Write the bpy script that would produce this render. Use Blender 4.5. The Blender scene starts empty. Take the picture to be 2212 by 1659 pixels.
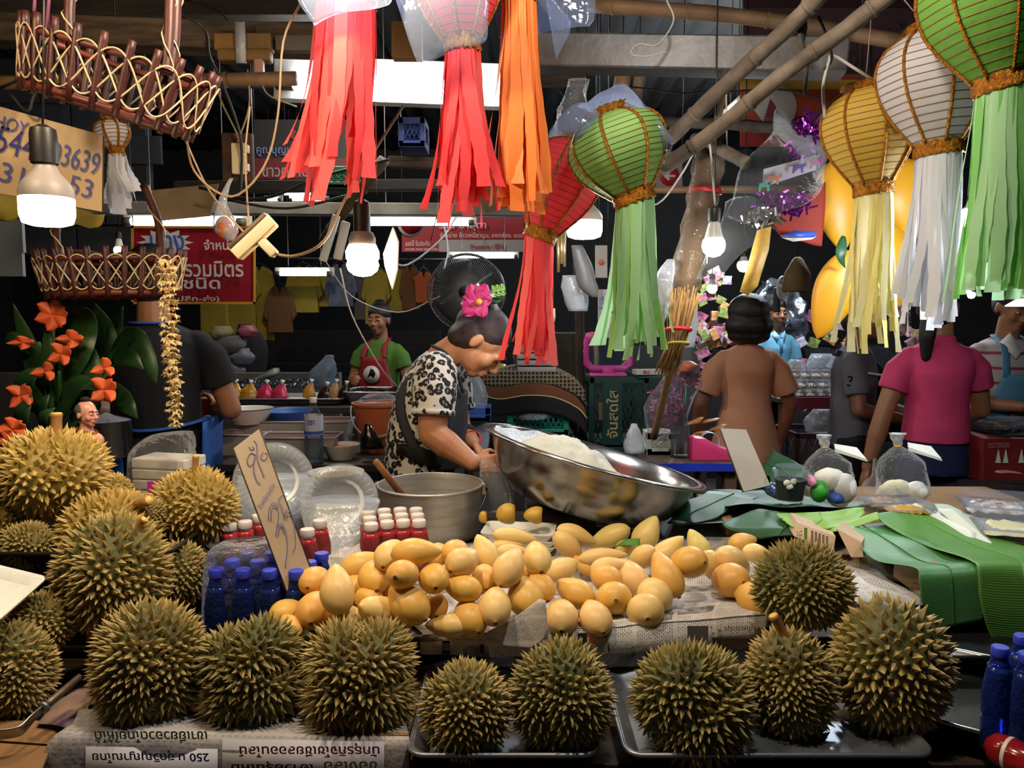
import bpy, math, random
from mathutils import Vector as V, Matrix, noise
SC = bpy.context.scene
COL = SC.collection
F = 1660.0                      # focal length in pixels of the 2212 px wide frame
PITCH = math.atan(150 / F)
CAMZ = 1.5
PI = math.pi
R = math.radians

# ------------------------------------------------------------- camera, world, exposure, lights
cam_d = bpy.data.cameras.new('camera')
cam_d.sensor_fit = 'HORIZONTAL'; cam_d.sensor_width = 36.0; cam_d.lens = 36.0 * F / 2212
cam_d.clip_start = 0.05; cam_d.clip_end = 60
cam = bpy.data.objects.new('camera', cam_d); COL.objects.link(cam)
cam.location = (0, 0, CAMZ); cam.rotation_euler = (PI / 2 - PITCH, 0, 0)
SC.camera = cam
SC.view_settings.view_transform = 'Standard'; SC.view_settings.look = 'None'
SC.view_settings.gamma = 1.0; SC.view_settings.use_curve_mapping = False
SC.view_settings.exposure = 0.3
SC.cycles.transparent_max_bounces = 24
SC.cycles.max_bounces = 8
SC.cycles.sample_clamp_indirect = 6.0
SC.cycles.caustics_reflective = False; SC.cycles.caustics_refractive = False
world = bpy.data.worlds.new('world'); SC.world = world; world.use_nodes = True
world.node_tree.nodes['Background'].inputs[0].default_value = (0.55, 0.62, 0.8, 1)
world.node_tree.nodes['Background'].inputs[1].default_value = 0.04

def lamp(name, loc, power, color, radius=0.05):
    l = bpy.data.lights.new(name, 'POINT'); l.energy = power; l.color = color; l.shadow_soft_size = radius
    o = bpy.data.objects.new(name, l); COL.objects.link(o); o.location = loc
    return o
WARM = (1.0, 0.72, 0.42); COOL = (0.85, 0.93, 1.0); NEUT = (1.0, 0.88, 0.72)
# bulbs of the stall that hang just above the frame, and the lamps of the alleys further back
lamp('stall_lamp', (-0.35, 1.38, 2.30), 36, (1.0, 0.80, 0.56), 0.05)
lamp('stall_lamp', (0.32, 1.22, 2.46), 32, (1.0, 0.90, 0.78), 0.05)
lamp('stall_lamp', (-1.05, 1.15, 2.15), 15, (1.0, 0.74, 0.45), 0.05)
lamp('alley_lamp', (2.3, 5.6, 2.9), 110, COOL, 0.1)
lamp('alley_lamp', (1.8, 6.2, 2.5), 70, COOL, 0.1)
lamp('alley_lamp', (-1.0, 4.1, 2.75), 50, NEUT, 0.1)

# ------------------------------------------------------------- pixel helpers
_c, _s = math.cos(PITCH), math.sin(PITCH)
def ray(px, py):
    dx = (px - 1106) / F; dy = -(py - 829.5) / F
    return V((dx, _c + dy * _s, -_s + dy * _c))
def at(px, py, Y):
    d = ray(px, py); return V((0, 0, CAMZ)) + d * (Y / d.y)
def mpp(py, Y):                  # metres per pixel at that depth
    return Y / ray(1106, py).y / F
def onz(px, py, z):              # where the line of sight meets a level
    d = ray(px, py); return V((0, 0, CAMZ)) + d * ((z - CAMZ) / d.z)

# ------------------------------------------------------------- mesh builder
class MB:
    def __init__(s): s.v = []; s.f = []; s.c = []; s.col = 0.0
    def add(s, vs, fs):
        o = len(s.v); s.v += [tuple(p) for p in vs]; s.c += [s.col] * len(vs)
        s.f += [tuple(i + o for i in f) for f in fs]; return o
    def box(s, c, d, M=None):
        c = V(c); hx, hy, hz = d[0] / 2, d[1] / 2, d[2] / 2
        vs = [V((x, y, z)) for x in (-hx, hx) for y in (-hy, hy) for z in (-hz, hz)]
        if M is not None: vs = [M @ p for p in vs]
        s.add([p + c for p in vs], [(0, 1, 3, 2), (4, 6, 7, 5), (0, 4, 5, 1), (2, 3, 7, 6), (0, 2, 6, 4), (1, 5, 7, 3)])
        return s
    def hexa(s, p): # 8 corner points: bottom four ccw, top four ccw
        s.add(p, [(3, 2, 1, 0), (4, 5, 6, 7), (0, 1, 5, 4), (1, 2, 6, 5), (2, 3, 7, 6), (3, 0, 4, 7)]); return s
    def tube(s, pts, r, n=8, closed=False, side=None, cap=True):
        """r: number, list of numbers or list of (a,b): a along side, b across it"""
        pts = [V(p) for p in pts]; m = len(pts)
        rs = r if isinstance(r, (list, tuple)) and len(r) == m and not (m == 2 and isinstance(r, tuple)) else [r] * m
        vs = []; up = V(side) if side is not None else None
        for i in range(m):
            a = pts[(i - 1) % m] if (i > 0 or closed) else pts[0]
            b = pts[(i + 1) % m] if (i < m - 1 or closed) else pts[-1]
            t = (b - a)
            if t.length < 1e-9: t = V((0, 0, 1))
            t.normalize()
            if up is None: up = t.orthogonal().normalized()
            u = up - t * up.dot(t)
            if u.length < 1e-6: u = t.orthogonal()
            u.normalize(); w = t.cross(u)
            if side is None: up = u
            ra, rb = rs[i] if isinstance(rs[i], (tuple, list)) else (rs[i], rs[i])
            for k in range(n):
                th = 2 * PI * k / n
                vs.append(pts[i] + u * (ra * math.cos(th)) + w * (rb * math.sin(th)))
        fs = []
        for i in range(m if closed else m - 1):
            j = (i + 1) % m
            for k in range(n):
                l = (k + 1) % n
                fs.append((i * n + k, i * n + l, j * n + l, j * n + k))
        if cap and not closed:
            fs.append(tuple(range(n - 1, -1, -1))); fs.append(tuple((m - 1) * n + k for k in range(n)))
        s.add(vs, fs); return s
    def lathe(s, prof, n=24, M=None, arc=1.0):
        M = M or Matrix(); vs = []; idx = []
        for (r, z) in prof:
            if r < 1e-6: idx.append([len(vs)] * n); vs.append(M @ V((0, 0, z)))
            else:
                idx.append(list(range(len(vs), len(vs) + n)))
                for k in range(n): vs.append(M @ V((r * math.cos(2 * PI * k / n), r * math.sin(2 * PI * k / n), z)))
        fs = []
        for i in range(len(prof) - 1):
            for k in range(n):
                l = (k + 1) % n
                q = [idx[i][k], idx[i][l], idx[i + 1][l], idx[i + 1][k]]
                q = [q[j] for j in range(4) if q[j] != q[j - 1]]
                if len(q) > 2: fs.append(tuple(q))
        s.add(vs, fs); return s
    def ell(s, c, r3, M=None, nu=16, nv=10, f=None):
        c = V(c); M = M or Matrix(); M = M.to_3x3()
        if not isinstance(r3, (tuple, list)): r3 = (r3,) * 3
        prof = [(math.sin(PI * i / nv), -math.cos(PI * i / nv)) for i in range(nv + 1)]
        T = Matrix.Translation(c) @ M.to_4x4() @ Matrix.Diagonal((r3[0], r3[1], r3[2], 1))
        prof[0] = (0, -1); prof[-1] = (0, 1)
        s.lathe(prof, nu, T); return s
    def cap(s, a, b, ra, rb, n=12):      # tapered limb with round ends
        a, b = V(a), V(b); s.ell(a, ra, nu=n, nv=8); s.ell(b, rb, nu=n, nv=8); s.tube([a, b], [ra, rb], n); return s
    def chain(s, pts, rs, n=12):
        for i in range(len(pts) - 1): s.cap(pts[i], pts[i + 1], rs[i], rs[i + 1], n)
        return s
    def grid(s, nu, nv, fn):
        vs = [fn(i / nu, j / nv) for j in range(nv + 1) for i in range(nu + 1)]
        fs = [(j * (nu + 1) + i, j * (nu + 1) + i + 1, (j + 1) * (nu + 1) + i + 1, (j + 1) * (nu + 1) + i) for j in range(nv) for i in range(nu)]
        s.add(vs, fs); return s
    def prism(s, out, d, O=(0, 0, 0), U=(1, 0, 0), W=(0, 0, 1)):
        """outline in the U,W plane, extruded by d along U x W, from -d/2 to d/2"""
        O, U, W = V(O), V(U), V(W); N = U.cross(W).normalized(); n = len(out)
        vs = [O + U * a + W * b + N * (-d / 2) for a, b in out] + [O + U * a + W * b + N * (d / 2) for a, b in out]
        fs = [tuple(range(n - 1, -1, -1)), tuple(range(n, 2 * n))] + [(i, (i + 1) % n, n + (i + 1) % n, n + i) for i in range(n)]
        s.add(vs, fs); return s
    def ribbon(s, pts, wid, wdir):
        pts = [V(p) for p in pts]; vs = []
        for i, p in enumerate(pts):
            w = wid[i] if isinstance(wid, list) else wid
            d = V(wdir[i] if isinstance(wdir, list) else wdir)
            vs += [p - d * (w / 2), p + d * (w / 2)]
        s.add(vs, [(2 * i, 2 * i + 1, 2 * i + 3, 2 * i + 2) for i in range(len(pts) - 1)]); return s
    def build(s, name, m, parent=None, smooth=True, thick=0, bevel=0, sub=0, remesh=0, iters=4, local=False, tip=False, sharp=None):
        me = bpy.data.meshes.new(name)
        off = V((0, 0, 0))
        if parent is not None and not local:
            p = parent
            while p is not None: off += p.location; p = p.parent
        if parent is None and not local:
            n = len(s.v); xs = [sum(p[i] for p in s.v) / n for i in range(2)]
            off = V((xs[0], xs[1], min(p[2] for p in s.v)))
        me.from_pydata([(p[0] - off.x, p[1] - off.y, p[2] - off.z) for p in s.v], [], s.f)
        if tip:
            a = me.attributes.new('tip', 'FLOAT', 'POINT'); a.data.foreach_set('value', s.c)
        if smooth: me.polygons.foreach_set('use_smooth', [True] * len(me.polygons))
        if sharp is not None: me.set_sharp_from_angle(angle=R(sharp))
        me.materials.append(m)
        o = bpy.data.objects.new(name, me); COL.objects.link(o)
        if parent is not None: o.parent = parent
        elif not local: o.location = off
        if remesh:
            k = o.modifiers.new('r', 'REMESH'); k.mode = 'VOXEL'; k.voxel_size = remesh; k.use_smooth_shade = True
            k = o.modifiers.new('s', 'SMOOTH'); k.factor = 0.5; k.iterations = iters
        if thick:
            k = o.modifiers.new('t', 'SOLIDIFY'); k.thickness = thick; k.offset = 0
        if bevel:
            k = o.modifiers.new('b', 'BEVEL'); k.width = bevel; k.segments = 2; k.limit_method = 'ANGLE'; k.angle_limit = R(40)
        if sub:
            k = o.modifiers.new('u', 'SUBSURF'); k.levels = sub; k.render_levels = sub
        return o

def thing(name, label, cat, loc=(0, 0, 0), group=None):
    o = bpy.data.objects.new(name, None); COL.objects.link(o); o.empty_display_size = 0.05
    o.location = loc; o['label'] = label; o['category'] = cat
    if group: o['group'] = group
    return o
def tag(o, label, cat, group=None, kind=None):
    o['label'] = label; o['category'] = cat
    if group: o['group'] = group
    if kind: o['kind'] = kind
    return o
def struct(o): o['kind'] = 'structure'; return o
def dup(root, loc, rotz=None, label=None, group=None, scale=None):
    r = root.copy(); COL.objects.link(r); r.location = loc
    if rotz is not None: r.rotation_euler = (0, 0, rotz)
    if scale: r.scale = (scale,) * 3
    if label: r['label'] = label
    if group: r['group'] = group
    for ch in list(root.children):
        c = ch.copy(); COL.objects.link(c); c.parent = r
        for g in list(ch.children):
            d = g.copy(); COL.objects.link(d); d.parent = c
    return r
def spline(pts, n=6):
    pts = [V(p) for p in pts]; out = []
    P = [pts[0] * 2 - pts[1]] + pts + [pts[-1] * 2 - pts[-2]]
    for i in range(1, len(P) - 2):
        a, b, c, d = P[i - 1:i + 3]
        for k in range(n):
            t = k / n
            out.append(0.5 * ((2 * b) + (c - a) * t + (2 * a - 5 * b + 4 * c - d) * t * t + (3 * b - a - 3 * c + d) * t ** 3))
    out.append(pts[-1]); return out
def frame(up, fwd):
    """rotation whose Z is up and whose -Y is fwd"""
    z = V(up).normalized(); y = -V(fwd); y = (y - z * y.dot(z)).normalized(); x = y.cross(z)
    return Matrix((x, y, z)).transposed()
def zrot(z, hint=(0, -1, 0)):
    return frame(z, hint)

# ------------------------------------------------------------- materials
def lin(h):
    if not isinstance(h, str): return tuple(h) if len(h) == 4 else (*h, 1)
    h = h.lstrip('#'); o = []
    for i in (0, 2, 4):
        c = int(h[i:i + 2], 16) / 255; o.append(c / 12.92 if c <= .04045 else ((c + .055) / 1.055) ** 2.4)
    return (*o, 1)
MATS = {}
class NT:
    def __init__(s, name):
        s.m = bpy.data.materials.new(name); s.m.use_nodes = True; s.t = s.m.node_tree; s.n = s.t.nodes
        s.b = s.n['Principled BSDF']; s.out = s.n['Material Output']; s.tc = None
    def new(s, t, **k):
        o = s.n.new(t)
        for a, b in k.items(): setattr(o, a, b)
        return o
    def link(s, a, b): s.t.links.new(a, b)
    def coord(s, which='Object', scale=None):
        if s.tc is None: s.tc = s.new('ShaderNodeTexCoord')
        if scale is None: return s.tc.outputs[which]
        mp = s.new('ShaderNodeMapping'); mp.inputs['Scale'].default_value = scale; s.link(s.tc.outputs[which], mp.inputs[0]); return mp.outputs[0]
    def noise(s, sc, detail=3, co=None, rough=.55):
        o = s.new('ShaderNodeTexNoise'); o.inputs['Scale'].default_value = sc; o.inputs['Detail'].default_value = detail; o.inputs['Roughness'].default_value = rough
        s.link(co or s.coord(), o.inputs['Vector']); return o.outputs['Fac']
    def ramp(s, fac, stops, mode='LINEAR'):
        o = s.new('ShaderNodeValToRGB'); e = o.color_ramp.elements; o.color_ramp.interpolation = mode
        while len(e) < len(stops): e.new(0.5)
        for i, (p, c) in enumerate(stops):
            e[i].position = p; e[i].color = lin(c) if not isinstance(c, (int, float)) else (c, c, c, 1)
        s.link(fac, o.inputs[0]); return o.outputs[0]
    def mix(s, fac, a, b):
        o = s.new('ShaderNodeMix', data_type='RGBA')
        for k, x in ((0, fac), (6, a), (7, b)):
            if hasattr(x, 'is_linked'): s.link(x, o.inputs[k])
            elif k == 0: o.inputs[k].default_value = x
            else: o.inputs[k].default_value = lin(x)
        return o.outputs[2]
    def math(s, op, a, b=0.0):
        o = s.new('ShaderNodeMath', operation=op)
        for k, x in ((0, a), (1, b)):
            if hasattr(x, 'is_linked'): s.link(x, o.inputs[k])
            else: o.inputs[k].default_value = x
        return o.outputs[0]
    def bump(s, h, strength=.3, dist=.01):
        o = s.new('ShaderNodeBump'); o.inputs['Strength'].default_value = strength; o.inputs['Distance'].default_value = dist
        s.link(h, o.inputs['Height']); s.link(o.outputs[0], s.b.inputs['Normal']); return o.outputs[0]
    def set(s, **k):
        N = dict(col='Base Color', rough='Roughness', metal='Metallic', trans='Transmission Weight', ior='IOR', alpha='Alpha', sss='Subsurface Weight', spec='Specular IOR Level', coat='Coat Weight', emc='Emission Color', ems='Emission Strength')
        for a, x in k.items():
            i = s.b.inputs[N[a]]
            if hasattr(x, 'is_linked'): s.link(x, i)
            elif a in ('col', 'emc'): i.default_value = lin(x)
            else: i.default_value = x
        return s
def mat(name, col, rough=.5, metal=0, col2=None, sc=8, bump=0, bsc=40, transl=0, stretch=None, lo=.35, hi=.65, **k):
    if name in MATS: return MATS[name]
    t = NT(name); t.set(rough=rough, metal=metal, **k)
    co = t.coord('Object', stretch) if stretch else None
    if col2: t.set(col=t.ramp(t.noise(sc, 5, co), [(lo, col), (hi, col2)]))
    else: t.set(col=col)
    if bump: t.bump(t.noise(bsc, 4, co), bump, .005)
    if transl:
        tr = t.new('ShaderNodeBsdfTranslucent'); mx = t.new('ShaderNodeMixShader'); mx.inputs[0].default_value = transl
        tr.inputs[0].default_value = lin(col2 or col)
        t.link(t.b.outputs[0], mx.inputs[1]); t.link(tr.outputs[0], mx.inputs[2]); t.link(mx.outputs[0], t.out.inputs[0])
    MATS[name] = t.m; return t.m
def clear(name, tint='#ffffff', body=.12, rough=.08, bump=.6, bsc=30, milky='#dfe6f0', fr=.75):
    """thin clear plastic: mostly see-through, glossy wrinkles, a little milky"""
    if name in MATS: return MATS[name]
    t = NT(name); tr = t.new('ShaderNodeBsdfTransparent'); tr.inputs[0].default_value = lin(tint)
    t.set(col=milky, rough=rough, spec=1.0)
    bn = t.bump(t.noise(bsc, 3), bump, .01) if bump else None
    lw = t.new('ShaderNodeLayerWeight'); lw.inputs[0].default_value = .22
    if bn: t.link(bn, lw.inputs[1])
    fac = t.math('MINIMUM', t.math('ADD', t.math('MULTIPLY', lw.outputs['Fresnel'], fr), body), 1.0)
    mx = t.new('ShaderNodeMixShader'); t.link(fac, mx.inputs[0]); t.link(tr.outputs[0], mx.inputs[1]); t.link(t.b.outputs[0], mx.inputs[2])
    t.link(mx.outputs[0], t.out.inputs[0]); MATS[name] = t.m; return t.m
def glow(name, col, strength):
    if name in MATS: return MATS[name]
    t = NT(name); t.set(col=col, emc=col, ems=strength, rough=.4); MATS[name] = t.m; return t.m

# ------------------------------------------------------------- lettering
def text_mesh(body, bold=False):
    cu = bpy.data.curves.new('t', 'FONT'); cu.body = body; cu.resolution_u = 3
    if bold: cu.offset = 0.018
    o = bpy.data.objects.new('t', cu)
    me = bpy.data.meshes.new_from_object(o); bpy.data.objects.remove(o); bpy.data.curves.remove(cu)
    return me
def text_fit(body, O, U, W, w, h, m, parent, name='lettering', bold=False, lift=.0015):
    """lettering fitted in a w x h box centred on O, in the plane of the unit vectors U (along) and W (up)"""
    me = text_mesh(body, bold)
    if not len(me.vertices): return None
    xs = [v.co.x for v in me.vertices]; ys = [v.co.y for v in me.vertices]
    cx, cy = (min(xs) + max(xs)) / 2, (min(ys) + max(ys)) / 2
    kx = w / max(max(xs) - min(xs), 1e-6); ky = h / max(max(ys) - min(ys), 1e-6)
    O, U, W = V(O), V(U), V(W); N = U.cross(W)
    off = V((0, 0, 0)); p = parent
    while p is not None: off += p.location; p = p.parent
    for v in me.vertices:
        v.co = O + U * ((v.co.x - cx) * kx) + W * ((v.co.y - cy) * ky) + N * lift - off
    me.materials.clear(); me.materials.append(m); me.name = name
    o = bpy.data.objects.new(name, me); COL.objects.link(o); o.parent = parent
    return o
def ptext(body, x0, y0, x1, y1, Y, m, parent, bold=False, **k):
    O = at((x0 + x1) / 2, (y0 + y1) / 2, Y); s = mpp((y0 + y1) / 2, Y)
    return text_fit(body, O, (1, 0, 0), (0, 0, 1), (x1 - x0) * s, (y1 - y0) * s, m, parent, bold=bold, **k)
def cable(pts, r, m, label, cat='cable', name='cable', group=None, n=5, parent=None):
    """pts: (px, py, Y)"""
    b = MB(); b.tube(spline([at(*p) for p in pts], n), r, 6)
    o = b.build(name, m, parent)
    return o if parent else tag(o, label, cat, group)
# ============================================================= the hall: floor, roof, walls, beams
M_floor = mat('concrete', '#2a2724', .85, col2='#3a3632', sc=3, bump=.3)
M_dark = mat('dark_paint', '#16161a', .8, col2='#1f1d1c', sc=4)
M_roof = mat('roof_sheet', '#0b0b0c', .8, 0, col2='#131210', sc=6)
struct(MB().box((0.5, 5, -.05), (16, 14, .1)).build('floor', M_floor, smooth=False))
rf = MB()
def _roof(u, v):
    x = -7 + 15 * u; return V((x, -1.5 + 13 * v, 3.6 + .03 * math.sin(x * 30)))
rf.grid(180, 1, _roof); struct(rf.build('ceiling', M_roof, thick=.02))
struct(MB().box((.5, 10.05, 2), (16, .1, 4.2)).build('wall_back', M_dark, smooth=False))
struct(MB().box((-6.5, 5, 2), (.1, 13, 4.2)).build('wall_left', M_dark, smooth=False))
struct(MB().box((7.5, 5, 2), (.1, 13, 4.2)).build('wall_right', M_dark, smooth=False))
# block wall behind the hanging baskets: courses of grey blocks
M_blk = mat('grey_block', '#262a31', .9, col2='#343840', sc=9, bump=.3)
M_mor = mat('mortar', '#23262b', .95)
wl = struct(MB().box((-3.62, 5.35, 2.55), (2.3, .1, 1.3)).build('wall_stair', M_mor, smooth=False))
blk = None
for r_ in range(6):
    for c_ in range(6):
        x = -4.75 + c_ * .4 + (.2 if r_ % 2 else 0) - wl.location.x; z = 1.9 + r_ * .2 + .1 - wl.location.z
        if blk is None:
            blk = MB().box((0, 0, 0), (.385, .03, .185)).build('block', M_blk, wl, smooth=False, local=True); b_ = blk
        else:
            b_ = blk.copy(); COL.objects.link(b_)
        b_.location = (x, 5.29 - wl.location.y, z)
# timber and bamboo roof frame
M_timber = mat('old_timber', '#5c4a36', .8, col2='#3a2f24', sc=6, bump=.4, stretch=(1.2, 8, 8))
M_timber2 = mat('dark_timber', '#33291f', .8, col2='#1f1a15', sc=6, bump=.4, stretch=(1, 8, 8))
M_bam = mat('bamboo', '#8a6a47', .6, col2='#5e4630', sc=5, bump=.2)
M_bamgrey = mat('weathered_bamboo', '#6b5e52', .8, col2='#453b33', sc=14, bump=.4)
M_steel = mat('beam_steel', '#6b6a6c', .45, .5, col2='#4a4643', sc=5, bump=.15)
def beam(name, a, b, w, h, m, label=None, cat='beam'):
    a, b = V(a), V(b); d = (b - a); L = d.length
    M = Matrix((d.normalized(), V((0, 0, 1)).cross(d).normalized(), d.normalized().cross(V((0, 0, 1)).cross(d).normalized()))).transposed()
    o = MB().box((a + b) / 2, (L, w, h), M).build(name, m, smooth=False, bevel=.006)
    return struct(o)
def pole(pts, r, m, label, name='bamboo_pole', nodes=0, rnode=None):
    """pts: world points; nodes: number of bamboo rings"""
    P = spline(pts, 6); b = MB(); m_ = len(P)
    rs = [r * (1 + .05 * math.sin(i * 1.7)) for i in range(m_)]
    b.tube(P, rs, 12)
    root = b.build(name, m); tag(root, label, 'pole')
    for k in range(nodes):
        i = int((k + .5) / nodes * (m_ - 1)); d = (P[min(i + 1, m_ - 1)] - P[max(i - 1, 0)]).normalized()
        MB().tube([P[i] - d * .004, P[i] + d * .004], [r * 1.13, r * 1.13], 12).build('node_ring', m, root)
    return root
beam('beam_timber', at(-120, 62, 2.75), at(700, 92, 2.75), .10, mpp(60, 2.75) * 58, M_timber)
beam('beam_timber', at(-140, 22, 3.2), at(760, 20, 3.2), .08, .07, M_timber2)
beam('beam_timber', at(-60, 176, 3.6), at(1260, 172, 3.6), .06, .055, M_timber)
beam('beam_steel', at(1150, 115, 2.45), at(1826, 128, 2.28), .09, .10, M_steel)
beam('beam_timber', at(-60, 448, 4.4), at(1160, 455, 4.4), .08, .07, mat('pale_beam', '#8c8a86', .8, col2='#5b5853', sc=3))
beam('beam_timber', at(380, 405, 3.6), at(960, 400, 3.6), .06, .05, M_timber2)
beam('beam_timber', at(840, 350, 3.7), at(1160, 362, 3.7), .05, .05, M_timber)
pole([at(1270, 10, 2.9), at(1600, 36, 2.8), at(1960, 92, 2.7)], .026, M_bam, 'brown bamboo pole running level under the roof above the steel beam', nodes=4)
pole([at(1446, 300, 2.3), at(1560, 190, 2.15), at(1700, 62, 2.0), at(1790, -30, 1.9)], .021, M_bamgrey, 'upper of two grey weathered bamboo poles slanting up under the steel beam', nodes=3)
pole([at(1428, 366, 2.15), at(1560, 270, 2.05), at(1680, 170, 1.95), at(1830, 60, 1.88), at(1930, -20, 1.82)], .02, M_bamgrey, 'lower grey weathered bamboo pole tied with pink string beside the umbrella emblem', nodes=4)
pole([at(1400, 262, 3.0), at(1560, 268, 2.9), at(1720, 280, 2.8)], .02, M_bamgrey, 'short grey pole lying level behind the two slanting bamboo poles', nodes=1)
pole([at(1500, 300, 2.5), at(1550, 320, 2.4), at(1612, 352, 2.3)], .019, M_bamgrey, 'short broken bamboo stub poking out beside the wrapped post', nodes=1)
pole([at(1350, 130, 2.8), at(1340, 200, 2.8), at(1322, 330, 2.8)], .028, M_bam, 'thick upright bamboo length behind the green lantern', nodes=1)
pole([at(1385, 150, 2.82), at(1366, 260, 2.8)], .02, mat('dry_bamboo', '#7d6a55', .8, col2='#55473a', sc=10), 'split dry bamboo length with frayed strips beside the thick upright bamboo', nodes=0)
pole([at(1580, 150, 2.6), at(1548, 262, 2.6)], .011, M_bam, 'thin yellowish bamboo stick behind the slanting poles')
pole([at(1290, 412, 3.0), at(1480, 410, 2.9), at(1720, 408, 2.8)], .013, M_bam, 'thin level rail behind the small white bulb')
pole([at(700, 520, 3.5), at(740, 460, 3.4), at(830, 345, 3.3)], .025, mat('mossy_bamboo', '#5a4c2c', .7, col2='#3c331f', sc=10), 'mossy bamboo pole slanting behind the pink tassels', nodes=2)
pole([at(-20, 180, 2.6), at(200, 176, 2.6), at(640, 170, 2.6)], .022, M_bam, 'level bamboo rail behind the upper wicker basket', nodes=3)
# the leaning wrapped post with the broom tied to it
M_wrap = clear('cling_wrap', '#f0e8dc', .10, .06, 1.0, 34, '#c2b09a')
post_pts = [at(1535, 330, 2.45), at(1510, 470, 2.42), at(1480, 600, 2.4), at(1462, 690, 2.4)]
post = thing('wrapped_post', 'thick leaning post wrapped in clear film with a red tie', 'post', at(1462, 700, 2.4))
MB().tube(spline(post_pts), [.042 - .0002 * i for i in range(19)], 14).build('post_shaft', mat('post_wood', '#5e4634', .7, col2='#3a2b20', sc=9, bump=.4), post)
MB().tube(spline([at(1532, 345, 2.45), at(1510, 470, 2.42), at(1482, 600, 2.4), at(1470, 660, 2.4)]), [.049 + .005 * math.sin(i * 2.1) for i in range(19)], 11, cap=False).build('film_wrap', M_wrap, post)
MB().tube([at(1524, 408, 2.43), at(1523, 418, 2.43)], [.052, .052], 14).build('red_tie', mat('red_tape', '#b0202c', .4), post)
# ============================================================= front of the stall: levels
ZF, ZM, ZL = .745, .845, .955       # low front level, mango table, left raised tray
M_wood = mat('table_wood', '#4a3727', .75, col2='#2e2219', sc=4, bump=.3, stretch=(1, 8, 8))
M_tray = mat('steel_tray', '#9a9ea6', .38, .75, col2='#80858d', sc=5, bump=.05)
M_trayd = mat('dark_tray', '#55504a', .35, .9, col2='#3c3833', sc=5)
def table(name, label, x0, x1, y0, y1, z, th=.03, m=None, leg=.045, legs=True, planks=0, cuts={}):
    t = thing(name, label, 'table', ((x0 + x1) / 2, (y0 + y1) / 2, 0)); m = m or M_wood
    if planks:
        w = (y1 - y0) / planks
        for i in range(planks):
            xe = cuts.get(i, x1); MB().box(((x0 + xe) / 2, y0 + w * (i + .5), z - th / 2 - .001 * (i % 2)), (xe - x0, w - .006, th)).build('plank', m, t, smooth=False, bevel=.003)
    else: MB().box(((x0 + x1) / 2, (y0 + y1) / 2, z - th / 2), (x1 - x0, y1 - y0, th)).build('table_top', m, t, smooth=False, bevel=.003)
    if legs:
        for x in (x0 + leg, x1 - leg):
            for y in (y0 + leg, y1 - leg):
                MB().box((x, y, (z - th) / 2), (leg, leg, z - th)).build('leg', m, t, smooth=False)
    return t
table('display_table', 'low dark wooden table carrying the front row of durians', -1.5, 1.62, 1.0, 1.87, ZF - .012, planks=7, cuts={4: -.52, 5: -.52, 6: -.52})
table('display_table', 'higher wooden table under the mangoes, the pot and the steel basin', -.50, 1.55, 1.53, 2.56, ZM - .008, planks=6, cuts={0: .9, 1: .9})
table('side_table', 'small side table behind the water bottles, under the napkin pack', -1.0, -.51, 1.89, 2.50, ZM - .008, planks=4)
def steel_tray(name, label, c, w, d, h, m, rot=0, flare=.012):
    """rolled-rim sheet metal tray"""
    t = thing(name, label, 'tray', c); t.rotation_euler = (0, 0, rot)
    b = MB(); n = 8; rc = .03
    def ringp(e, z, r):
        out = []
        for cx, cy, a0 in ((1, 1, 0), (-1, 1, 90), (-1, -1, 180), (1, -1, 270)):
            for k in range(n + 1):
                a = R(a0 + 90 * k / n)
                out.append(V((cx * (w / 2 + e - r) + r * math.cos(a), cy * (d / 2 + e - r) + r * math.sin(a), z)))
        return out
    rings = [ringp(-flare - .012, 0.002, rc * .7), ringp(-flare, .012, rc * .85), ringp(0, h, rc), ringp(.004, h + .002, rc)]
    N = len(rings[0]); vs = sum(rings, []); fs = []
    for i in range(3):
        for k in range(N): fs.append((i * N + k, i * N + (k + 1) % N, (i + 1) * N + (k + 1) % N, (i + 1) * N + k))
    fs.append(tuple(range(N)))
    b.add(vs, fs); b.build('pan', m, t, local=True, thick=.0018, sharp=40)
    MB().tube(ringp(.006, h, rc), .0045, 6, closed=True).build('rolled_rim', m, t, local=True)
    return t
pL, pR = onz(895, 1641, ZF + .02), onz(1305, 1641, ZF + .02)
steel_tray('steel_tray', 'steel tray under the two middle durians, beside the printed newspaper front', ((pL.x + pR.x) / 2 - .01, pL.y + .155, ZF), pR.x - pL.x - .01, .30, .028, M_tray)
pL, pR = onz(1352, 1641, ZF + .02), onz(2016, 1635, ZF + .02)
steel_tray('steel_tray', 'wide steel tray under the durians beside the banana leaf', ((pL.x + pR.x) / 2, pL.y + .155, ZF), pR.x - pL.x - .012, .30, .028, M_tray)
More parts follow.
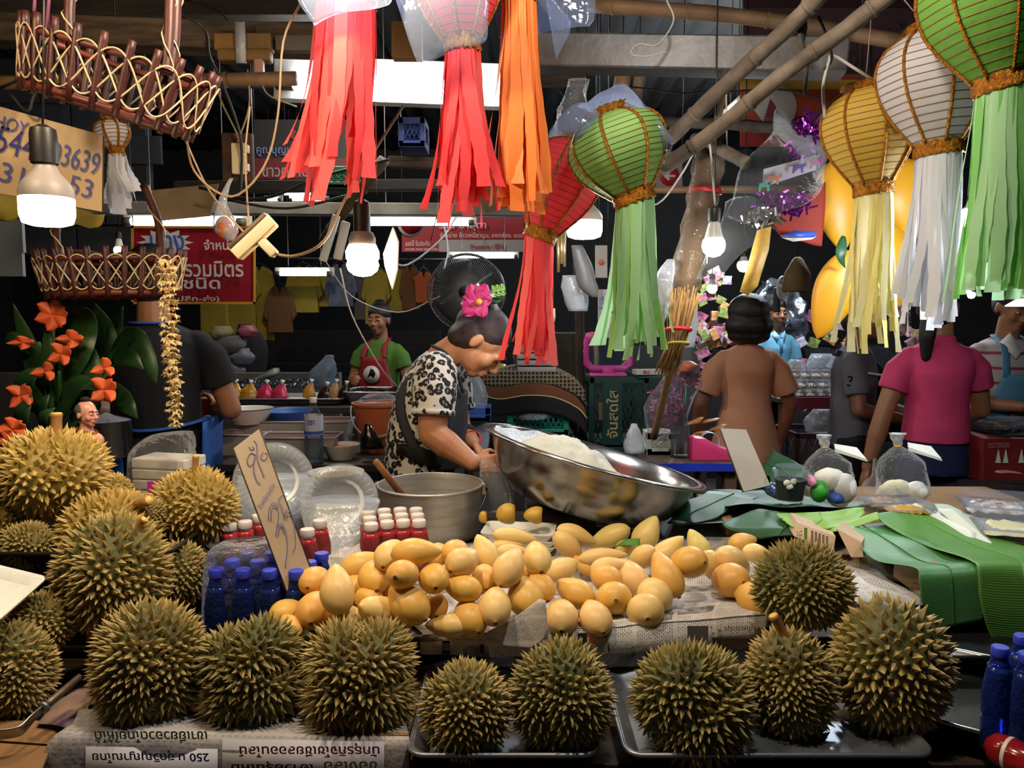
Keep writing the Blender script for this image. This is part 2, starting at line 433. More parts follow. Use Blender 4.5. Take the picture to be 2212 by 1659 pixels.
# raised tray and crate on the left
M_crate = mat('black_crate', '#1d1c1d', .5)
def mesh_crate(name, label, c, w, d, h, m, rot=0, rows=3, cols=7, panels=True, group=None):
    """open plastic crate: posts, rims and criss-cross mesh sides"""
    t = thing(name, label, 'crate', c, group); t.rotation_euler = (0, 0, rot); e = .014
    b = MB(); b.box((0, 0, e / 2), (w, d, e))
    b.build('floor_panel', m, t, local=True, smooth=False)
    for z in (.012, h - .015):
        for s_ in (-1, 1):
            MB().box((0, s_ * (d / 2 - e / 2), z), (w, e, .03)).build('rim', m, t, local=True, smooth=False, bevel=.003)
            MB().box((s_ * (w / 2 - e / 2), 0, z), (e, d, .03)).build('rim', m, t, local=True, smooth=False, bevel=.003)
    for sx in (-1, 1):
        for sy in (-1, 1): MB().box((sx * (w / 2 - .012), sy * (d / 2 - .012), h / 2), (.024, .024, h)).build('corner_post', m, t, local=True, smooth=False, bevel=.003)
    for sy in (-1, 1):
        b = MB()
        for k in range(-rows, cols + rows):
            x0, x1 = -w / 2 + w * k / cols, -w / 2 + w * (k + rows) / cols
            for (xa, xb) in ((x0, x1), (x1, x0)):
                za, zb = .02, h - .02
                def cl(xa, za, xb, zb):
                    pts = []
                    for (x, z, ox, oz) in ((xa, za, xb, zb), (xb, zb, xa, za)):
                        if x < -w / 2: z = z + (oz - z) * ((-w / 2 - x) / (ox - x)); x = -w / 2
                        elif x > w / 2: z = z + (oz - z) * ((w / 2 - x) / (ox - x)); x = w / 2
                        pts.append((x, sy * (d / 2 - e / 2), z))
                    return pts
                if max(xa, xb) <= -w / 2 or min(xa, xb) >= w / 2: continue
                b.tube(cl(xa, za, xb, zb), .0035, 4)
        o = b.build('side_mesh', m, t, local=True); o['kind'] = 'stuff'
    return t
cA = onz(70, 1228, ZL + .03)
mesh_crate('plastic_crate', 'dark mesh crate holding up the raised durian tray', (-1.10, 1.86, ZF - .012), .66, .40, ZL - ZF + .008, M_crate, cols=9)
steel_tray('steel_tray', 'old brown metal tray on the dark crate behind the durians', (-1.085, 1.83, ZL), .68, .44, .035, M_trayd)
# ------------------------------------------------------------- durians
tn = NT('durian_husk'); at_ = tn.new('ShaderNodeAttribute'); at_.attribute_name = 'tip'
oi = tn.new('ShaderNodeObjectInfo')
lowc = tn.mix(tn.ramp(tn.noise(9), [(.35, 0), (.65, 1)]), '#454820', '#5c5828')
tip_a = tn.mix(tn.ramp(tn.noise(16, 4), [(.35, 0), (.65, 1)]), '#b09a58', '#cdb478')
tn.set(col=tn.mix(tn.ramp(at_.outputs['Fac'], [(.0, 0), (.30, .35), (.80, 1)]), lowc, tip_a), rough=.55, spec=.35)
tn.bump(tn.noise(160, 3), .25, .003); M_dur = tn.m
def dur_mat(nm, low, low2, tip, tip2):
    m = M_dur.copy(); m.name = nm; mixes = [n for n in m.node_tree.nodes if n.bl_idname == 'ShaderNodeMix']
    mixes[0].inputs[6].default_value = lin(low); mixes[0].inputs[7].default_value = lin(low2)
    mixes[1].inputs[6].default_value = lin(tip); mixes[1].inputs[7].default_value = lin(tip2); return m
M_durG = dur_mat('durian_green', '#3b4420', '#5a5a2a', '#9a8c50', '#baa468')
M_durY = dur_mat('durian_gold', '#7a6a2c', '#8c7838', '#bf9f55', '#d6bb74')
M_stem = mat('durian_stem', '#a87a3c', .7, col2='#7c5527', sc=14, bump=.4)
M_cut = mat('stem_cut', '#d9b45a', .6)
def durian(label, px, py, wpx, hpx, Y, m, seed, n=620, stem=None, lobes=5, la=.13, phase=0, ax=None, sl=.24, taper=0, depth=None, curl=.25):
    """px,py: centre in the photograph at distance Y; a husk body with lobes, sharp pyramid thorns, cut stalk"""
    rnd = random.Random(seed); c = at(px, py, Y); k = mpp(py, Y)
    rx, rz = wpx / 2 * k / 1.10, hpx / 2 * k / 1.10; ry = depth or rx * .95
    root = thing('durian', label, 'durian', (c.x, c.y, c.z), 'durians on the stall')
    ax = V(ax or (0, 0, 1)).normalized(); Q = zrot(ax, (0, -1, .01)); QT = Q.transposed()
    def surf(d):
        """radius along unit direction d (in world axes)"""
        l = QT @ d; th = math.atan2(l.y, l.x); pol = math.sqrt(max(0, 1 - l.z * l.z))
        lob = 1 + la * 1.35 * pol * (abs(math.cos(lobes / 2 * (th + phase))) ** .6 - .74)
        lob *= 1 + taper * l.z
        nz = 1 + .05 * noise.noise(d * 1.7 + V((seed, 0, 0)))
        e = 1 / math.sqrt((d.x / rx) ** 2 + (d.y / ry) ** 2 + (d.z / rz) ** 2)
        return d * (e * lob * nz)
    b = MB(); b.col = 0
    nu, nv = 36, 22
    body = [surf(V((math.sin(PI * j / nv) * math.cos(2 * PI * i / nu), math.sin(PI * j / nv) * math.sin(2 * PI * i / nu), math.cos(PI * j / nv)))) for j in range(nv + 1) for i in range(nu)]
    b.add(body, [(j * nu + i, (j + 1) * nu + i, (j + 1) * nu + (i + 1) % nu, j * nu + (i + 1) % nu) for j in range(nv) for i in range(nu)])
    R0 = (rx * ry * rz) ** (1 / 3); n = int(n * .92); sp = math.sqrt(4 * PI / n) * R0 * .66
    sag = V((0, 0, -1)) if rnd.random() < .4 else -ax
    for i in range(n):
        z = 1 - 2 * (i + .5) / n; r_ = math.sqrt(1 - z * z); th = i * 2.399963
        d = V((r_ * math.cos(th), r_ * math.sin(th), z)) + V((rnd.gauss(0, 1), rnd.gauss(0, 1), rnd.gauss(0, 1))) * (.20 / math.sqrt(n) * 2)
        d = (Q @ d).normalized()
        p = surf(d); t1 = d.orthogonal().normalized(); e = .03
        pa, pb = surf((d + t1 * e).normalized()), surf((d + d.cross(t1) * e).normalized())
        nrm = (pa - p).cross(pb - p).normalized()
        u = (t1 - nrm * t1.dot(nrm)).normalized(); w = nrm.cross(u)
        a0 = rnd.uniform(0, PI); s_ = sp * rnd.uniform(.92, 1.16); L = sl * R0 * rnd.uniform(.75, 1.12) * .84
        tipv = p + nrm * L + (u * math.cos(a0 * 3) + w * math.sin(a0 * 3)) * (L * .18) + ax * (L * curl * (rnd.random() - .3))
        N = 5 if rnd.random() < .5 else 4; vs = []; 
        base = p - nrm * (.05 * R0)
        ws = [rnd.uniform(.9, 1.1) for _ in range(N)]
        for kx, (fr, hh) in enumerate(((1.02, 0), (.58, .30), (.25, .68))):
            cc = base.lerp(tipv, hh)
            for q in range(N):
                an = a0 + 2 * PI * q / N
                vs.append(cc + (u * math.cos(an) + w * math.sin(an)) * (s_ * fr * ws[q]))
        o = len(b.v); b.v += [tuple(x) for x in vs] + [tuple(tipv)]
        b.c += [0.02] * N + [.40] * N + [.75] * N + [1.0]
        for kx in (0, 1):
            for q in range(N): b.f.append((o + kx * N + q, o + kx * N + (q + 1) % N, o + (kx + 1) * N + (q + 1) % N, o + (kx + 1) * N + q))
        for q in range(N): b.f.append((o + 2 * N + q, o + 2 * N + (q + 1) % N, o + 3 * N))
    b.build('husk', m, root, local=True, tip=True, smooth=False)
    if stem:
        sx, sy, tx, ty, r_ = stem
        A = at(sx, sy, Y - .0) - c; B = at(tx, ty, Y - (.03 if abs(tx - sx) > 30 else 0)) - c
        A = A - (B - A) * .25; rr = r_ * k
        MB().tube(spline([A, A.lerp(B, .5) + V((0, 0, .003)), B], 4), [rr * 1.25, rr * 1.1, rr, rr * .95, rr * .92, rr * .92, rr * .95, rr, rr * 1.04], 12).build('stem', M_stem, root, local=True)
        dd = (B - A).normalized()
        MB().tube([B - dd * .001, B + dd * .0015], [rr * .9, rr * .86], 12).build('stem_cut_end', M_cut, root, local=True)
    return root
durian('biggest golden durian with an upright cut stalk, on top of the corner pile', 112, 1022, 242, 190, 1.78, M_durY, 1, 620, (122, 935, 122, 893, 12), phase=.3, sl=.22)
durian('golden brown durian with its stalk pointing sideways, under the biggest one', 238, 1140, 215, 160, 1.74, M_durY, 2, 560, (265, 1105, 322, 1081, 11), phase=.9)
durian('small tip of a durian peeping out behind the biggest golden one', 238, 1058, 90, 70, 1.95, M_durY, 31, 360, (262, 1072, 298, 1068, 9))
durian('two-lobed durian with a thin upright stalk beside the napkin pack', 422, 1093, 190, 158, 1.86, M_durY, 3, 600, (422, 1020, 423, 985, 7), lobes=3, la=.24, phase=.55)
durian('tall olive durian leaning on the pile, its stalk at the top', 246, 1258, 232, 270, 1.58, M_dur, 4, 760, (298, 1140, 312, 1122, 9), ax=(.15, 0, 1), phase=.2, taper=.12)
durian('brown durian squeezed between the tall olive one and the water bottles', 388, 1238, 122, 145, 1.70, M_dur, 5, 460, ax=(.3, .2, 1))
durian('small tip of a durian with a pale stalk end above the tall olive one', 322, 1108, 70, 70, 1.76, M_dur, 32, 300)
durian('golden durian at the edge of the old metal tray', 18, 1128, 130, 110, 1.74, M_durY, 6, 420, ax=(.4, 0, 1))
durian('shadowed round durian on the old metal tray with a star of thorns facing out', 58, 1176, 110, 92, 1.66, M_dur, 7, 420, ax=(0, -1, .2), sl=.32)
durian('ridged brown durian half hidden behind the knife', 96, 1342, 135, 130, 1.50, M_dur, 8, 460, ax=(.5, 0, .8), phase=.4)
durian('dark durian cut by the frame edge above the knife', 30, 1452, 165, 235, 1.40, M_dur, 9, 560, ax=(.3, -.2, 1), phase=.7)
durian('bit of a brown durian under the foam tray at the frame edge', -18, 1325, 80, 80, 1.52, M_dur, 33, 300)
durian('olive durian with a raised pinkish shoulder, first in the front row behind the printed paper', 325, 1436, 245, 285, 1.36, M_dur, 10, 760, phase=.25, la=.17, lobes=4, ax=(.25, 0, 1))
durian('green durian with a deep centre groove, second in the front row behind the printed paper', 545, 1455, 222, 250, 1.36, M_durG, 11, 720, phase=-.72, lobes=4, la=.24, sl=.27, ax=(-.1, -1, .35))
durian('broad greyish durian with two bumps, third in the front row behind the printed paper', 777, 1463, 252, 255, 1.35, M_dur, 12, 780, phase=-.785, lobes=4, la=.23, sl=.26, ax=(0, -1, .35))
durian('brownish round durian on the narrow steel tray', 1008, 1532, 195, 205, 1.28, M_dur, 13, 560, phase=.5, sl=.25)
durian('green lumpy durian with a side lobe on the narrow steel tray', 1218, 1502, 222, 240, 1.30, M_durG, 14, 640, phase=1.0, lobes=3, la=.22, ax=(-.35, 0, 1))
durian('wide green durian with a diagonal groove on the wide steel tray', 1497, 1512, 258, 245, 1.29, M_durG, 15, 700, phase=.8, lobes=3, la=.24, ax=(.8, -.3, .7))
durian('brown durian with a tall stalk rising to the smaller green one above it', 1702, 1482, 192, 260, 1.36, M_dur, 16, 600, (1692, 1372, 1670, 1330, 11), phase=.4)
durian('largest long durian, bare thorn bases on one side, under the banana leaf', 1926, 1456, 245, 312, 1.36, M_dur, 17, 560, phase=.15, la=.08, ax=(-.12, 0, 1), sl=.21, taper=.12)
durian('small dark green durian set up high beside the mangoes and newspapers', 1733, 1264, 212, 184, 1.52, M_durG, 18, 700, phase=.5, la=.1, sl=.24)
# ------------------------------------------------------------- mangoes
def mango_mat(nm, a, b, c):
    t = NT(nm); g = t.new('ShaderNodeSeparateXYZ'); t.link(t.coord('Object'), g.inputs[0])
    base = t.mix(t.ramp(t.math('ADD', t.math('MULTIPLY', g.outputs[2], 5.0), t.noise(14, 3)), [(.15, 0), (.85, 1)]), a, b)
    oi = t.new('ShaderNodeObjectInfo')
    hsv = t.new('ShaderNodeHueSaturation'); t.link(t.math('ADD', .494, t.math('MULTIPLY', oi.outputs['Random'], .016)), hsv.inputs['Hue']); t.link(base, hsv.inputs['Color'])
    spots = t.ramp(t.noise(120, 2), [(.70, 0), (.76, 1)]); blot = t.ramp(t.noise(26, 3), [(.66, 0), (.74, 1)])
    f = t.math('MAXIMUM', t.math('MULTIPLY', spots, .35), t.math('MULTIPLY', blot, .22))
    t.set(col=t.mix(f, hsv.outputs[0], c), rough=.42, spec=.4, sss=.06)
    t.b.inputs['Subsurface Radius'].default_value = (.02, .01, .004)
    t.bump(t.noise(220, 2), .06, .002); return t.m
M_man = mango_mat('mango_skin', '#e0b05c', '#dba64e', '#8a5a22')
M_manP = mango_mat('mango_pale', '#e4bb70', '#e3c07c', '#a87c3c')
M_manL = mango_mat('mango_lemon', '#e0ca7c', '#dac270', '#b09a50')
M_scar = mat('mango_scar', '#8a5a2c', .8); M_scard = mat('mango_scar_dark', '#3a2412', .9); M_twig = mat('twig', '#6b4524', .8)
def mango_mesh(seed, fat):
    """length 1 along Z: blunt stalk end at +.5, curved beak at -.5"""
    rnd = random.Random(seed); b = MB(); prof = []
    n = 18
    for i in range(n + 1):
        u = i / n; z = .5 - u
        r = fat / 2 * (math.sin(PI * min(1, (u + .0) ** .82)) ** .62) * (1 - .30 * max(0, u - .45) ** 1.2)
        prof.append((r, z, .10 * max(0, u - .35) ** 1.7))
    N = 20; vs = []; fs = []
    for i, (r, z, off) in enumerate(prof):
        for k in range(N):
            a = 2 * PI * k / N
            vs.append((r * math.cos(a) * 1.04 + off * 1.0, r * math.sin(a) * .94, z))
    for i in range(n):
        for k in range(N): fs.append((i * N + k, i * N + (k + 1) % N, (i + 1) * N + (k + 1) % N, (i + 1) * N + k))
    b.add(vs, fs); return b
_mm = {}
def mango(label, px, py, w, sx, sy, layer, m=None, ratio=1.62, toward=1, scar=1, twig=None, yadj=0, roll=0):
    """px,py: centre; w: short width in px; sx,sy: stalk end in px; layer: height in the pile"""
    z = ZM + .034 + layer * .055
    p = onz(px, py, z); Y = p.y + yadj; p = at(px, py, Y); k = mpp(py, Y)
    W = w * k * 1.1; L = W * ratio; hl = L / 2 / k
    ax, ay = (sx - px) / hl, -(sy - py) / hl; q = math.hypot(ax, ay)
    if q > .98: ax, ay, q = ax / q * .98, ay / q * .98, .98
    dz = math.sqrt(1 - q * q) * toward
    U = V((0, _s, _c)); Fw = V((0, _c, -_s))
    axis = V((1, 0, 0)) * ax + U * ay - Fw * dz
    Q = zrot(axis.normalized(), (math.sin(roll), .1, -math.cos(roll)))
    Mx = Matrix.Translation(p) @ Q.to_4x4()
    root = thing('mango', label, 'mango', p, 'ripe mangoes on the newspaper')
    root.rotation_euler = Q.to_euler()
    b = mango_mesh(1, 1 / ratio); b.v = [(x * L, y * L, zz * L) for x, y, zz in b.v]
    b.build('fruit', m or M_man, root, local=True)
    if scar:
        s_ = MB(); s_.lathe([(0, .4985 * L), (.0042, .5 * L - .0002), (.0046, .5 * L + .0012), (.0028, .5 * L + .0016), (.0016, .5 * L + .0006), (0, .5 * L + .0006)], 10)
        s_.build('stem_scar', M_scard if scar == 2 else M_scar, root, local=True)
    if twig:
        A = V((0, 0, .5 * L)); B = A + V((twig[0], twig[1], .018))
        MB().tube(spline([A, A.lerp(B, .5) + V((.004, 0, .002)), B], 3), .0013, 5).build('stalk', M_twig, root, local=True)
    return root
P_, L_ = M_manP, M_manL
# heap beside the price board
mango('pale freckled mango with one long black scratch, on the heap by the price board', 727, 1272, 66, 744, 1318, 1.5, P_, 1.65, 1)
mango('mango with a dark forked scratch, wedged behind the scratched pale one', 680, 1252, 57, 678, 1257, 1.0)
mango('plump mango with a pinkish blush right under the price board corner', 680, 1314, 70, 687, 1328, .4)
mango('mango on which the tip of the price board stands', 620, 1322, 56, 603, 1326, .1, ratio=1.5)
mango('long mango lying in front of the price board, stalk end over a green leaf', 627, 1352, 44, 655, 1364, 0, twig=(.012, 0))
mango('pale mango peeping out over the greyish two-bumped durian', 750, 1338, 58, 760, 1322, .2, P_)
mango('very long curved mango lying slantwise above the greyish two-bumped durian', 838, 1326, 64, 806, 1308, .5, P_, 2.15, .4, 0)
mango('mango with a high stalk dimple between the scratched pale one and the big glossy one', 797, 1290, 54, 806, 1283, .6)
mango('mango at the outer shoulder of the heap, its tip towards the price board', 780, 1220, 56, 750, 1232, 1.2, toward=.5)
mango('round orange mango with dark spots at its lower end, second tier of the heap', 806, 1244, 60, 822, 1263, 1.3)
mango('half hidden mango behind the round spotted one', 768, 1262, 46, 765, 1270, .6, scar=0)
mango('mango just in front of the red drink bottles, near the summit', 842, 1196, 56, 835, 1214, 2.1, P_)
mango('summit mango lying crosswise with a black smudge on its flank', 900, 1193, 60, 851, 1196, 2.5, None, 1.72, .3, 0)
mango('summit mango facing out with a short dark stalk in its centre', 872, 1240, 61, 861, 1236, 2.0, None, 1.45, scar=2, twig=(.006, .004))
mango('mango with two dark dots, next to the one with a stalk in its centre', 936, 1246, 58, 946, 1257, 1.7)
mango('biggest glossy orange mango in the middle of the heap', 879, 1303, 74, 916, 1326, 1.0, None, 1.45, .6)
mango('shaded mango with a dark short stalk, between the big glossy one and the creased one', 940, 1305, 48, 948, 1321, .6, scar=2, twig=(.01, 0))
mango('mango with a creased brown patch and a stalk scar at its pointed side', 998, 1271, 56, 1037, 1276, 1.2, None, 1.5, .4)
mango('wrinkled mango at the front edge of the heap with a thin stalk sticking out', 966, 1352, 49, 1013, 1349, .1, P_, 1.95, .4, 1, twig=(.008, .006))
mango('smooth mango behind the wrinkled front one', 1012, 1333, 66, 1036, 1352, .3, None, 1.45)
mango('glossy mango with water drops at the front end of the heap', 1068, 1307, 64, 1072, 1330, .7, P_)
mango('mango with a stalk dimple partly covered by a paler round one', 984, 1190, 50, 975, 1194, 1.9)
mango('pale round mango at the summit beside the speckled one', 1000, 1212, 60, 976, 1226, 2.0, P_, 1.35)
mango('speckled mango standing slantwise behind the summit', 1048, 1195, 50, 1066, 1224, 1.6, P_, 1.7, .5, 0)
mango('mango facing out with a bruised lower edge, under the speckled one', 1046, 1247, 52, 1055, 1262, 1.1)
mango('pale twisted mango with a ragged scar, leaning out of the heap', 1100, 1224, 60, 1083, 1256, 1.7, P_, 1.6)
mango('mango with a crisp stalk ring, hanging down behind the twisted pale one', 1159, 1202, 54, 1168, 1224, 1.7, P_, 1.7)
mango('mango with drops and yellow flecks above the folded newspaper', 1133, 1285, 70, 1146, 1308, .6)
mango('mango next to the flecked one, a dark dimple at its lower end', 1166, 1264, 53, 1181, 1287, .8)
mango('mango showing only its end behind the summit', 946, 1197, 46, 955, 1210, 1.5, scar=0)
mango('long pale mango at the back edge of the heap near the cut fruit tray', 1112, 1160, 38, 1070, 1154, 1.2, P_, 2.4, .2, 0)
mango('slim mango under the long pale one', 1096, 1178, 30, 1066, 1180, .9, P_, 2.2, .2, 0)
mango('curved slim mango between the speckled one and the twisted pale one', 1104, 1192, 34, 1074, 1194, 1.0, P_, 1.9, .3, 0)
mango('mango in the gap behind the twisted pale one', 1138, 1226, 42, 1142, 1236, 1.0)
mango('small bit of mango deep in the heap below the pale round one', 966, 1234, 32, 970, 1240, 1.3, scar=0)
mango('dark orange mango deep in the heap under the facing one', 850, 1272, 46, 846, 1280, .7, scar=0)
# loose mangoes on the newspaper
mango('mango with a tail like a beak lying just under the steel basin', 1246, 1157, 42, 1214, 1144, .9, P_, 2.1, .2, 0)
mango('mango with a rough brown patch below the beaked one', 1228, 1180, 47, 1207, 1158, .7, P_, 1.75, .2, 0)
mango('mango touching the basin foot, half behind the beaked one', 1316, 1160, 46, 1345, 1146, .4, L_, 2.0, .2, 0)
mango('pale lemon mango standing upright against the steel basin', 1396, 1154, 52, 1380, 1186, .9, L_, 1.6, .2, 0)
mango('long mango lying level with a broken twig beneath its end', 1302, 1202, 38, 1258, 1206, .5, P_, 2.6, .2, 0)
mango('mango behind the glossy long one at the end of the heap', 1215, 1229, 50, 1196, 1238, .5, P_, 1.5, .4, 0)
mango('mango tucked under a strip of banana leaf', 1346, 1187, 34, 1352, 1178, .3, L_, 1.6, .4, 0)
mango('brown shaded mango behind the broken twig', 1262, 1221, 32, 1270, 1226, .1, None, 1.9, .2, 0)
mango('pale mango lying level above the two facing ones', 1316, 1224, 42, 1284, 1228, .7, P_, 1.9, .3, 0)
mango('orange mango with a small star mark and a stalk ring at its side', 1306, 1248, 56, 1334, 1255, .7, None, 1.45)
mango('broad pale mango behind the star-marked one', 1362, 1246, 60, 1376, 1262, .3, P_, 1.6, .4, 0)
mango('pale mango lying between the upright lemon one and the star-marked one', 1384, 1206, 46, 1398, 1192, .5, P_, 1.6, .3, 0)
mango('pale mango with its pointed tip raised behind the dotted round one', 1440, 1192, 48, 1414, 1216, .8, P_, 1.9, .2, 0)
mango('glossy mango with a beaked upper end and a stalk ring below', 1438, 1240, 58, 1454, 1270, .9, None, 1.85, .6)
mango('round mango propped highest on the newspaper, with a black scratch', 1484, 1214, 66, 1512, 1206, 1.2, None, 1.4)
mango('lemon yellow mango tip standing behind the round propped one', 1508, 1180, 46, 1520, 1202, .6, L_, 1.6, .1, 0)
mango('very shiny mango with purple specks, second row from the front edge', 1240, 1279, 58, 1275, 1292, .4, None, 1.6, .7)
mango('mango facing straight out with a raised stalk ring, second row from the front edge', 1326, 1291, 68, 1324, 1284, .3, None, 1.3)
mango('mango with a small crack, half behind the dark-dotted round one', 1412, 1282, 68, 1418, 1296, .3, P_, 1.4, 1, 0)
mango('round pale mango with a dot at its centre, at the front edge', 1393, 1316, 71, 1391, 1323, .1, P_, 1.2)
mango('oval mango with a stalk ring low down, at the front edge', 1284, 1332, 62, 1298, 1351, 0, P_, 1.6)
mango('mango with a black hole low down, at the front edge beside the folded newspaper', 1212, 1330, 66, 1210, 1348, 0, P_, 1.45, scar=2)
mango('orange mango with a raised stalk ring near the high green durian', 1574, 1252, 71, 1590, 1245, .4, None, 1.45)
mango('pale mango lying behind the ringed one near the high green durian', 1540, 1226, 48, 1530, 1206, .3, P_, 1.9, .3, 0)
mango('mango resting on the ringed one beside the high green durian', 1584, 1214, 58, 1564, 1200, .6, P_, 1.6, .3, 0)
mango('single mango lying apart at the back of the newspaper', 1604, 1172, 42, 1577, 1178, .3, None, 1.55, .5)
mango('mango with a pinched tip just behind the high green durian', 1636, 1196, 40, 1610, 1190, .4, P_, 1.6, .3, 0)
mango('big blushing mango half covered by the high green durian', 1628, 1292, 70, 1652, 1300, .1, None, 1.4, .6, 0)
# ============================================================= newspapers
def news_mat(nm, base='#d4d2d0', ink='#45434a', sc=62, pic=True, rot=0, blue=False):
    t = NT(nm); co = t.coord('UV'); mp = t.new('ShaderNodeMapping'); mp.inputs['Rotation'].default_value = (0, 0, R(rot)); t.link(co, mp.inputs[0]); co = mp.outputs[0]
    br = t.new('ShaderNodeTexBrick'); br.inputs['Scale'].default_value = sc; br.inputs['Mortar Size'].default_value = .09; br.inputs['Brick Width'].default_value = .5; br.inputs['Row Height'].default_value = .32; br.inputs['Mortar Smooth'].default_value = .2
    br.offset = .37; t.link(co, br.inputs['Vector'])
    broken = t.ramp(t.noise(260, 2, co), [(.36, 0), (.5, 1)])
    lines = t.math('MULTIPLY', t.math('SUBTRACT', 1.0, br.outputs['Fac']), broken)
    cols = t.new('ShaderNodeTexBrick'); cols.inputs['Scale'].default_value = 7; cols.inputs['Mortar Size'].default_value = .03; cols.inputs['Brick Width'].default_value = .42; cols.inputs['Row Height'].default_value = .6; cols.inputs['Mortar Smooth'].default_value = .02
    cols.inputs['Color1'].default_value = (0, 0, 0, 1); cols.inputs['Color2'].default_value = (1, 1, 1, 1); t.link(co, cols.inputs['Vector'])
    gut = t.math('SUBTRACT', 1.0, cols.outputs['Fac'])
    f = t.math('MULTIPLY', t.math('MULTIPLY', lines, gut), .75)
    c = t.mix(f, t.mix(t.ramp(t.noise(4, 3), [(.4, 0), (.65, 1)]), base, '#b3aca2'), ink)
    if pic:
        rnd = t.ramp(cols.outputs['Color'], [(.80, 0), (.82, 1)]); img = t.ramp(t.noise(30, 5, co), [(.38, '#3c3a3e'), (.62, '#a8a49e')])
        c = t.mix(t.math('MULTIPLY', t.math('MULTIPLY', rnd, gut), .85), c, img)
    t.set(col=c, rough=.85, spec=.2); t.bump(t.noise(22, 3), .35, .01); return t.m
M_n1 = news_mat('newsprint'); M_n2 = news_mat('newsprint_close', rot=90, sc=70); M_n3 = news_mat('newsprint_stripe', pic=False, rot=84, sc=80, base='#cfc8c0', ink='#6a5f5a')
M_ink = mat('ink_black', '#232226', .8); M_inkb = mat('ink_blue', '#3058b8', .7); M_inkr = mat('ink_red', '#c8305a', .7); M_inkg = mat('ink_green', '#7aac40', .7); M_inky = mat('ink_yellow', '#b59a2c', .7); M_inko = mat('ink_orange', '#b5653a', .7)
def sheet(label, rows, m, nu=24, nv=8, wr=.004, wf=9, seed=0, name='newspaper', cat='newspaper', group='newspapers on the stall'):
    """rows: (left, right) world points from the back of the sheet to its hanging edge"""
    b = MB(); A = spline([r_[0] for r_ in rows], nv); B = spline([r_[1] for r_ in rows], nv); n = len(A) - 1
    def fn(u, v):
        i = min(int(v * n + .5), n); p = A[i].lerp(B[i], u)
        q = p * wf + V((seed * 3.1, 0, 0))
        return p + V((noise.noise(q) * wr, noise.noise(q + V((9, 0, 0))) * wr, abs(noise.noise(q + V((0, 7, 0)))) * wr * 2 + .0025))
    b.grid(nu, n, fn); o = b.build(name, m, thick=.0006); w_ = (B[n // 2] - A[n // 2]).length; ds = [0]
    for i in range(n): ds.append(ds[-1] + (A[i + 1].lerp(B[i + 1], .5) - A[i].lerp(B[i], .5)).length)
    uv = o.data.uv_layers.new(name='uv')
    for lp in o.data.loops: uv.data[lp.index].uv = ((lp.vertex_index % (nu + 1)) / nu * w_ + seed, -ds[lp.vertex_index // (nu + 1)])
    return tag(o, label, cat, group)
s1 = sheet('newspaper lining under the mango heap, hanging over the table edge', [(onz(770, 1190, ZM), onz(1420, 1152, ZM)), (onz(790, 1270, ZM), onz(1400, 1260, ZM)), (at(905, 1366, 1.545), at(1318, 1352, 1.545)), (at(905, 1376, 1.52), at(1318, 1364, 1.515)), (at(908, 1400, 1.505), at(1316, 1392, 1.50)), (at(910, 1421, 1.505), at(1314, 1424, 1.50))], M_n1, 40, 5, seed=1)
s2 = sheet('grey newspaper hanging over the table edge below the high green durian', [(onz(1330, 1155, ZM), onz(1648, 1168, ZM)), (onz(1320, 1260, ZM), onz(1700, 1250, ZM)), (at(1312, 1346, 1.55), at(1660, 1318, 1.60)), (at(1310, 1362, 1.517), at(1662, 1334, 1.57)), (at(1312, 1395, 1.50), at(1660, 1362, 1.555)), (at(1320, 1421, 1.50), at(1655, 1384, 1.55))], M_n2, 34, 5, seed=2)
s3 = sheet('striped newspaper corner folded up between two front mangoes', [(at(1165, 1300, 1.50), at(1178, 1303, 1.49)), (at(1110, 1340, 1.495), at(1180, 1345, 1.485)), (at(1045, 1376, 1.49), at(1181, 1382, 1.478)), (at(1100, 1402, 1.478), at(1140, 1408, 1.475))], M_n3, 12, 4, seed=3)
sheet('white torn newspaper lying beside the cartons and the high green durian', [(at(1786, 1222, 1.88), at(1890, 1232, 1.9)), (at(1800, 1250, 1.8), at(1930, 1262, 1.8)), (at(1842, 1290, 1.68), at(1985, 1290, 1.72)), (at(1845, 1318, 1.64), at(1990, 1315, 1.68))], news_mat('newsprint_white', base='#d4d2d0', pic=False, sc=60), 16, 4, wr=.014, seed=5)
sheet('brown creased paper with faint print, beneath the cartons', [(at(1655, 1160, 2.1), at(1790, 1170, 2.1)), (at(1720, 1210, 1.95), at(1900, 1215, 1.95)), (at(1790, 1250, 1.84), at(1990, 1262, 1.86))], news_mat('kraft_print', base='#a08263', ink='#5f4a37', pic=False, sc=50), 16, 4, wr=.008, seed=6)
sheet('crumpled newspaper behind the mango heap, under the clear plates', [(at(690, 1170, 2.0), at(830, 1165, 2.0)), (at(690, 1215, 1.82), at(840, 1205, 1.82)), (at(700, 1240, 1.76), at(790, 1240, 1.76))], M_n1, 16, 4, wr=.012, seed=7)
sheet('pale newspaper flap lying at the back, beside the beaked mangoes', [(onz(1440, 1118, ZM + .01), onz(1560, 1130, ZM + .012)), (onz(1420, 1150, ZM + .008), onz(1640, 1170, ZM + .008)), (onz(1420, 1215, ZM + .005), onz(1560, 1200, ZM + .005))], news_mat('newsprint_pale', base='#d8d6d4', pic=False, sc=70), 16, 4, wr=.006, seed=8)
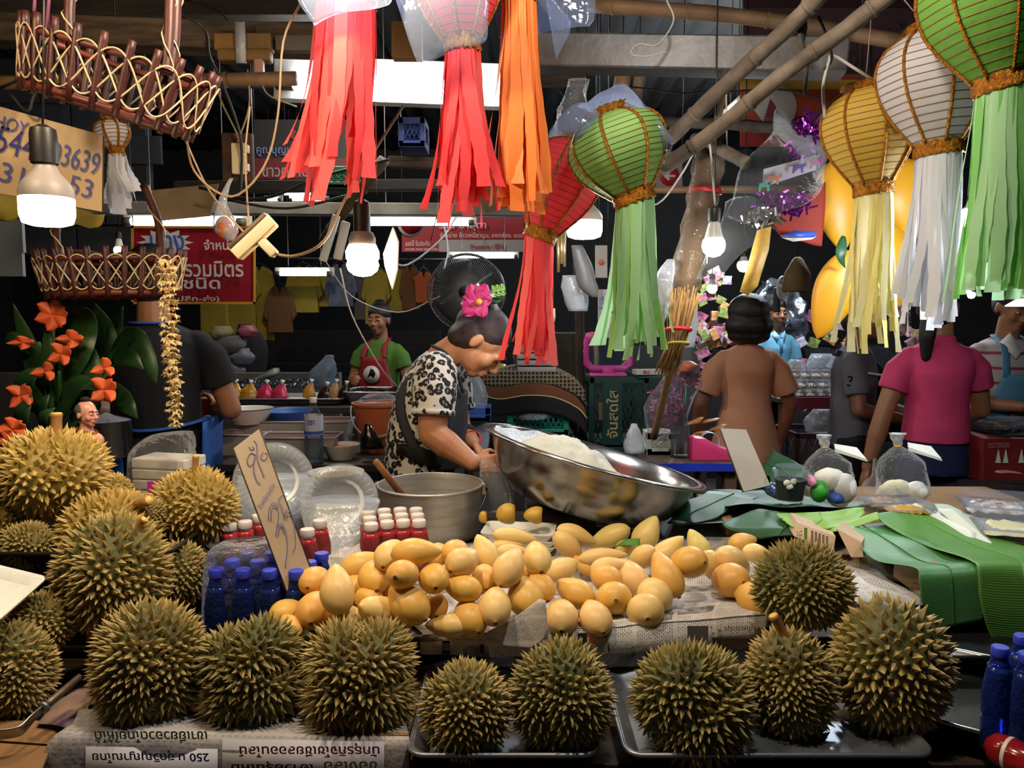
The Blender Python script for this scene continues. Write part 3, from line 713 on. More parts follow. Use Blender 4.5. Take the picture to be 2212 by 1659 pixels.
# print on the hanging edges
def blockp(par, x0, y0, x1, y1, Y, m, name='printed_block'):
    b = MB(); b.add([at(x0, y0, Y), at(x1, y0, Y), at(x1, y1, Y), at(x0, y1, Y)], [(3, 2, 1, 0)]); return b.build(name, m, par, smooth=False, thick=.0004)
for (x0, y0, x1, y1) in ((955, 1384, 972, 1416), (1036, 1392, 1046, 1412)): blockp(s1, x0, y0, x1, y1, 1.497, M_ink)
blockp(s1, 1248, 1368, 1268, 1392, 1.496, M_ink); blockp(s1, 1272, 1366, 1290, 1392, 1.496, M_inko)
ptext('ข่าวบ้าน', 1180, 1368, 1240, 1386, 1.495, M_ink, s1); ptext('ถนน', 957, 1388, 971, 1404, 1.494, mat('paper_white', '#cfcac2', .8), s1)
blockp(s2, 1485, 1352, 1530, 1386, 1.494, mat('print_grey', '#6d6a6c', .8)); ptext('โทร. -1750', 1535, 1352, 1560, 1392, 1.492, M_ink, s2); ptext('ประกาศข่าว', 1566, 1348, 1640, 1362, 1.535, M_ink, s2)
# box front wrapped in a printed page (upside down) at the near edge
M_page = news_mat('page_grey', base='#b0aeb2', pic=False, sc=40, ink='#8a878c')
pg = sheet('printed newspaper page turned upside down, wrapped over the near box edge', [(at(170, 1535, 1.34), at(876, 1550, 1.34)), (at(160, 1566, 1.29), at(882, 1592, 1.27)), (at(140, 1580, 1.262), at(884, 1604, 1.245)), (at(105, 1610, 1.245), at(884, 1640, 1.235)), (at(70, 1700, 1.235), at(888, 1720, 1.23))], M_page, 36, 4, wr=.003, seed=9)
def uptext(body, x0, y0, x1, y1, Y, m, bold=False):
    O = at((x0 + x1) / 2, (y0 + y1) / 2, Y); s = mpp((y0 + y1) / 2, Y)
    return text_fit(body, O, (-1, 0, 0), V((0, .12, -1)).normalized(), (x1 - x0) * s, (y1 - y0) * s, m, pg, bold=bold, lift=.001)
for nm_, bx in (('white_panel', (185, 1612, 470, 1700)), ('white_panel', (480, 1596, 830, 1700))):
    x0, y0, x1, y1 = bx; Yp = 1.232
    b = MB(); b.add([at(x0, y0, Yp + .012), at(x1, y0 + 6, Yp + .008), at(x1, y1, Yp - .006), at(x0, y1, Yp - .006)], [(3, 2, 1, 0)]); b.build(nm_, mat('panel_grey', '#cfd1da', .8, col2='#b5b7c2', sc=5), pg, thick=.0004)
uptext('250 บ.ฮุดวิญญาณไทย', 200, 1618, 452, 1650, 1.222, M_inkb, True)
uptext('เขาเยี่ยวอวดไทยให้ได้', 205, 1577, 448, 1606, 1.236, M_inkg, True)
uptext('นักธุรกิจโซเชียลออนไลน์', 516, 1602, 820, 1638, 1.220, M_inkr, True)
uptext('เอาวัยรุ่นใหม่', 500, 1642, 676, 1672, 1.212, mat('ink_navy', '#2b3046', .7), True)
uptext('ของเล่อ', 700, 1642, 816, 1672, 1.212, M_inky, True)
wb = thing('cardboard_box', 'flat cardboard box under the upside-down printed page', 'box', at(500, 1640, 1.27))
cbx0, cbx1 = at(130, 1620, 1.25).x, at(880, 1620, 1.25).x
MB().box(((cbx0 + cbx1) / 2, 1.42, ZF - .006), (cbx1 - cbx0, .32, .012)).build('box_base', mat('cardboard', '#9a7650', .85, col2='#85643f', sc=5), wb, smooth=False)
MB().box(((cbx0 + cbx1) / 2, 1.262, ZF + .012), (cbx1 - cbx0, .008, .05)).build('box_flap', MATS['cardboard'], wb, smooth=False)
cb2 = thing('cardboard_flap', 'brown cardboard flaps at the lower corner under the knife', 'cardboard', onz(60, 1600, ZF))
for (a, b_, c_, d_) in (((-40, 1560), (175, 1560), (120, 1612), (-40, 1600)), ((-40, 1606), (110, 1616), (80, 1690), (-40, 1690))):
    b = MB(); b.add([onz(*a, ZF + .012), onz(*b_, ZF + .012), onz(*c_, ZF + .012), onz(*d_, ZF + .012)], [(3, 2, 1, 0)]); b.build('flap', MATS['cardboard'], cb2, smooth=False, thick=.006)
sheet('torn page with a purple figure lying beside the knife', [(onz(170, 1500, ZF + .01), onz(215, 1490, ZF + .02)), (onz(100, 1555, ZF + .014), onz(180, 1560, ZF + .03)), (onz(80, 1575, ZF + .016), onz(150, 1580, ZF + .02))], mat('page_pinkish', '#a88c78', .8, col2='#6b5a70', sc=14), 10, 4, wr=.01, seed=11)
# long knife
kn = thing('knife', 'long bent steel knife with a worn metal handle at the lower corner', 'knife', onz(100, 1540, ZF + .05))
ka, kb = at(172, 1462, 1.36), at(98, 1525, 1.29)
MB().tube([ka, ka.lerp(kb, .9), kb], [(.0085, .006), (.0095, .007), (.0085, .006)], 10).build('handle', mat('worn_metal', '#8c7f74', .5, .6, col2='#5f554c', sc=20), kn)
MB().tube([kb, kb + (kb - ka).normalized() * .006], .011, 10).build('ferrule', M_tray, kn)
b = MB(); b.tube(spline([kb, at(70, 1552, 1.26), at(40, 1580, 1.235), at(-25, 1590, 1.22)], 5), [(.006 + .0006 * i, .0015) for i in range(16)], 8, side=(0, -.5, 1)); b.build('blade', mat('blade_steel', '#a29a92', .3, .9), kn)
# foam tray cut by the frame at the left
def foam_tray(name, label, c, w, d, h, M, m=None, film=None, group=None, puff=.012):
    t = thing(name, label, 'tray', c, group); Q = M.to_4x4(); m = m or M_foam; b = MB()
    def ring(sx, sy, z, r=.015):
        out = []
        for cx, cy, a0 in ((1, 1, 0), (-1, 1, 90), (-1, -1, 180), (1, -1, 270)):
            for k in range(5):
                a = R(a0 + 22.5 * k); out.append(Q @ V((cx * (sx / 2 - r) + r * math.cos(a), cy * (sy / 2 - r) + r * math.sin(a), z)))
        return out
    rs = [ring(w * .84, d * .8, 0), ring(w, d, h), ring(w, d, h + .003), ring(w * .95, d * .92, h + .002), ring(w * .82, d * .76, .005)]
    vs = sum(rs, []); N = 20; fs = [tuple(range(N - 1, -1, -1)), tuple(4 * N + k for k in range(N))]
    for i in range(4):
        for k in range(N): fs.append((i * N + k, i * N + (k + 1) % N, (i + 1) * N + (k + 1) % N, (i + 1) * N + k))
    b.add(vs, fs); b.build('tray_body', m, t, local=True, sharp=50)
    if film:
        b = MB(); b.grid(10, 8, lambda u, v: Q @ V(((u - .5) * w, (v - .5) * d, h + .004 + puff * math.sin(PI * u) * math.sin(PI * v) * (.7 + .5 * noise.noise(V((u * 4, v * 4, w * 9))))))); b.build('film', film, t, local=True)
    return t
M_foam = mat('white_foam', '#dcdcd6', .6, sss=.1)
M_film = clear('food_film', '#ffffff', .06, .06, .8, 50)
foam_tray('foam_tray', 'white foam tray with a bit of yellow fruit, cut by the frame edge', at(-45, 1292, 1.42), .17, .15, .02, frame((.25, -.25, 1), (0, -1, 0)), film=M_film)
# ============================================================= pots and basins
M_alu = mat('aluminium', '#c9c5be', .42, .7, col2='#aeaaa2', sc=6, bump=.08, stretch=(1, 1, 10))
M_ss = mat('stainless', '#a7a39e', .2, .97, col2='#8a8682', sc=3, bump=.02)
M_wire = mat('wire_steel', '#5c5d61', .35, .9)
M_spat = mat('spatula_wood', '#a26a3c', .6, col2='#7f4f2a', sc=12)
pc = at(931, 1152, 2.27); pc.z = ZM + .002; pr = 113 * mpp(1047, 2.27); ph = at(931, 1047, 2.27).z - pc.z
pt = thing('cooking_pot', 'big aluminium pot with a wire handle standing beside the seller', 'pot', pc)
b = MB(); b.lathe([(0, .0), (pr * .93, 0), (pr * .965, .008), (pr * .975, ph * .5), (pr * .985, ph * .97), (pr * 1.0, ph), (pr * 1.005, ph + .004), (pr * .985, ph + .005), (pr * .965, ph * .97), (pr * .95, .012), (pr * .9, .006), (0, .005)], 64); b.build('pot_body', M_alu, pt, local=True, sharp=50)
MB().tube([V((pr * 1.0 * math.cos(2 * PI * k / 48), pr * math.sin(2 * PI * k / 48), ph + .002)) for k in range(48)], .0045, 6, closed=True).build('rolled_rim', M_alu, pt, local=True)
for sx in (-1, 1):
    e = V((sx * (pr + .006), 0, ph * .93)); MB().box(e - V((sx * .003, 0, 0)), (.012, .03, .035)).build('handle_lug', M_alu, pt, local=True, bevel=.002)
    MB().tube([e + V((0, .011 * math.cos(a), .011 * math.sin(a) + .008)) for a in [2 * PI * k / 14 for k in range(14)]], .0025, 6, closed=True).build('ring', M_wire, pt, local=True)
a0 = R(-62); MB().tube([V(((pr + .012) * math.cos(PI * k / 28), -(pr + .012) * math.sin(PI * k / 28) * math.cos(a0), ph * .93 + (pr + .012) * math.sin(PI * k / 28) * math.sin(a0) * .78)) for k in range(29)], .003, 6).build('wire_handle', M_wire, pt, local=True)
sp = thing('wooden_spatula', 'wooden stick leaning in the aluminium pot', 'spatula', at(860, 1052, 2.28))
MB().tube([at(811, 996, 2.18), at(858, 1056, 2.3), at(885, 1090, 2.36)], [(.010, .006), (.011, .006), (.012, .006)], 10).build('stick', M_spat, sp)
# tilted basin with sticky rice
bc = at(1283, 981, 2.30); br = 243 * mpp(981, 2.30)
BQ = frame((.27, .045, 1), (0, -1, 0)); BM = BQ.to_4x4(); bd = .165
bs = thing('steel_basin', 'large tilted stainless steel basin of white sticky rice', 'basin', bc)
b = MB(); b.lathe([(0, -bd), (br * .55, -bd), (br * .68, -bd * .92), (br * .80, -bd * .66), (br * .885, -bd * .3), (br * .925, -.006), (br * .95, -.001), (br * 1.0, -.004), (br * 1.003, -.007), (br * .998, -.002), (br * .95, .002), (br * .92, -.002), (br * .875, -bd * .3), (br * .79, -bd * .65), (br * .67, -bd * .90), (br * .54, -bd * .97), (0, -bd * .97)], 80, BM)
b.build('basin_body', M_ss, bs, local=True, sharp=60)
MB().tube([BM @ V((br * 1.0 * math.cos(2 * PI * k / 64), br * math.sin(2 * PI * k / 64), -.004)) for k in range(64)], .0048, 6, closed=True).build('rolled_rim', M_ss, bs, local=True)
M_rice = mat('sticky_rice', '#dad8c8', .55, col2='#cfcdb8', sc=30, bump=.9, bsc=260, sss=.15)
b = MB()
def ricef(u, v):
    a = 2 * PI * u; rr = v
    x, y = rr * math.cos(a) * .60 - .20, rr * math.sin(a) * .48 - .02
    e = x * br, y * br
    h = .07 * (1 - rr ** 2.4) * (1.1 - .5 * (x + .2)) + .012 * noise.noise(V((x * 7, y * 7, 0))) + .006 * noise.noise(V((x * 20, y * 20, 3)))
    rad = math.hypot(x, y); bowl = -bd * .97 * max(0, 1 - (rad / .88) ** 5)
    edge = 1 + .14 * noise.noise(V((math.cos(a) * 3, math.sin(a) * 3, 2)))
    return BM @ V((e[0] * edge, e[1] * edge, -.048 + h - .02 * rr))
b.grid(72, 26, ricef); rc_ = b.build('sticky_rice', M_rice, local=True); rc_.location = bc; tag(rc_, 'mound of white sticky rice heaped in the tilted steel basin', 'rice', kind='stuff')
b = MB(); b.grid(30, 8, lambda u, v: BM @ V((math.cos(PI * .55 + 1.35 * PI * u * .55) * br * (.55 + .37 * v), math.sin(PI * .55 + 1.35 * PI * u * .55) * br * (.55 + .37 * v), -.045 + .04 * v + .010 * noise.noise(V((u * 9, v * 5, 1))))))
o = b.build('plastic_film', clear('rice_film', '#ffffff', .10, .07, 1.0, 60), local=True); o.location = bc; tag(o, 'crumpled clear film over one side of the rice basin', 'film')
hs = thing('wooden_block', 'dark block propping up the high side of the tilted basin', 'block', (bc.x - .06, bc.y + .02, ZM))
MB().box((bc.x - .10, bc.y + .03, ZM + .03), (.20, .22, .06)).build('block_body', M_timber2, hs, smooth=False)
# enamel basin with yellow mung beans behind the plates
def bowl(name, label, c, r, h, m, mrim=None, content=None, cat='bowl', foot=.6, Q=None, group=None):
    t = thing(name, label, cat, c, group); Q = (Q or Matrix()).to_4x4()
    MB().lathe([(0, .004), (r * foot, 0), (r * foot * 1.05, .006), (r * .85, h * .55), (r * .97, h * .93), (r * 1.0, h), (r * .98, h), (r * .94, h * .9), (r * .82, h * .56), (r * foot, .012), (0, .010)], 40, Q).build('bowl_body', m, t, local=True, sharp=60)
    if mrim: MB().tube([Q @ V((r * math.cos(2 * PI * k / 40), r * math.sin(2 * PI * k / 40), h)) for k in range(40)], r * .016, 6, closed=True).build('rim_line', mrim, t, local=True)
    if content:
        mc, lev, lump = content; b = MB()
        b.grid(30, 8, lambda u, v: Q @ V((r * .88 * v * math.cos(2 * PI * u), r * .88 * v * math.sin(2 * PI * u), h * lev + lump * noise.noise(V((v * math.cos(2 * PI * u) * 3, v * math.sin(2 * PI * u) * 3, r * 50))) + lump * (1 - v)))); b.build('contents', mc, t, local=True)
    return t
M_enam = mat('white_enamel', '#cfcfc8', .3); M_enrim = mat('enamel_rim', '#20202a', .4)
bw = at(726, 1032, 2.42); bw.z = ZM
bowl('enamel_basin', 'white enamel basin of yellow roasted beans behind the clear plates', V((bw.x, 2.42, at(726, 1018, 2.42).z - .055)), 60 * mpp(1018, 2.42), .055, M_enam, None, (mat('mung_bean', '#b98a3c', .8, col2='#8a5f26', sc=20, bump=.5), .72, .006), 'basin')
b = MB().box((bw.x, 2.42, (ZM + at(726, 1018, 2.42).z - .055) / 2), (.10, .10, at(726, 1018, 2.42).z - .055 - ZM)); tag(b.build('cardboard_block', MATS['cardboard'], smooth=False), 'small cardboard block under the enamel basin of beans', 'block')
# clear plastic plates in a bag
M_plate = clear('clear_plate', '#f6f8fa', .10, .05, .25, 18, '#e8eef4')
M_bagw = mat('white_stack', '#dcdfe4', .5, transl=.3)
def clear_plate(label, c, r, up, n):
    t = thing('clear_plate', label, 'plate', c, 'clear plastic plates'); Q = frame(up, (0, 0, -1)).to_4x4()
    for i in range(n):
        o = i * .007; b = MB(); N = 72; vs = []; prof = [(0, 0), (.50, 0), (.54, .004), (.60, .016), (.66, .022), (.90, .026), (.97, .020), (1.0, .022)]
        prof = [(a * r, z) for a, z in prof]
        b.lathe([(a, z - o) for a, z in prof], N, Q)
        o0 = len(b.v)
        for j, p in enumerate(b.v):
            pass
        b.build('plate_shell', M_plate, t, local=True)
        rb = MB()
        for k in range(36):
            a = 2 * PI * k / 36; d = V((math.cos(a), math.sin(a), 0))
            rb.tube([Q @ (d * r * .68 + V((0, 0, .024 - o))), Q @ (d * r * .92 + V((0, 0, .028 - o)))], r * .018, 4)
        if i == 0: rb.build('fluted_rim', M_plate, t, local=True)['kind'] = 'stuff'
    return t
clear_plate('clear fluted plastic plate facing out, front of the stack beside the pot', at(735, 1086, 1.98), 84 * mpp(1086, 1.98), (-.05, -1, .42), 4)
clear_plate('clear fluted plastic plate behind the price board', at(592, 1040, 2.05), 84 * mpp(1040, 2.05), (.25, -1, .35), 4)
def bag(name, label, pts, m, cat='bag', group=None, knot=None, seed=0, sq=.6, wr=.12, parent=None, n=20):
    """pts: (px, py, halfwidth px, Y) from bottom to top; soft bag built from rounded sections"""
    b = MB(); P = [at(x, y, Y) for x, y, w, Y in pts]; Wd = [w * mpp(y, Y) for x, y, w, Y in pts]
    SP = spline(P, 3); k = len(SP); Ws = [Wd[min(int(i / 3), len(Wd) - 1)] * (1 - (i % 3) / 3) + Wd[min(int(i / 3) + 1, len(Wd) - 1)] * ((i % 3) / 3) for i in range(k)]
    vs = []; fs = []
    for i in range(k):
        for j in range(n):
            a = 2 * PI * j / n; d = V((math.cos(a), math.sin(a) * sq, 0))
            f = 1 + wr * noise.noise(V((math.cos(a) * 2.5 + seed, math.sin(a) * 2.5, i * .55 + seed)))
            vs.append(SP[i] + d * Ws[i] * f)
    for i in range(k - 1):
        for j in range(n): fs.append((i * n + j, i * n + (j + 1) % n, (i + 1) * n + (j + 1) % n, (i + 1) * n + j))
    fs.append(tuple(range(n - 1, -1, -1))); fs.append(tuple((k - 1) * n + j for j in range(n)))
    b.add(vs, fs); o = b.build(name, m, parent)
    return o if parent else tag(o, label, cat, group)
M_bag = clear('clear_bag', '#ffffff', .05, .06, .9, 40, '#dfe6f0', .5); M_bagm = clear('milky_bag', '#f4f6fa', .30, .15, .8, 30, '#c9ced6')
M_bagc = clear('cloudy_bag', '#f4f6fa', .55, .25, .8, 24, '#d6dae0')
bag('plastic_bag', 'cloudy white plastic bag holding the stack under the clear plates', [(735, 1196, 8, 1.88), (735, 1180, 34, 1.92), (735, 1150, 72, 1.96), (735, 1110, 80, 2.0), (735, 1080, 82, 2.02)], M_bagc, wr=.1)
bag('plastic_bag', 'cloudy plastic bag bulging between the price board and the napkins', [(580, 1145, 62, 2.06), (580, 1110, 80, 2.08), (585, 1070, 82, 2.1), (590, 1030, 78, 2.12)], M_bagc, wr=.15, seed=3)
bag('plastic_bag', 'clear bag the seller is filling between the pot and the basin', [(1075, 1105, 26, 2.3), (1072, 1080, 34, 2.3), (1066, 1045, 30, 2.32), (1056, 1010, 20, 2.36), (1050, 990, 10, 2.4)], M_bag, wr=.2, seed=5)
# napkin pack in clear film
np_ = thing('napkin_pack', 'pack of white napkins in clear film behind the durians', 'napkins', at(350, 1060, 2.05))
q0 = at(283, 990, 2.02); q1 = at(420, 985, 2.12)
hx = (at(418, 1060, 2.05).x - at(288, 1060, 2.05).x) / 2
nz0 = ZM; nz1 = at(350, 992, 2.05).z
M_nap = mat('napkin', '#d3cdc3', .8, transl=.2)
for i in range(9): MB().box((at(350, 1060, 2.05).x, 2.10, nz0 + (nz1 - nz0) * (i + .5) / 9), (hx * 2, .10, (nz1 - nz0) / 9 - .0015), Matrix.Rotation(R(-12), 3, 'Z')).build('napkin_bundle', M_nap, np_, smooth=False, bevel=.004)
bag('pack_film', '', [(350, 1078, 72, 2.08), (350, 1040, 74, 2.08), (350, 990, 72, 2.08), (356, 965, 66, 2.08), (372, 940, 46, 2.08), (395, 932, 20, 2.08)], M_bag, parent=np_, wr=.06, sq=.62)
blockp(np_, 318, 1040, 342, 1072, 2.01, mat('magenta_print', '#b02a86', .5), 'printed_mark')
# ============================================================= bottles
M_cap = mat('blue_cap', '#3040c4', .35); M_capw = mat('white_cap', '#d6cdc8', .4); M_blueb = clear('blue_bottle', '#7f9fe8', .06, .05, .7, 60, '#5f7fe0')
M_water = mat('water_blue', '#2f55c8', .06, col2='#4a74dc', sc=24, spec=1.0, trans=.8); M_redj = mat('red_drink', '#d8363c', .2, col2='#c42832', sc=10, sss=.1, transl=.3)
M_clearb = clear('pet_bottle', '#ffffff', .05, .05, .3, 30, '#9aa4b0')
def bottle(name, label, c, h, r, mb, mc, ml, level, group=None, cap_h=.018, cap_r=.0155, capm=None):
    t = thing(name, label, 'bottle', c, group)
    P = [(0, .003), (r * .8, 0), (r, .008), (r, h * .30), (r * .95, h * .33), (r, h * .36), (r * .99, h * .60), (r * .80, h * .76), (cap_r * .95, h * .89), (cap_r * .9, h - cap_h)]

    b = MB(); b.lathe(P, 18); b.build('bottle_body', mb, t, local=True)
    z = h * level; L = [(0, .005), (r * .78, .004), (r * .95, .01)]
    for (rr, zz) in P[3:]:
        if zz < z: L.append((rr * .95, zz))
    L += [(L[-1][0] * .98, z), (0, z)]
    b = MB(); b.lathe(L, 16); b.build('liquid', ml, t, local=True)
    b = MB(); b.lathe([(cap_r * 1.02, h - cap_h), (cap_r * 1.05, h - cap_h * .8), (cap_r * 1.05, h - .002), (cap_r * .95, h), (0, h)], 20); b.build('cap', mc, t, local=True, sharp=50)
    return t
ORD = ['first', 'second', 'third', 'fourth', 'fifth']
wp = None
for r_ in range(3):
    for c_ in range(4):
        x = -.632 + c_ * .058 + r_ * .012; y = 1.60 + r_ * .060 - c_ * .004
        lb = 'blue-capped water bottle in the film pack, %s row, %s from the durian side' % (ORD[r_], ORD[c_])
        if wp is None: wp = bottle('water_bottle', lb, (x, y, ZF), .215, .028, M_blueb, M_cap, M_water, .82, 'blue-capped water bottles in the film pack')
        else: dup(wp, (x, y, ZF), label=lb)
bag('shrink_film', 'shrink film stretched over the blue-capped water bottles', [(530, 1400, 84, 1.66), (530, 1330, 92, 1.66), (532, 1240, 90, 1.66), (534, 1190, 82, 1.66), (536, 1172, 60, 1.68)], clear('shrink_film', '#e8ecff', .05, .06, 1.0, 50), cat='film', wr=.05, sq=.8)
rb0 = None
def red(px, py, Y, lb):
    global rb0
    p = at(px, py, Y); c = (p.x, p.y, ZM)
    if rb0 is None: rb0 = bottle('drink_bottle', lb, c, .150, .026, M_clearb, M_capw, M_redj, .84, 'red drink bottles with white caps', cap_h=.016, cap_r=.0165)
    else: dup(rb0, c, label=lb)
for r_ in range(3):
    for c_ in range(4):
        red(802 + c_ * 34.5 - r_ * 3, 1150, 1.83 + r_ * .058 + (.02 if c_ == 1 else .03 * (c_ > 1)), 'red drink bottle before the aluminium pot, %s row, %s from the clear plates' % (ORD[r_], ORD[c_]))
red(496, 1158, 1.83, 'red drink bottle right behind the water pack, beside the durian')
red(530, 1158, 1.85, 'red drink bottle behind the middle of the water pack')
red(560, 1158, 1.91, 'red drink bottle in the back row near the price board edge')
red(664, 1158, 1.78, 'red drink bottle just past the price board, nearer one')
red(692, 1158, 1.86, 'red drink bottle just past the price board, behind the nearer one')
# ============================================================= price board and other cards
M_card = mat('grey_card', '#a99882', .85, col2='#98866f', sc=4, bump=.1); M_edge = mat('card_edge', '#4a3626', .9, col2='#33251a', sc=60)
M_blue_pen = mat('blue_pen', '#4a5296', .6)
def board(name, label, q, m, th=.006, cat='sign', edge=True):
    """q: four world corners (tl, tr, br, bl)"""
    t = thing(name, label, cat, sum((V(p) for p in q), V((0, 0, 0))) / 4)
    U = (q[1] - q[0]).normalized(); N = (q[1] - q[0]).cross(q[3] - q[0]).normalized()
    if N.y > 0: N = -N
    b = MB(); b.hexa([p - N * th for p in q] + list(q)); b.build('card', m, t, smooth=False)
    if edge:
        for i in (3, 1):
            a, c = q[i], q[(i + 1) % 4]; MB().tube([a - N * th / 2, c - N * th / 2], th * .55, 6).build('cut_edge', M_edge, t)
    return t, N
def hit(px, py, P0, N):
    d = ray(px, py); O = V((0, 0, CAMZ)); return O + d * ((P0 - O).dot(N) / d.dot(N))
def strokes(par, lines, P0, N, m, r=.0008):
    for L in lines:
        b = MB(); b.tube(spline([hit(x, y, P0, N) + N * .001 for x, y in L], 4), r, 5); b.build('pen_stroke', m, par)
pq = [at(505, 968, 1.70), at(560, 926, 1.74), at(669, 1224, 1.62), at(635, 1316, 1.56)]
pb, pN = board('price_board', 'tall leaning cardboard price sign with a big 35 in blue pen', pq, M_card)
Z7 = lambda L: [(480 + x * .3014, 880 + y * .3014) for x, y in L]
strokes(pb, [Z7(L) for L in (
    [(192, 282), (205, 305), (228, 300), (215, 282)],
    [(240, 345), (205, 330), (180, 370), (185, 410), (205, 420), (232, 380), (238, 335), (226, 400), (228, 470), (250, 530), (276, 550)],
    [(226, 238), (246, 265), (250, 320), (256, 390), (285, 460), (300, 502)],
    [(293, 320), (276, 355), (290, 380), (312, 372), (324, 340), (308, 325)],
    [(334, 812), (335, 740), (358, 690), (385, 690), (402, 740), (404, 800), (392, 860)],
    [(352, 815), (352, 750), (370, 705), (390, 720)],
    [(384, 926), (392, 870), (418, 835), (444, 860), (462, 930), (468, 1010), (452, 1150)],
    [(398, 922), (410, 870), (428, 850), (448, 900)],
    [(404, 662), (440, 620)], [(402, 670), (428, 720), (448, 790)],
    [(448, 800), (456, 745), (480, 735), (505, 790), (522, 890), (526, 985), (506, 1040)],
    [(462, 795), (472, 760), (490, 770)])], pq[0], pN, M_blue_pen)
U_ = (hit(591, 1043, pq[0], pN) - hit(560, 1095, pq[0], pN)).normalized(); W_ = pN.cross(U_).normalized()
text_fit('ข้าวเหนียวมะม่วง', hit(575, 1070, pq[0], pN), U_, W_, .062, .012, M_blue_pen, pb)
cq = [at(1556, 925, 2.42), at(1612, 928, 2.44), at(1664, 1048, 2.3), at(1606, 1062, 2.26)]
board('blank_card', 'blank grey cardboard strip leaning by the pink tape dispenser', cq, mat('card_pale', '#a59c8d', .85, col2='#978e80', sc=4), .005, 'card')
nq = [at(-30, 222, 1.95), at(222, 292, 1.95), at(220, 457, 1.95), at(-30, 412, 1.95)]
nb, nN = board('phone_sign', 'cream cardboard with pen-written phone numbers behind the big bulb', nq, mat('card_cream', '#c0a684', .85, col2='#b59a78', sc=3), .005)
U_ = (nq[1] - nq[0]).normalized(); W_ = nN.cross(U_).normalized(); k_ = mpp(340, 1.95)
for body, x0, y0, x1, y1, mm in (('HOY', -10, 256, 62, 284, M_blue_pen), ('544', -6, 282, 78, 338, mat('pen_navy', '#33337a', .6)), ('03639', 112, 320, 216, 366, M_blue_pen), ('31', 2, 356, 52, 398, M_blue_pen), ('53', 150, 384, 200, 424, M_blue_pen)):
    text_fit(body, at((x0 + x1) / 2, (y0 + y1) / 2, 1.945), U_, W_, (x1 - x0) * k_, (y1 - y0) * k_, mm, nb)
# ============================================================= cut fruit trays beside the basin
for i, (dx, dy) in enumerate(((0, 0), (.006, .004), (-.004, .008))):
    foam_tray('foam_tray', ('lowest', 'middle', 'topmost')[i] + ' white foam tray in the stack with cut mango by the pot', V((at(1125, 1150, 2.08).x + dx, 2.08 + dy, ZM + .012 + i * .016)), .20, .13, .018, Matrix.Rotation(R(-8), 3, 'Z'), group='foam trays by the pot')
M_flesh = mat('mango_flesh', '#c9a43c', .5, col2='#b58f30', sc=20, sss=.1, bump=.2)
def chunk(label, px, py, Y, w, h, seed):
    c = at(px, py, Y); k = mpp(py, Y); b = MB()
    b.ell(c, (w / 2 * k, w / 2.6 * k, h / 2 * k), nu=18, nv=12)
    b.v = [tuple(V(p) + V((min(0, c.x + w * k * .28 - p[0]), 0, 0)) + V((noise.noise(V(p) * 30 + V((seed, 0, 0))) * .003,) * 3)) for p in b.v]
    return tag(b.build('mango_half', M_flesh), label, 'fruit', 'cut mango on the foam tray')
chunk('peeled mango half with a flat cut side on the foam tray', 1098, 1110, 2.07, 52, 46, 1)
chunk('smaller peeled mango half lying on the foam tray under the basin', 1157, 1113, 2.08, 50, 36, 2)
chunk('small lump of cut mango beside the pot', 1046, 1116, 2.12, 22, 28, 3)
# ============================================================= banana leaves and goods on the right of the stall
def leaf_mat(nm, a, b, vein, sc=60, rough=.42, axis=1, transl=.10):
    t = NT(nm); w = t.new('ShaderNodeTexWave'); w.bands_direction = 'XYZ'[axis]; w.inputs['Scale'].default_value = sc; w.inputs['Distortion'].default_value = 1.2; w.inputs['Detail'].default_value = 2
    t.link(t.coord('UV'), w.inputs['Vector'])
    c = t.mix(t.ramp(t.noise(5, 3), [(.35, 0), (.65, 1)]), a, b); c = t.mix(t.math('MULTIPLY', w.outputs['Fac'], .6), c, vein)
    t.set(col=c, rough=rough, spec=.4); t.bump(w.outputs['Fac'], .25, .004)
    tr = t.new('ShaderNodeBsdfTranslucent'); t.link(c, tr.inputs[0]); mx = t.new('ShaderNodeMixShader'); mx.inputs[0].default_value = transl
    t.link(t.b.outputs[0], mx.inputs[1]); t.link(tr.outputs[0], mx.inputs[2]); t.link(mx.outputs[0], t.out.inputs[0]); return t.m
M_lfd = leaf_mat('leaf_dark', '#2c5a38', '#376842', '#234a2e', 22); M_lfm = leaf_mat('leaf_mid', '#588c3e', '#6aa04a', '#447a34', 30)
M_lfl = leaf_mat('leaf_light', '#8fbc46', '#7fb03c', '#6f9c34', 22); M_lft = leaf_mat('leaf_torn', '#2f6a34', '#3f7c40', '#6aa266', 34)
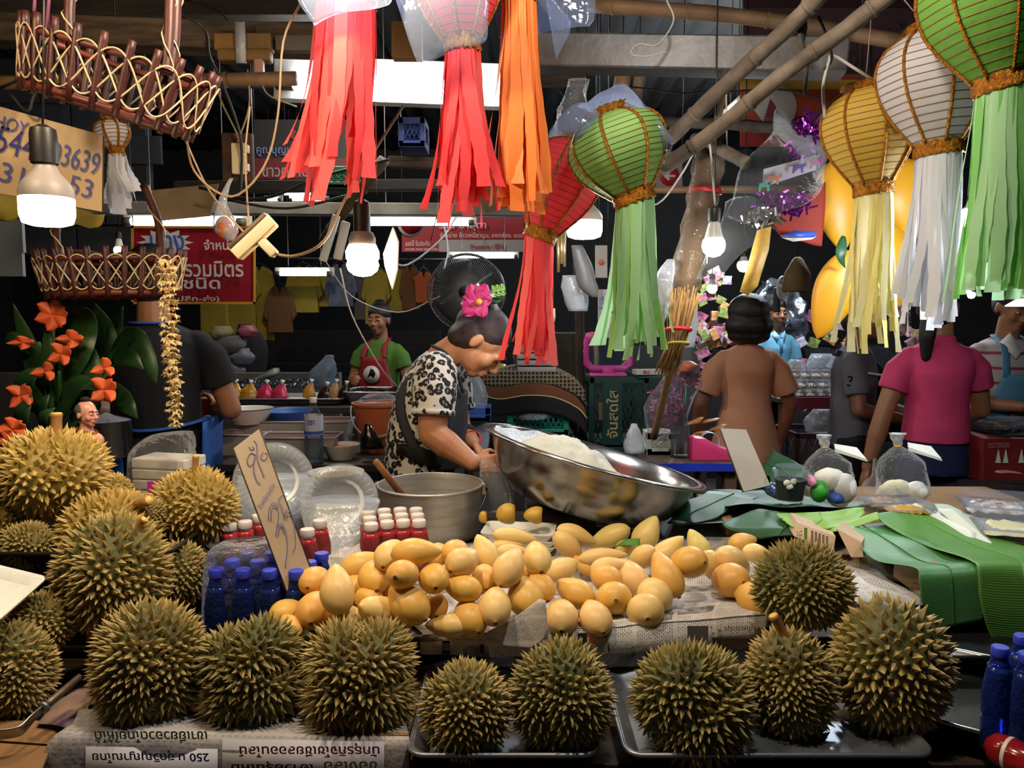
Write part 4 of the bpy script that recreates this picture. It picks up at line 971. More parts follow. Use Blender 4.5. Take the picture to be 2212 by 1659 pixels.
def leafsheet(label, rows, m, nu=26, nv=6, wr=.004, seed=0, torn=0, rib=True, group='banana leaves'):
    """rows of (left, right) world points; midrib along the rows' centre"""
    A = spline([V(r_[0]) for r_ in rows], nv); B = spline([V(r_[1]) for r_ in rows], nv); n = len(A) - 1
    root = thing('banana_leaf', label, 'leaf', A[0].lerp(B[0], .5), group); b = MB(); uv = []
    for j in range(n + 1):
        for i in range(nu + 1):
            u = i / nu; p = A[j].lerp(B[j], u)
            if torn and (i in (0, nu)): p = p + (B[j] - A[j]) * (torn * (noise.noise(V((j * 1.9, seed, i)))))
            q = p * 9; b.v.append(tuple(p + V((0, noise.noise(q + V((seed, 0, 0))) * wr, noise.noise(q + V((0, seed, 5))) * wr * 1.5)))); b.c.append(0); uv.append((u, j / n))
    b.f = [(j * (nu + 1) + i, j * (nu + 1) + i + 1, (j + 1) * (nu + 1) + i + 1, (j + 1) * (nu + 1) + i) for j in range(n) for i in range(nu)]
    o = b.build('blade', m, root, thick=.0008)
    l = o.data.uv_layers.new(name='uv'); 
    for lp in o.data.loops: l.data[lp.index].uv = uv[lp.vertex_index]
    if rib: MB().tube([V(b.v[j * (nu + 1) + nu // 2]) + V((0, -.001, .001)) for j in range(n + 1)], .0016, 5).build('midrib', m, root)
    return root
ZB = .925
rx = thing('carton', 'brown carton that raises the banana leaves and boxed sweets', 'box', (1.42, 2.1, ZM))
MB().box((1.30, 2.16, (ZM + ZB) / 2), (.62, .82, ZB - ZM - .012)).build('carton_body', MATS['cardboard'], rx, smooth=False, bevel=.004)
MB().box((.80, 2.36, (ZM + ZB) / 2 - .01), (.36, .36, ZB - ZM - .03)).build('carton_body', MATS['cardboard'], rx, smooth=False, bevel=.004)
leafsheet('broad bluish green banana leaf folded under the dessert cup', [(at(1470, 1080, 2.5), at(1960, 1088, 2.5)), (at(1448, 1120, 2.25), at(1905, 1112, 2.25)), (at(1440, 1128, 2.16), at(1840, 1135, 2.12))], M_lfd, wr=.010, seed=1)
leafsheet('upper bluish banana leaf with a wavy edge, the cup and bags on it', [(at(1535, 1058, 2.55), at(1850, 1062, 2.6)), (at(1560, 1075, 2.4), at(1900, 1080, 2.42)), (at(1570, 1098, 2.2), at(1880, 1092, 2.26))], M_lfd, wr=.012, seed=2)
leafsheet('dark banana leaf folded down beside the steel basin', [(at(1530, 1060, 2.4), at(1640, 1075, 2.4)), (at(1470, 1090, 2.25), at(1540, 1120, 2.2)), (at(1448, 1122, 2.18), at(1500, 1130, 2.14))], M_lfd, wr=.006, seed=3)
leafsheet('dark green leaf fold with a box-like corner, below the bright green strip', [(at(1640, 1100, 2.2), at(1850, 1110, 2.15)), (at(1560, 1132, 2.06), at(1850, 1135, 2.03)), (at(1640, 1164, 2.02), at(1720, 1158, 2.0))], M_lfd, wr=.006, seed=4)
leafsheet('bright yellow-green leaf strip with torn edges over the cartons', [(at(1676, 1108, 2.12), at(1866, 1098, 2.12)), (at(1690, 1122, 2.05), at(1862, 1112, 2.04)), (at(1712, 1136, 1.99), at(1790, 1138, 1.97))], M_lfl, wr=.008, seed=5, torn=.05)
leafsheet('small bright leaf scrap joining the strip and the long light leaf', [(at(1780, 1136, 1.98), at(1896, 1108, 2.0)), (at(1800, 1144, 1.96), at(1900, 1122, 1.96))], M_lfl, wr=.006, seed=6, rib=False)
leafsheet('dark ribbed banana leaf draped over the carton corner, hanging beside the long durian', [(at(1815, 1138, 1.96), at(1905, 1128, 2.0)), (at(1858, 1180, 1.86), at(2000, 1168, 1.86)), (at(1900, 1212, 1.78), at(2080, 1205, 1.78)), (at(1976, 1225, 1.725), at(2112, 1214, 1.73)), (at(1984, 1250, 1.70), at(2124, 1236, 1.70)), (at(1990, 1300, 1.69), at(2126, 1290, 1.69)), (at(1998, 1364, 1.685), at(2124, 1346, 1.685))], M_lft, 26, 6, wr=.005, seed=7, torn=.02)
leafsheet('long light green banana leaf running to the frame edge, its end hanging down', [(at(1885, 1112, 2.0), at(2010, 1094, 2.12)), (at(1920, 1140, 1.93), at(2120, 1130, 2.0)), (at(2010, 1180, 1.82), at(2200, 1172, 1.88)), (at(2095, 1212, 1.725), at(2300, 1206, 1.76)), (at(2112, 1232, 1.69), at(2310, 1236, 1.70)), (at(2116, 1300, 1.675), at(2310, 1310, 1.68)), (at(2138, 1372, 1.67), at(2300, 1372, 1.67)), (at(2172, 1412, 1.67), at(2260, 1414, 1.67))], M_lfm, 26, 6, wr=.005, seed=8)
leafsheet('small cut banana leaf standing behind the dessert cup', [(at(1638, 1030, 2.75), at(1668, 968, 2.8)), (at(1660, 1030, 2.7), at(1720, 1000, 2.72)), (at(1665, 1050, 2.62), at(1760, 1030, 2.62))], M_lfd, wr=.006, seed=9)
leafsheet('green leaf scrap lying among the front mangoes near the price board', [(onz(655, 1352, ZM + .01), onz(700, 1340, ZM + .02)), (onz(650, 1380, ZM), onz(690, 1385, ZM))], M_lfm, 10, 4, seed=10, rib=False)
leafsheet('folded strip of banana leaf lying on a mango below the basin', [(at(1322, 1186, 1.93), at(1330, 1180, 1.93)), (at(1350, 1168, 1.92), at(1352, 1180, 1.90)), (at(1382, 1164, 1.92), at(1384, 1180, 1.90))], M_lfm, 10, 4, seed=11, rib=False)
# cartons with print
M_kraft = mat('carton_beige', '#bfa68c', .8, col2='#b0967b', sc=6)
def carton(label, q, d, name='carton'):
    """q: front face corners (tl,tr,br,bl); d: depth vector"""
    t = thing(name, label, 'box', sum((V(p) for p in q), V((0, 0, 0))) / 4, 'beige cartons under the leaves'); d = V(d)
    b = MB(); b.hexa([q[3], q[2], q[2] + d, q[3] + d, q[0], q[1], q[1] + d, q[0] + d]); b.build('carton_body', M_kraft, t, smooth=False, bevel=.0015); return t
c1 = carton('beige drink carton with a green band and a round printed spot', [at(1722, 1128, 1.98), at(1806, 1158, 1.92), at(1800, 1196, 1.90), at(1714, 1158, 1.96)], (.02, .10, .0))
blockp(c1, 1737, 1140, 1744, 1166, 1.92, M_inkg); ptext('LG', 1722, 1146, 1732, 1158, 1.93, M_ink, c1)
for i in range(5): blockp(c1, 1752 + i * 8, 1146 + i * 3, 1757 + i * 8, 1172 + i * 3, 1.905, mat('carton_print', '#a58c72', .8), 'print_line')
c2 = carton('beige carton corner with white print, next to the green-banded one', [at(1806, 1140, 1.93), at(1862, 1172, 1.86), at(1866, 1204, 1.85), at(1838, 1204, 1.87)], (.05, .08, 0))
c3 = carton('beige carton with small brand print under the hanging dark leaf', [at(1938, 1198, 1.84), at(1990, 1206, 1.79), at(1990, 1292, 1.76), at(1930, 1246, 1.83)], (.05, .10, 0))
ptext('AROY-D', 1972, 1256, 1988, 1262, 1.745, M_ink, c3); ptext('COCONUT MILK', 1958, 1268, 1988, 1274, 1.745, M_ink, c3)
# dessert cup, bags, bottle
M_grass = mat('grass_jelly', '#14201f', .15); 
cp = at(1706, 1082, 2.30); cp.z = ZB + .015
t = thing('dessert_cup', 'clear lidded cup of black grass jelly on the banana leaf', 'cup', cp); k = mpp(1060, 2.3)
b = MB(); b.lathe([(0, 0), (27 * k, 0), (35 * k, 58 * k), (36 * k, 60 * k)], 28); b.build('cup_body', M_clearb, t, local=True, sharp=50)
b = MB(); b.lathe([(0, .002), (26 * k, .002), (32.5 * k, 44 * k), (0, 45 * k)], 28); b.build('jelly', M_grass, t, local=True, sharp=50)
b = MB(); b.lathe([(38 * k, 58 * k), (39 * k, 60 * k), (38 * k, 66 * k), (33 * k, 68 * k), (31 * k, 73 * k), (0, 74 * k)], 28); b.build('lid', M_clearb, t, local=True, sharp=40)
for dx, dz in ((-18, 42), (-4, 45), (-12, 34)): MB().ell((dx * k, -30 * k, dz * k), (8 * k, 4 * k, 7 * k), nu=10, nv=6).build('ice_bit', M_foam, t, local=True)
bl = thing('water_bottle', 'small blue glittering bottle lying behind the dessert cup', 'bottle', at(1662, 1056, 2.36))
A, B = at(1640, 1046, 2.38), at(1690, 1066, 2.34); d = (B - A).normalized(); Qb = zrot(d).to_4x4(); Qb.translation = A - V(bl.location)
MB().lathe([(0, .018), (.013, .02), (.022, .035), (.024, .075), (0, .078)], 16, Qb).build('bottle_body', mat('blue_glitter', '#3a62b8', .15, .5, col2='#a9c4ee', sc=90), bl, local=True)
MB().lathe([(0, 0), (.013, 0), (.013, .02), (0, .02)], 14, Qb).build('cap', M_cap, bl, local=True)
M_srice = mat('rice_bag', '#dedbd0', .6, sss=.1); M_grn = mat('green_rice', '#3fae3a', .5, col2='#2f9a34', sc=30); M_blu = mat('blue_rice', '#2a4aa0', .5, col2='#3a5fb8', sc=30); M_pnk = mat('pink_rice', '#d786b0', .5); M_milk = mat('coconut_milk', '#e4e4e0', .35); M_ivory = mat('ivory_rice', '#d9d3b4', .6, bump=.5, bsc=120)
def riceb(label, x, y, Y, k_, parts):
    """a tied clear bag with smaller bags inside"""
    t = thing('sweet_rice_bag', label, 'bag', at(x, y, Y), 'tied bags of sweet rice')
    o = bag('clear_bag', '', [(x + 6, y, 36 * k_, Y), (x + 4, y - 14, 54 * k_, Y), (x, y - 55 * k_, 56 * k_, Y), (x - 2, y - 84 * k_, 50 * k_, Y), (x - 6, y - 106 * k_, 26 * k_, Y), (x - 8, y - 118 * k_, 8 * k_, Y)], M_bag, parent=t, seed=x, wr=.10, sq=.55)
    bag('gathered_neck', '', [(x - 8, y - 116 * k_, 7 * k_, Y), (x - 9, y - 126 * k_, 10 * k_, Y), (x - 10, y - 138 * k_, 15 * k_, Y), (x - 10, y - 146 * k_, 17 * k_, Y)], M_bagc, parent=t, wr=.5, seed=x + 3, sq=.5)
    MB().tube([at(x - 8 + 7 * k_ * math.cos(a), y - 117 * k_, Y + .012 * math.sin(a)) for a in [2 * PI * i / 12 for i in range(12)]], .0022, 5, closed=True).build('rubber_band', mat('rubber_band', '#c08a2c', .6), t)
    for nm, dx, dy, rx_, rz_, m_, dY in parts:
        b = MB(); c = at(x + dx * k_, y - dy * k_, Y + dY); s = mpp(y, Y); b.ell(c, (rx_ * k_ * s, .030, rz_ * k_ * s), nu=18, nv=12)
        b.v = [tuple(V(p) + V((noise.noise(V(p) * 60), noise.noise(V(p) * 50 + V((5, 0, 0))), noise.noise(V(p) * 55 + V((0, 9, 0))))) * .004) for p in b.v]; b.build(nm, m_, t)
    b = MB(); b.hexa([at(x + a * k_, y - c * k_, Y + dy_) for a, c, dy_ in ((14, 116, 0), (84, 92, -.02), (86, 86, -.02), (14, 108, 0), (12, 126, .02), (62, 118, .02), (64, 112, .02), (12, 120, .02))]); b.build('white_spoon_card', M_foam, t, smooth=False)
    return t
riceb('tied clear bag with green, blue and pink sticky rice and a bag of milk', 1790, 1082, 2.30, .98, [('green_rice', -20, 22, 20, 24, M_grn, -.012), ('blue_rice', 14, 8, 18, 12, M_blu, -.014), ('pink_rice', -40, 44, 10, 12, M_pnk, -.01), ('milk_bag', 36, 28, 26, 34, M_milk, -.006), ('white_rice', 2, 46, 36, 26, M_srice, .008)])
riceb('tied clear bag with ivory sticky rice and a tiny milk bag', 1948, 1084, 2.26, 1.02, [('ivory_rice', -12, 14, 42, 34, M_ivory, 0), ('milk_bag', 32, 22, 22, 22, M_milk, -.012)])
# foam trays with film leaning, clam boxes
M_filmw = clear('tray_film', '#ffffff', .20, .08, 1.0, 40, '#e6ecec')
for lb, A, B, C_ in (('upper film-wrapped foam tray leaning against the long light leaf', (1946, 1078, 2.14), (2096, 1154, 1.90), (2050, 1086, 2.16)), ('lower film-wrapped foam tray leaning against the long light leaf', (2056, 1100, 2.02), (2216, 1236, 1.76), (2074, 1098, 2.10))):
    A, B, C_ = at(*A), at(*B), at(*C_); U = (B - A).normalized(); W_ = (C_ - A); W_ = (W_ - U * W_.dot(U)); d_ = W_.length; W_.normalize(); N = U.cross(W_)
    if N.y < 0: W_ = -W_; N = U.cross(W_)
    foam_tray('foam_tray', lb, (A + B) / 2 + (C_ - A) / 2, (B - A).length, max(d_, .11), .02, Matrix((U, W_, N)).transposed(), m=mat('foam_leaf_tint', '#c2cbb8', .45, col2='#d6d8d0', sc=6, sss=.1), film=M_filmw, group='film-wrapped trays', puff=.01)  # green tint cast by the leaf is put into the foam colour
def clam(label, px, py, Y, w, d, h, mc, rot=0, name='clam_box'):
    c = at(px, py, Y); t = thing(name, label, 'box', c, 'clear clam boxes'); Q = Matrix.Rotation(R(rot), 4, 'Z')
    b = MB()
    def bx(sx, sy, z): return [Q @ V(p) for p in ((-sx / 2, -sy / 2, z), (sx / 2, -sy / 2, z), (sx / 2, sy / 2, z), (-sx / 2, sy / 2, z))]
    b.hexa(bx(w * .85, d * .85, 0) + bx(w, d, h * .5)); b.hexa(bx(w * 1.02, d * 1.02, h * .5) + bx(w * .88, d * .85, h)); b.build('clear_shell', M_clearb, t, local=True, smooth=False)
    b = MB(); b.grid(14, 10, lambda u, v: Q @ V(((u - .5) * w * .86, (v - .5) * d * .86, h * (.28 + .3 * (1 - (2 * u - 1) ** 4) * (1 - (2 * v - 1) ** 4) + .16 * noise.noise(V((u * 9, v * 8, w * 50))))))); b.build('sweets', mc, t, local=True); return t
clam('clear box of brown nuts behind the leaning foam tray', 1908, 1098, 2.20, .12, .10, .05, mat('nuts', '#8a6a52', .7, col2='#c0a88c', sc=60, bump=.8, bsc=120))
clam('clear box of yellow beans beside the brown nuts', 1958, 1112, 2.08, .12, .09, .04, mat('yellow_beans', '#d8a62c', .5, col2='#b88418', sc=40, bump=.6, bsc=120), 8)
clam('clear box with a red and dark sweet at the frame edge', 2150, 1112, 2.1, .18, .13, .06, mat('dark_sweet', '#6a2a34', .5, col2='#e6e2dc', sc=30), -20)
clam('clear bag-like box of pale yellow fruit at the frame edge', 2182, 1160, 1.95, .16, .14, .06, mat('pale_fruit', '#cfc38a', .5, col2='#e8e2c8', sc=12), -20)
# lower right corner: dark tray, bottles, red bottle
steel_tray('steel_tray', 'black round-cornered tray under the hanging banana leaves', at(2150, 1398, 1.62) , .34, .22, .03, mat('black_tray', '#2b2c31', .35, .6))
pb_ = carton('grey and white carton standing in the black tray below the leaves', [at(2040, 1352, 1.75), at(2160, 1346, 1.75), at(2160, 1390, 1.75), at(2040, 1390, 1.75)], (0, .03, 0), 'box'); list(pb_.children)[0].data.materials[0] = mat('carton_grey', '#74777c', .7, col2='#b5b5b2', sc=7); ptext('AU', 2108, 1356, 2122, 1366, 1.745, M_ink, pb_)
steel_tray('steel_tray', 'shiny steel tray set slantwise with bottles at the lower corner', onz(2210, 1545, ZF + .01), .36, .34, .03, M_ss, R(-34))
for i, (px, py, Y) in enumerate(((2148, 1622, 0), (2206, 1640, 0), (2196, 1590, 0))):
    p = onz(px, py, ZF + .012)
    dup(wp, (p.x, p.y, ZF + .012), label='blue-capped water bottle in the lower corner tray, %s from the long durian' % ORD[i], group='water bottles in the corner tray', scale=.86)
rbt = thing('drink_bottle', 'dark red bottle lying in the slanted steel tray at the lower corner', 'bottle', onz(2190, 1640, ZF + .04))
A, B = at(2132, 1606, 1.24), at(2230, 1650, 1.18); Qb = zrot((B - A).normalized()).to_4x4(); Qb.translation = A - V(rbt.location)
MB().lathe([(0, 0), (.012, 0), (.024, .012), (.027, .03), (.0255, .034), (.027, .04), (.027, .10), (0, .12)], 20, Qb).build('bottle_body', mat('red_syrup', '#7a1418', .15, col2='#9a1c20', sc=20), rbt, local=True)
MB().lathe([(.0275, .033), (.0278, .036), (.0275, .039)], 20, Qb).build('white_ring', M_capw, rbt, local=True)
# ============================================================= lanterns
def paper(nm, col, transl=.5, crk=.35):
    t = NT(nm); t.set(col=col, rough=.6, spec=.3); t.bump(t.noise(26, 5), crk, .01)
    tr = t.new('ShaderNodeBsdfTranslucent'); tr.inputs[0].default_value = lin(col); mx = t.new('ShaderNodeMixShader'); mx.inputs[0].default_value = transl
    t.link(t.b.outputs[0], mx.inputs[1]); t.link(tr.outputs[0], mx.inputs[2]); t.link(mx.outputs[0], t.out.inputs[0]); return t.m
M_gold = mat('gold_tinsel', '#b5761c', .35, .75, col2='#7c4a12', sc=120, bump=1.0, bsc=300); M_hoop = mat('hoop_wire', '#6e4a24', .6)
PAP = dict(red=paper('red_paper', '#e45060', .6), green=paper('green_paper', '#9acb74'), white=paper('white_paper', '#d8d5da'), yellow=paper('yellow_paper', '#d2b04c'), dgreen=paper('deep_green_paper', '#7cb450'), orange=paper('orange_paper', '#e8813c'), pink=paper('pink_paper', '#e25a62'))
STR = dict(red=[paper('red_streamer', '#e2484e', .45, .1), paper('coral_streamer', '#ea6a66', .5, .1)], green=[paper('mint_streamer', '#b4dcae', .55, .1), paper('lime_streamer', '#9ccb72', .5, .1)], white=[paper('white_streamer', '#dfe0e6', .5, .1), paper('grey_streamer', '#c9cbd2', .5, .1)], yellow=[paper('yellow_streamer', '#dcd08a', .5, .1), paper('cream_streamer', '#e6e2b8', .5, .1)], orange=[paper('orange_streamer', '#e8823a', .45, .1), paper('peach_streamer', '#f0a060', .5, .1)])
STR['dgreen'] = [STR['green'][0], paper('leaf_streamer', '#8cc872', .5, .1)]; STR['pink'] = STR['red']
PROF = [(0, .40), (.07, .50), (.16, .63), (.28, .79), (.42, .93), (.55, .99), (.66, 1.0), (.76, .96), (.85, .86), (.92, .72), (.97, .56), (1.0, .46)]
def prof_r(u):
    for (a, ra), (b, rb) in zip(PROF, PROF[1:]):
        if a <= u <= b: return ra + (rb - ra) * (u - a) / (b - a)
    return .46
def streamers(root, c, rr, ends, pal, wpx, seed, up=V((0, 0, 1)), axQ=None):
    """hanging strips from a ring of radius rr round c (world); ends: (mean length, spread)"""
    rnd = random.Random(seed); n = ends[2]
    for i in range(n):
        a = 2 * PI * i / n + rnd.uniform(-.1, .1); d = V((math.cos(a), math.sin(a), 0)); d = axQ @ d if axQ else d
        L = ends[0] + rnd.uniform(-1, .4) * ends[1]; w = wpx * rnd.uniform(1.0, 1.7)
        sway = rnd.uniform(-.034, .034); fl = rnd.uniform(-.004, .032); ph = rnd.uniform(0, 6); m = 12; tw = rnd.uniform(-.7, .7)
        pts = []; wd = []
        for k in range(m + 1):
            u = k / m; o = d * (rr + fl * u * (1 if ends[3] >= 0 else -1) * .8)
            o = V((o.x + sway * u * u + (ends[4] * u * u if len(ends) > 4 else 0) + .008 * u * math.sin(ph + 5 * u), o.y + .010 * u * math.sin(ph * 2 + 4 * u), o.z * (1 - u)))
            pts.append(c + o - V((0, 0, L * u)))
            tn_ = V((-d.y, d.x, 0)) if abs(d.z) < .9 else V((1, 0, 0)); tn_.normalize()
            an = tw * u * u * 1.4; wd.append((tn_ * math.cos(an) + V((d.x, d.y, 0)).normalized() * math.sin(an)).normalized())
        MB().ribbon(pts, [w * (1 - .1 * math.sin(3 * k)) for k in range(m + 1)], wd).build('streamer', pal[i % 2 if rnd.random() < .7 else 0], root)
def lantern(label, top, bot, wpx, Y, key, ln, seed, nst=26, wst=.016, spin=0, cord=None, hoops=15, sway=0):
    """top, bot: pixel ends of the paper body; wpx: full width; ln: streamer length and spread in metres"""
    A = at(*bot, Y); B = at(*top, Y); H = (B - A).length; ax = (B - A).normalized(); rmax = wpx / 2 * mpp((top[1] + bot[1]) / 2, Y)
    root = thing('paper_lantern', label, 'lantern', A, 'paper lanterns'); Q = zrot(ax).to_4x4(); N = 8
    def sp(u, th):
        q = ((th + spin) / (2 * PI) * N) % 1.0; r = rmax * prof_r(u) * (1 - .045 * math.sin(PI * q))
        return Q @ V((r * math.cos(th), r * math.sin(th), H * u))
    b = MB(); b.grid(64, 30, lambda u, v: sp(v, 2 * PI * u)); b.build('paper_shade', PAP[key], root, local=True)
    for k in range(N):
        th = 2 * PI * k / N - spin; pts = [sp(j / 24, th) * 1.0 for j in range(25)]
        MB().tube([p + (p - Q @ V((0, 0, H * .5))).normalized() * .002 for p in pts], [.0032 + .0011 * (j % 2) for j in range(25)], 5).build('gold_braid', M_gold, root, local=True)
    for k in range(hoops):
        u = .04 + .92 * k / (hoops - 1)
        MB().tube([sp(u, 2 * PI * j / 48) * 1.0 for j in range(48)], .0013, 4, closed=True).build('hoop', M_hoop, root, local=True)
    for u0, z0, z1 in ((0, -.028, .010), (1, -.004, .018)):
        r0 = rmax * prof_r(u0) * 1.03; b = MB(); nn = 40
        b.grid(nn, 5, lambda u, v: Q @ V(((r0 + .003 * math.sin(u * 90 + v * 7)) * math.cos(2 * PI * u), (r0 + .003 * math.sin(u * 90 + v * 7)) * math.sin(2 * PI * u), H * u0 + z0 + (z1 - z0) * v + .002 * math.sin(u * 120)))); b.build('gold_collar', M_gold, root, local=True, thick=.002)
    rc0 = rmax * prof_r(0); streamers(root, A - ax * .022, rc0 * .96, (ln[0], ln[1], nst, 1, sway), STR[key], wst, seed, axQ=Q.to_3x3())
    streamers(root, A - ax * .022, rc0 * .55, (ln[0] * .95, ln[1], nst // 3, 1, sway), STR[key], wst, seed + 50, axQ=Q.to_3x3())
    for cx in (cord or []):
        MB().tube([B, at(*cx)], .0014, 5).build('cord', mat('cord', '#8a7a72', .8), root)
    return root
lantern('tilted green paper lantern with gold braid in a clear bag', (1310, 252), (1366, 418), 216, 2.05, 'green', (.395, .07), 1, 24, .020, spin=.35)
lantern('red paper lantern half behind the tilted green one', (1242, 312), (1170, 500), 170, 2.3, 'red', (.36, .05), 2, 26, .016, spin=.2, sway=-.014)
lantern('yellow paper lantern hanging before the giant mango cut-out', (1868, 196), (1886, 398), 196, 2.05, 'yellow', (.385, .10), 3, 24, .013, spin=.1, cord=[(1888, -30, 2.05)])
lantern('white paper lantern behind the large green one', (2012, 70), (2026, 312), 232, 1.90, 'white', (.41, .08), 4, 26, .017, spin=.2, cord=[(1920, -40, 1.9), (2010, -40, 1.9)])
lantern('largest green paper lantern cut by the upper frame edge', (2122, -120), (2166, 168), 290, 1.66, 'dgreen', (.42, .06), 5, 28, .018, spin=.25)
lantern('pink paper lantern above the frame, its tassels hanging over the long tube lamp', (738, -300), (746, -14), 330, 1.72, 'pink', (.39, .11), 6, 22, .019, spin=.2, sway=-.05)
lantern('red paper lantern in a milky bag at the upper edge, middle of the three tassels', (985, -130), (998, 88), 190, 1.78, 'red', (.36, .08), 7, 26, .020, spin=.15)
lantern('orange paper lantern above the frame, orange streamers beside the red ones', (1120, -260), (1122, -20), 180, 1.82, 'orange', (.46, .05), 8, 24, .022, spin=.2)
# plastic bags slipped over lanterns
M_bagl = clear('lantern_bag', '#e4ecff', .10, .08, .7, 14, '#bcc8dd', .45)
def film_sheet(label, rows, m, nu=14, nv=6, wr=.012, seed=0, name='plastic_sheet'):
    return sheet(label, rows, m, nu, nv, wr, 7, seed, name, 'plastic sheet', None)
film_sheet('clear bag corner around the pink lantern at the upper edge', [(at(640, -40, 1.62), at(860, -40, 1.62)), (at(650, 20, 1.62), at(850, 6, 1.62)), (at(680, 78, 1.62), at(828, 20, 1.62))], M_bagl, seed=1)
film_sheet('bluish clear bag hanging open in front of the middle red lantern', [(at(840, -40, 1.66), at(1060, -40, 1.66)), (at(866, 30, 1.66), at(1060, 40, 1.66)), (at(890, 110, 1.67), at(1056, 96, 1.67)), (at(908, 152, 1.68), at(1000, 116, 1.68))], M_bagl, seed=2)
film_sheet('milky bag tail behind the orange streamers', [(at(1050, -40, 1.95), at(1290, -40, 1.95)), (at(1070, 40, 1.95), at(1282, 50, 1.95)), (at(1080, 90, 1.95), at(1270, 76, 1.95))], M_bagl, seed=3)
film_sheet('bluish bag flap beside the orange streamers', [(at(1180, -30, 1.9), at(1230, 60, 1.9)), (at(1188, 90, 1.9), at(1224, 82, 1.9)), (at(1196, 130, 1.9), at(1200, 120, 1.9))], M_bagl, seed=4)
film_sheet('crinkled clear bag pulled off the top of the tilted green lantern', [(at(1338, 182, 2.1), at(1348, 184, 2.1)), (at(1250, 236, 2.0), at(1400, 240, 2.0)), (at(1188, 300, 1.98), at(1456, 312, 1.98)), (at(1200, 310, 1.97), at(1440, 380, 2.1))], M_bagl, 16, 6, .02, seed=5)
bag('plastic_bag', 'knotted clear bag top above the red lantern', [(1232, 300, 48, 2.3), (1238, 260, 40, 2.3), (1240, 225, 28, 2.3), (1244, 196, 20, 2.3), (1250, 172, 22, 2.3)], M_bag, wr=.35, seed=9)
# ============================================================= bulbs
M_hot = glow('bulb_warm', (1.0, .78, .48), 55); M_hotw = glow('bulb_white', (1.0, .93, .80), 60); M_hotc = glow('bulb_cool', (.86, .94, 1.0), 70)
M_sock = mat('bulb_socket', '#1a1816', .45); M_neck = mat('bulb_neck', '#8d8580', .5); M_neckw = mat('bulb_neck_white', '#c9c7c4', .4)
def bulb(label, px, ytop, ybot, w, Y, mglow, mneck, kind='jar', cord=True, sock=True):
    """hanging LED bulb; px centre, ytop socket top, ybot glass bottom, w glass width px"""
    k = mpp((ytop + ybot) / 2, Y); c = at(px, ybot, Y); H = (at(px, ytop, Y) - c).length; r = w / 2 * k
    t = thing('light_bulb', label, 'light bulb', c, 'lamps')
    if kind == 'jar': gl = [(0, 0), (r * .6, .001), (r * .9, r * .12), (r, r * .45), (r, H * .28)]; nk = [(r, H * .28), (r, H * .36), (r * .84, H * .44), (r * .5, H * .54), (r * .4, H * .60), (r * .4, H * .63)]; sk = .62
    elif kind == 'swirl': gl = [(0, 0), (r * .5, r * .08), (r * .85, r * .35), (r * .98, r * .7), (r * .9, r * .95), (r, r * 1.15), (r, r * 1.5), (r * .82, r * 1.9), (r * .8, H * .40)]; nk = [(r * .8, H * .40), (r * .8, H * .50), (r * .66, H * .57), (r * .5, H * .58)]; sk = .57
    else: gl = [(0, 0), (r * .55, r * .14), (r * .9, r * .55), (r, r), (r * .93, r * 1.4), (r * .8, r * 1.62)]; nk = [(r * .8, r * 1.62), (r * .62, H * .55), (r * .45, H * .70), (r * .4, H * .72)]; sk = .70
    b = MB(); b.lathe(gl, 24); b.build('bulb_glass', mglow, t, local=True)
    b = MB(); b.lathe(nk, 24); b.build('bulb_neck', mneck, t, local=True)
    if sock:
        b = MB(); s = r * (.5 if kind != 'round' else .55); b.lathe([(s, H * sk), (s * 1.02, H * (sk + .12)), (s * 1.0, H * .9), (s * .92, H * .96), (s * .5, H * .985), (s * .35, H), (0, H)], 20); b.build('socket', M_sock, t, local=True, sharp=40)
    if cord: MB().tube([V((0, 0, H)), V((.004, .02, H + .25)), V((0, .05, max(H + .5, 3.0 - c.z)))], .0022, 6).build('cord', M_sock, t, local=True)
    return t
bulb('big warm jar-shaped bulb in front of the pen-written cardboard', 104, 270, 489, 108, 1.56, M_hot, M_neck, 'jar')
bulb('warm swirl-shaped bulb hanging over the stacked plates', 784, 430, 598, 72, 2.1, M_hot, M_neck, 'swirl')
bulb('bright cool white bulb half behind the tilted green lantern', 1262, 380, 516, 78, 2.42, M_hotc, M_neckw, 'jar')
bulb('small white round bulb beside the wrapped post', 1541, 446, 556, 50, 2.2, M_hotw, M_neckw, 'round')
bulb('small warm bulb with a pink socket above the lower wicker basket', 258, 500, 552, 22, 2.7, glow('bulb_small', (1.0, .80, .5), 30), M_neckw, 'round')
bulb('tiny bright bulb beyond the hanging gold paper', 1606, 540, 588, 28, 3.4, M_hotw, M_neckw, 'round')
bulb('far white bulb beside the short-haired woman', 1538, 590, 634, 22, 4.8, M_hotc, M_neckw, 'round')
bulb('strong cool bulb hidden behind the white and green streamers', 2112, 380, 520, 84, 2.06, glow('bulb_strong', (.86, .94, 1.0), 150), M_neckw, 'round')
for lb, x, y, Y, w in (('far lamp above the aproned man', 2195, 770 - 1, 5.2, 16), ('far lamp beside the white streamers', 2098, 645, 4.8, 16)):
    bulb(lb, x, y - 34 if y < 700 else 594, y if y < 700 else 622, w, Y, M_hotc, M_neckw, 'round')
# flat enamel shade lamp by the aproned man
t = thing('lamp_shade', 'flat white lamp shade at the frame edge beside the aproned man', 'lamp', at(2215, 660, 3.2))
b = MB(); b.lathe([(.002, .03), (.03, .028), (.072, 0), (.070, -.004)], 24); b.build('shade', mat('shade_white', '#e6e6e6', .3, emc=(1, 1, 1), ems=.6), t, local=True, thick=.002)
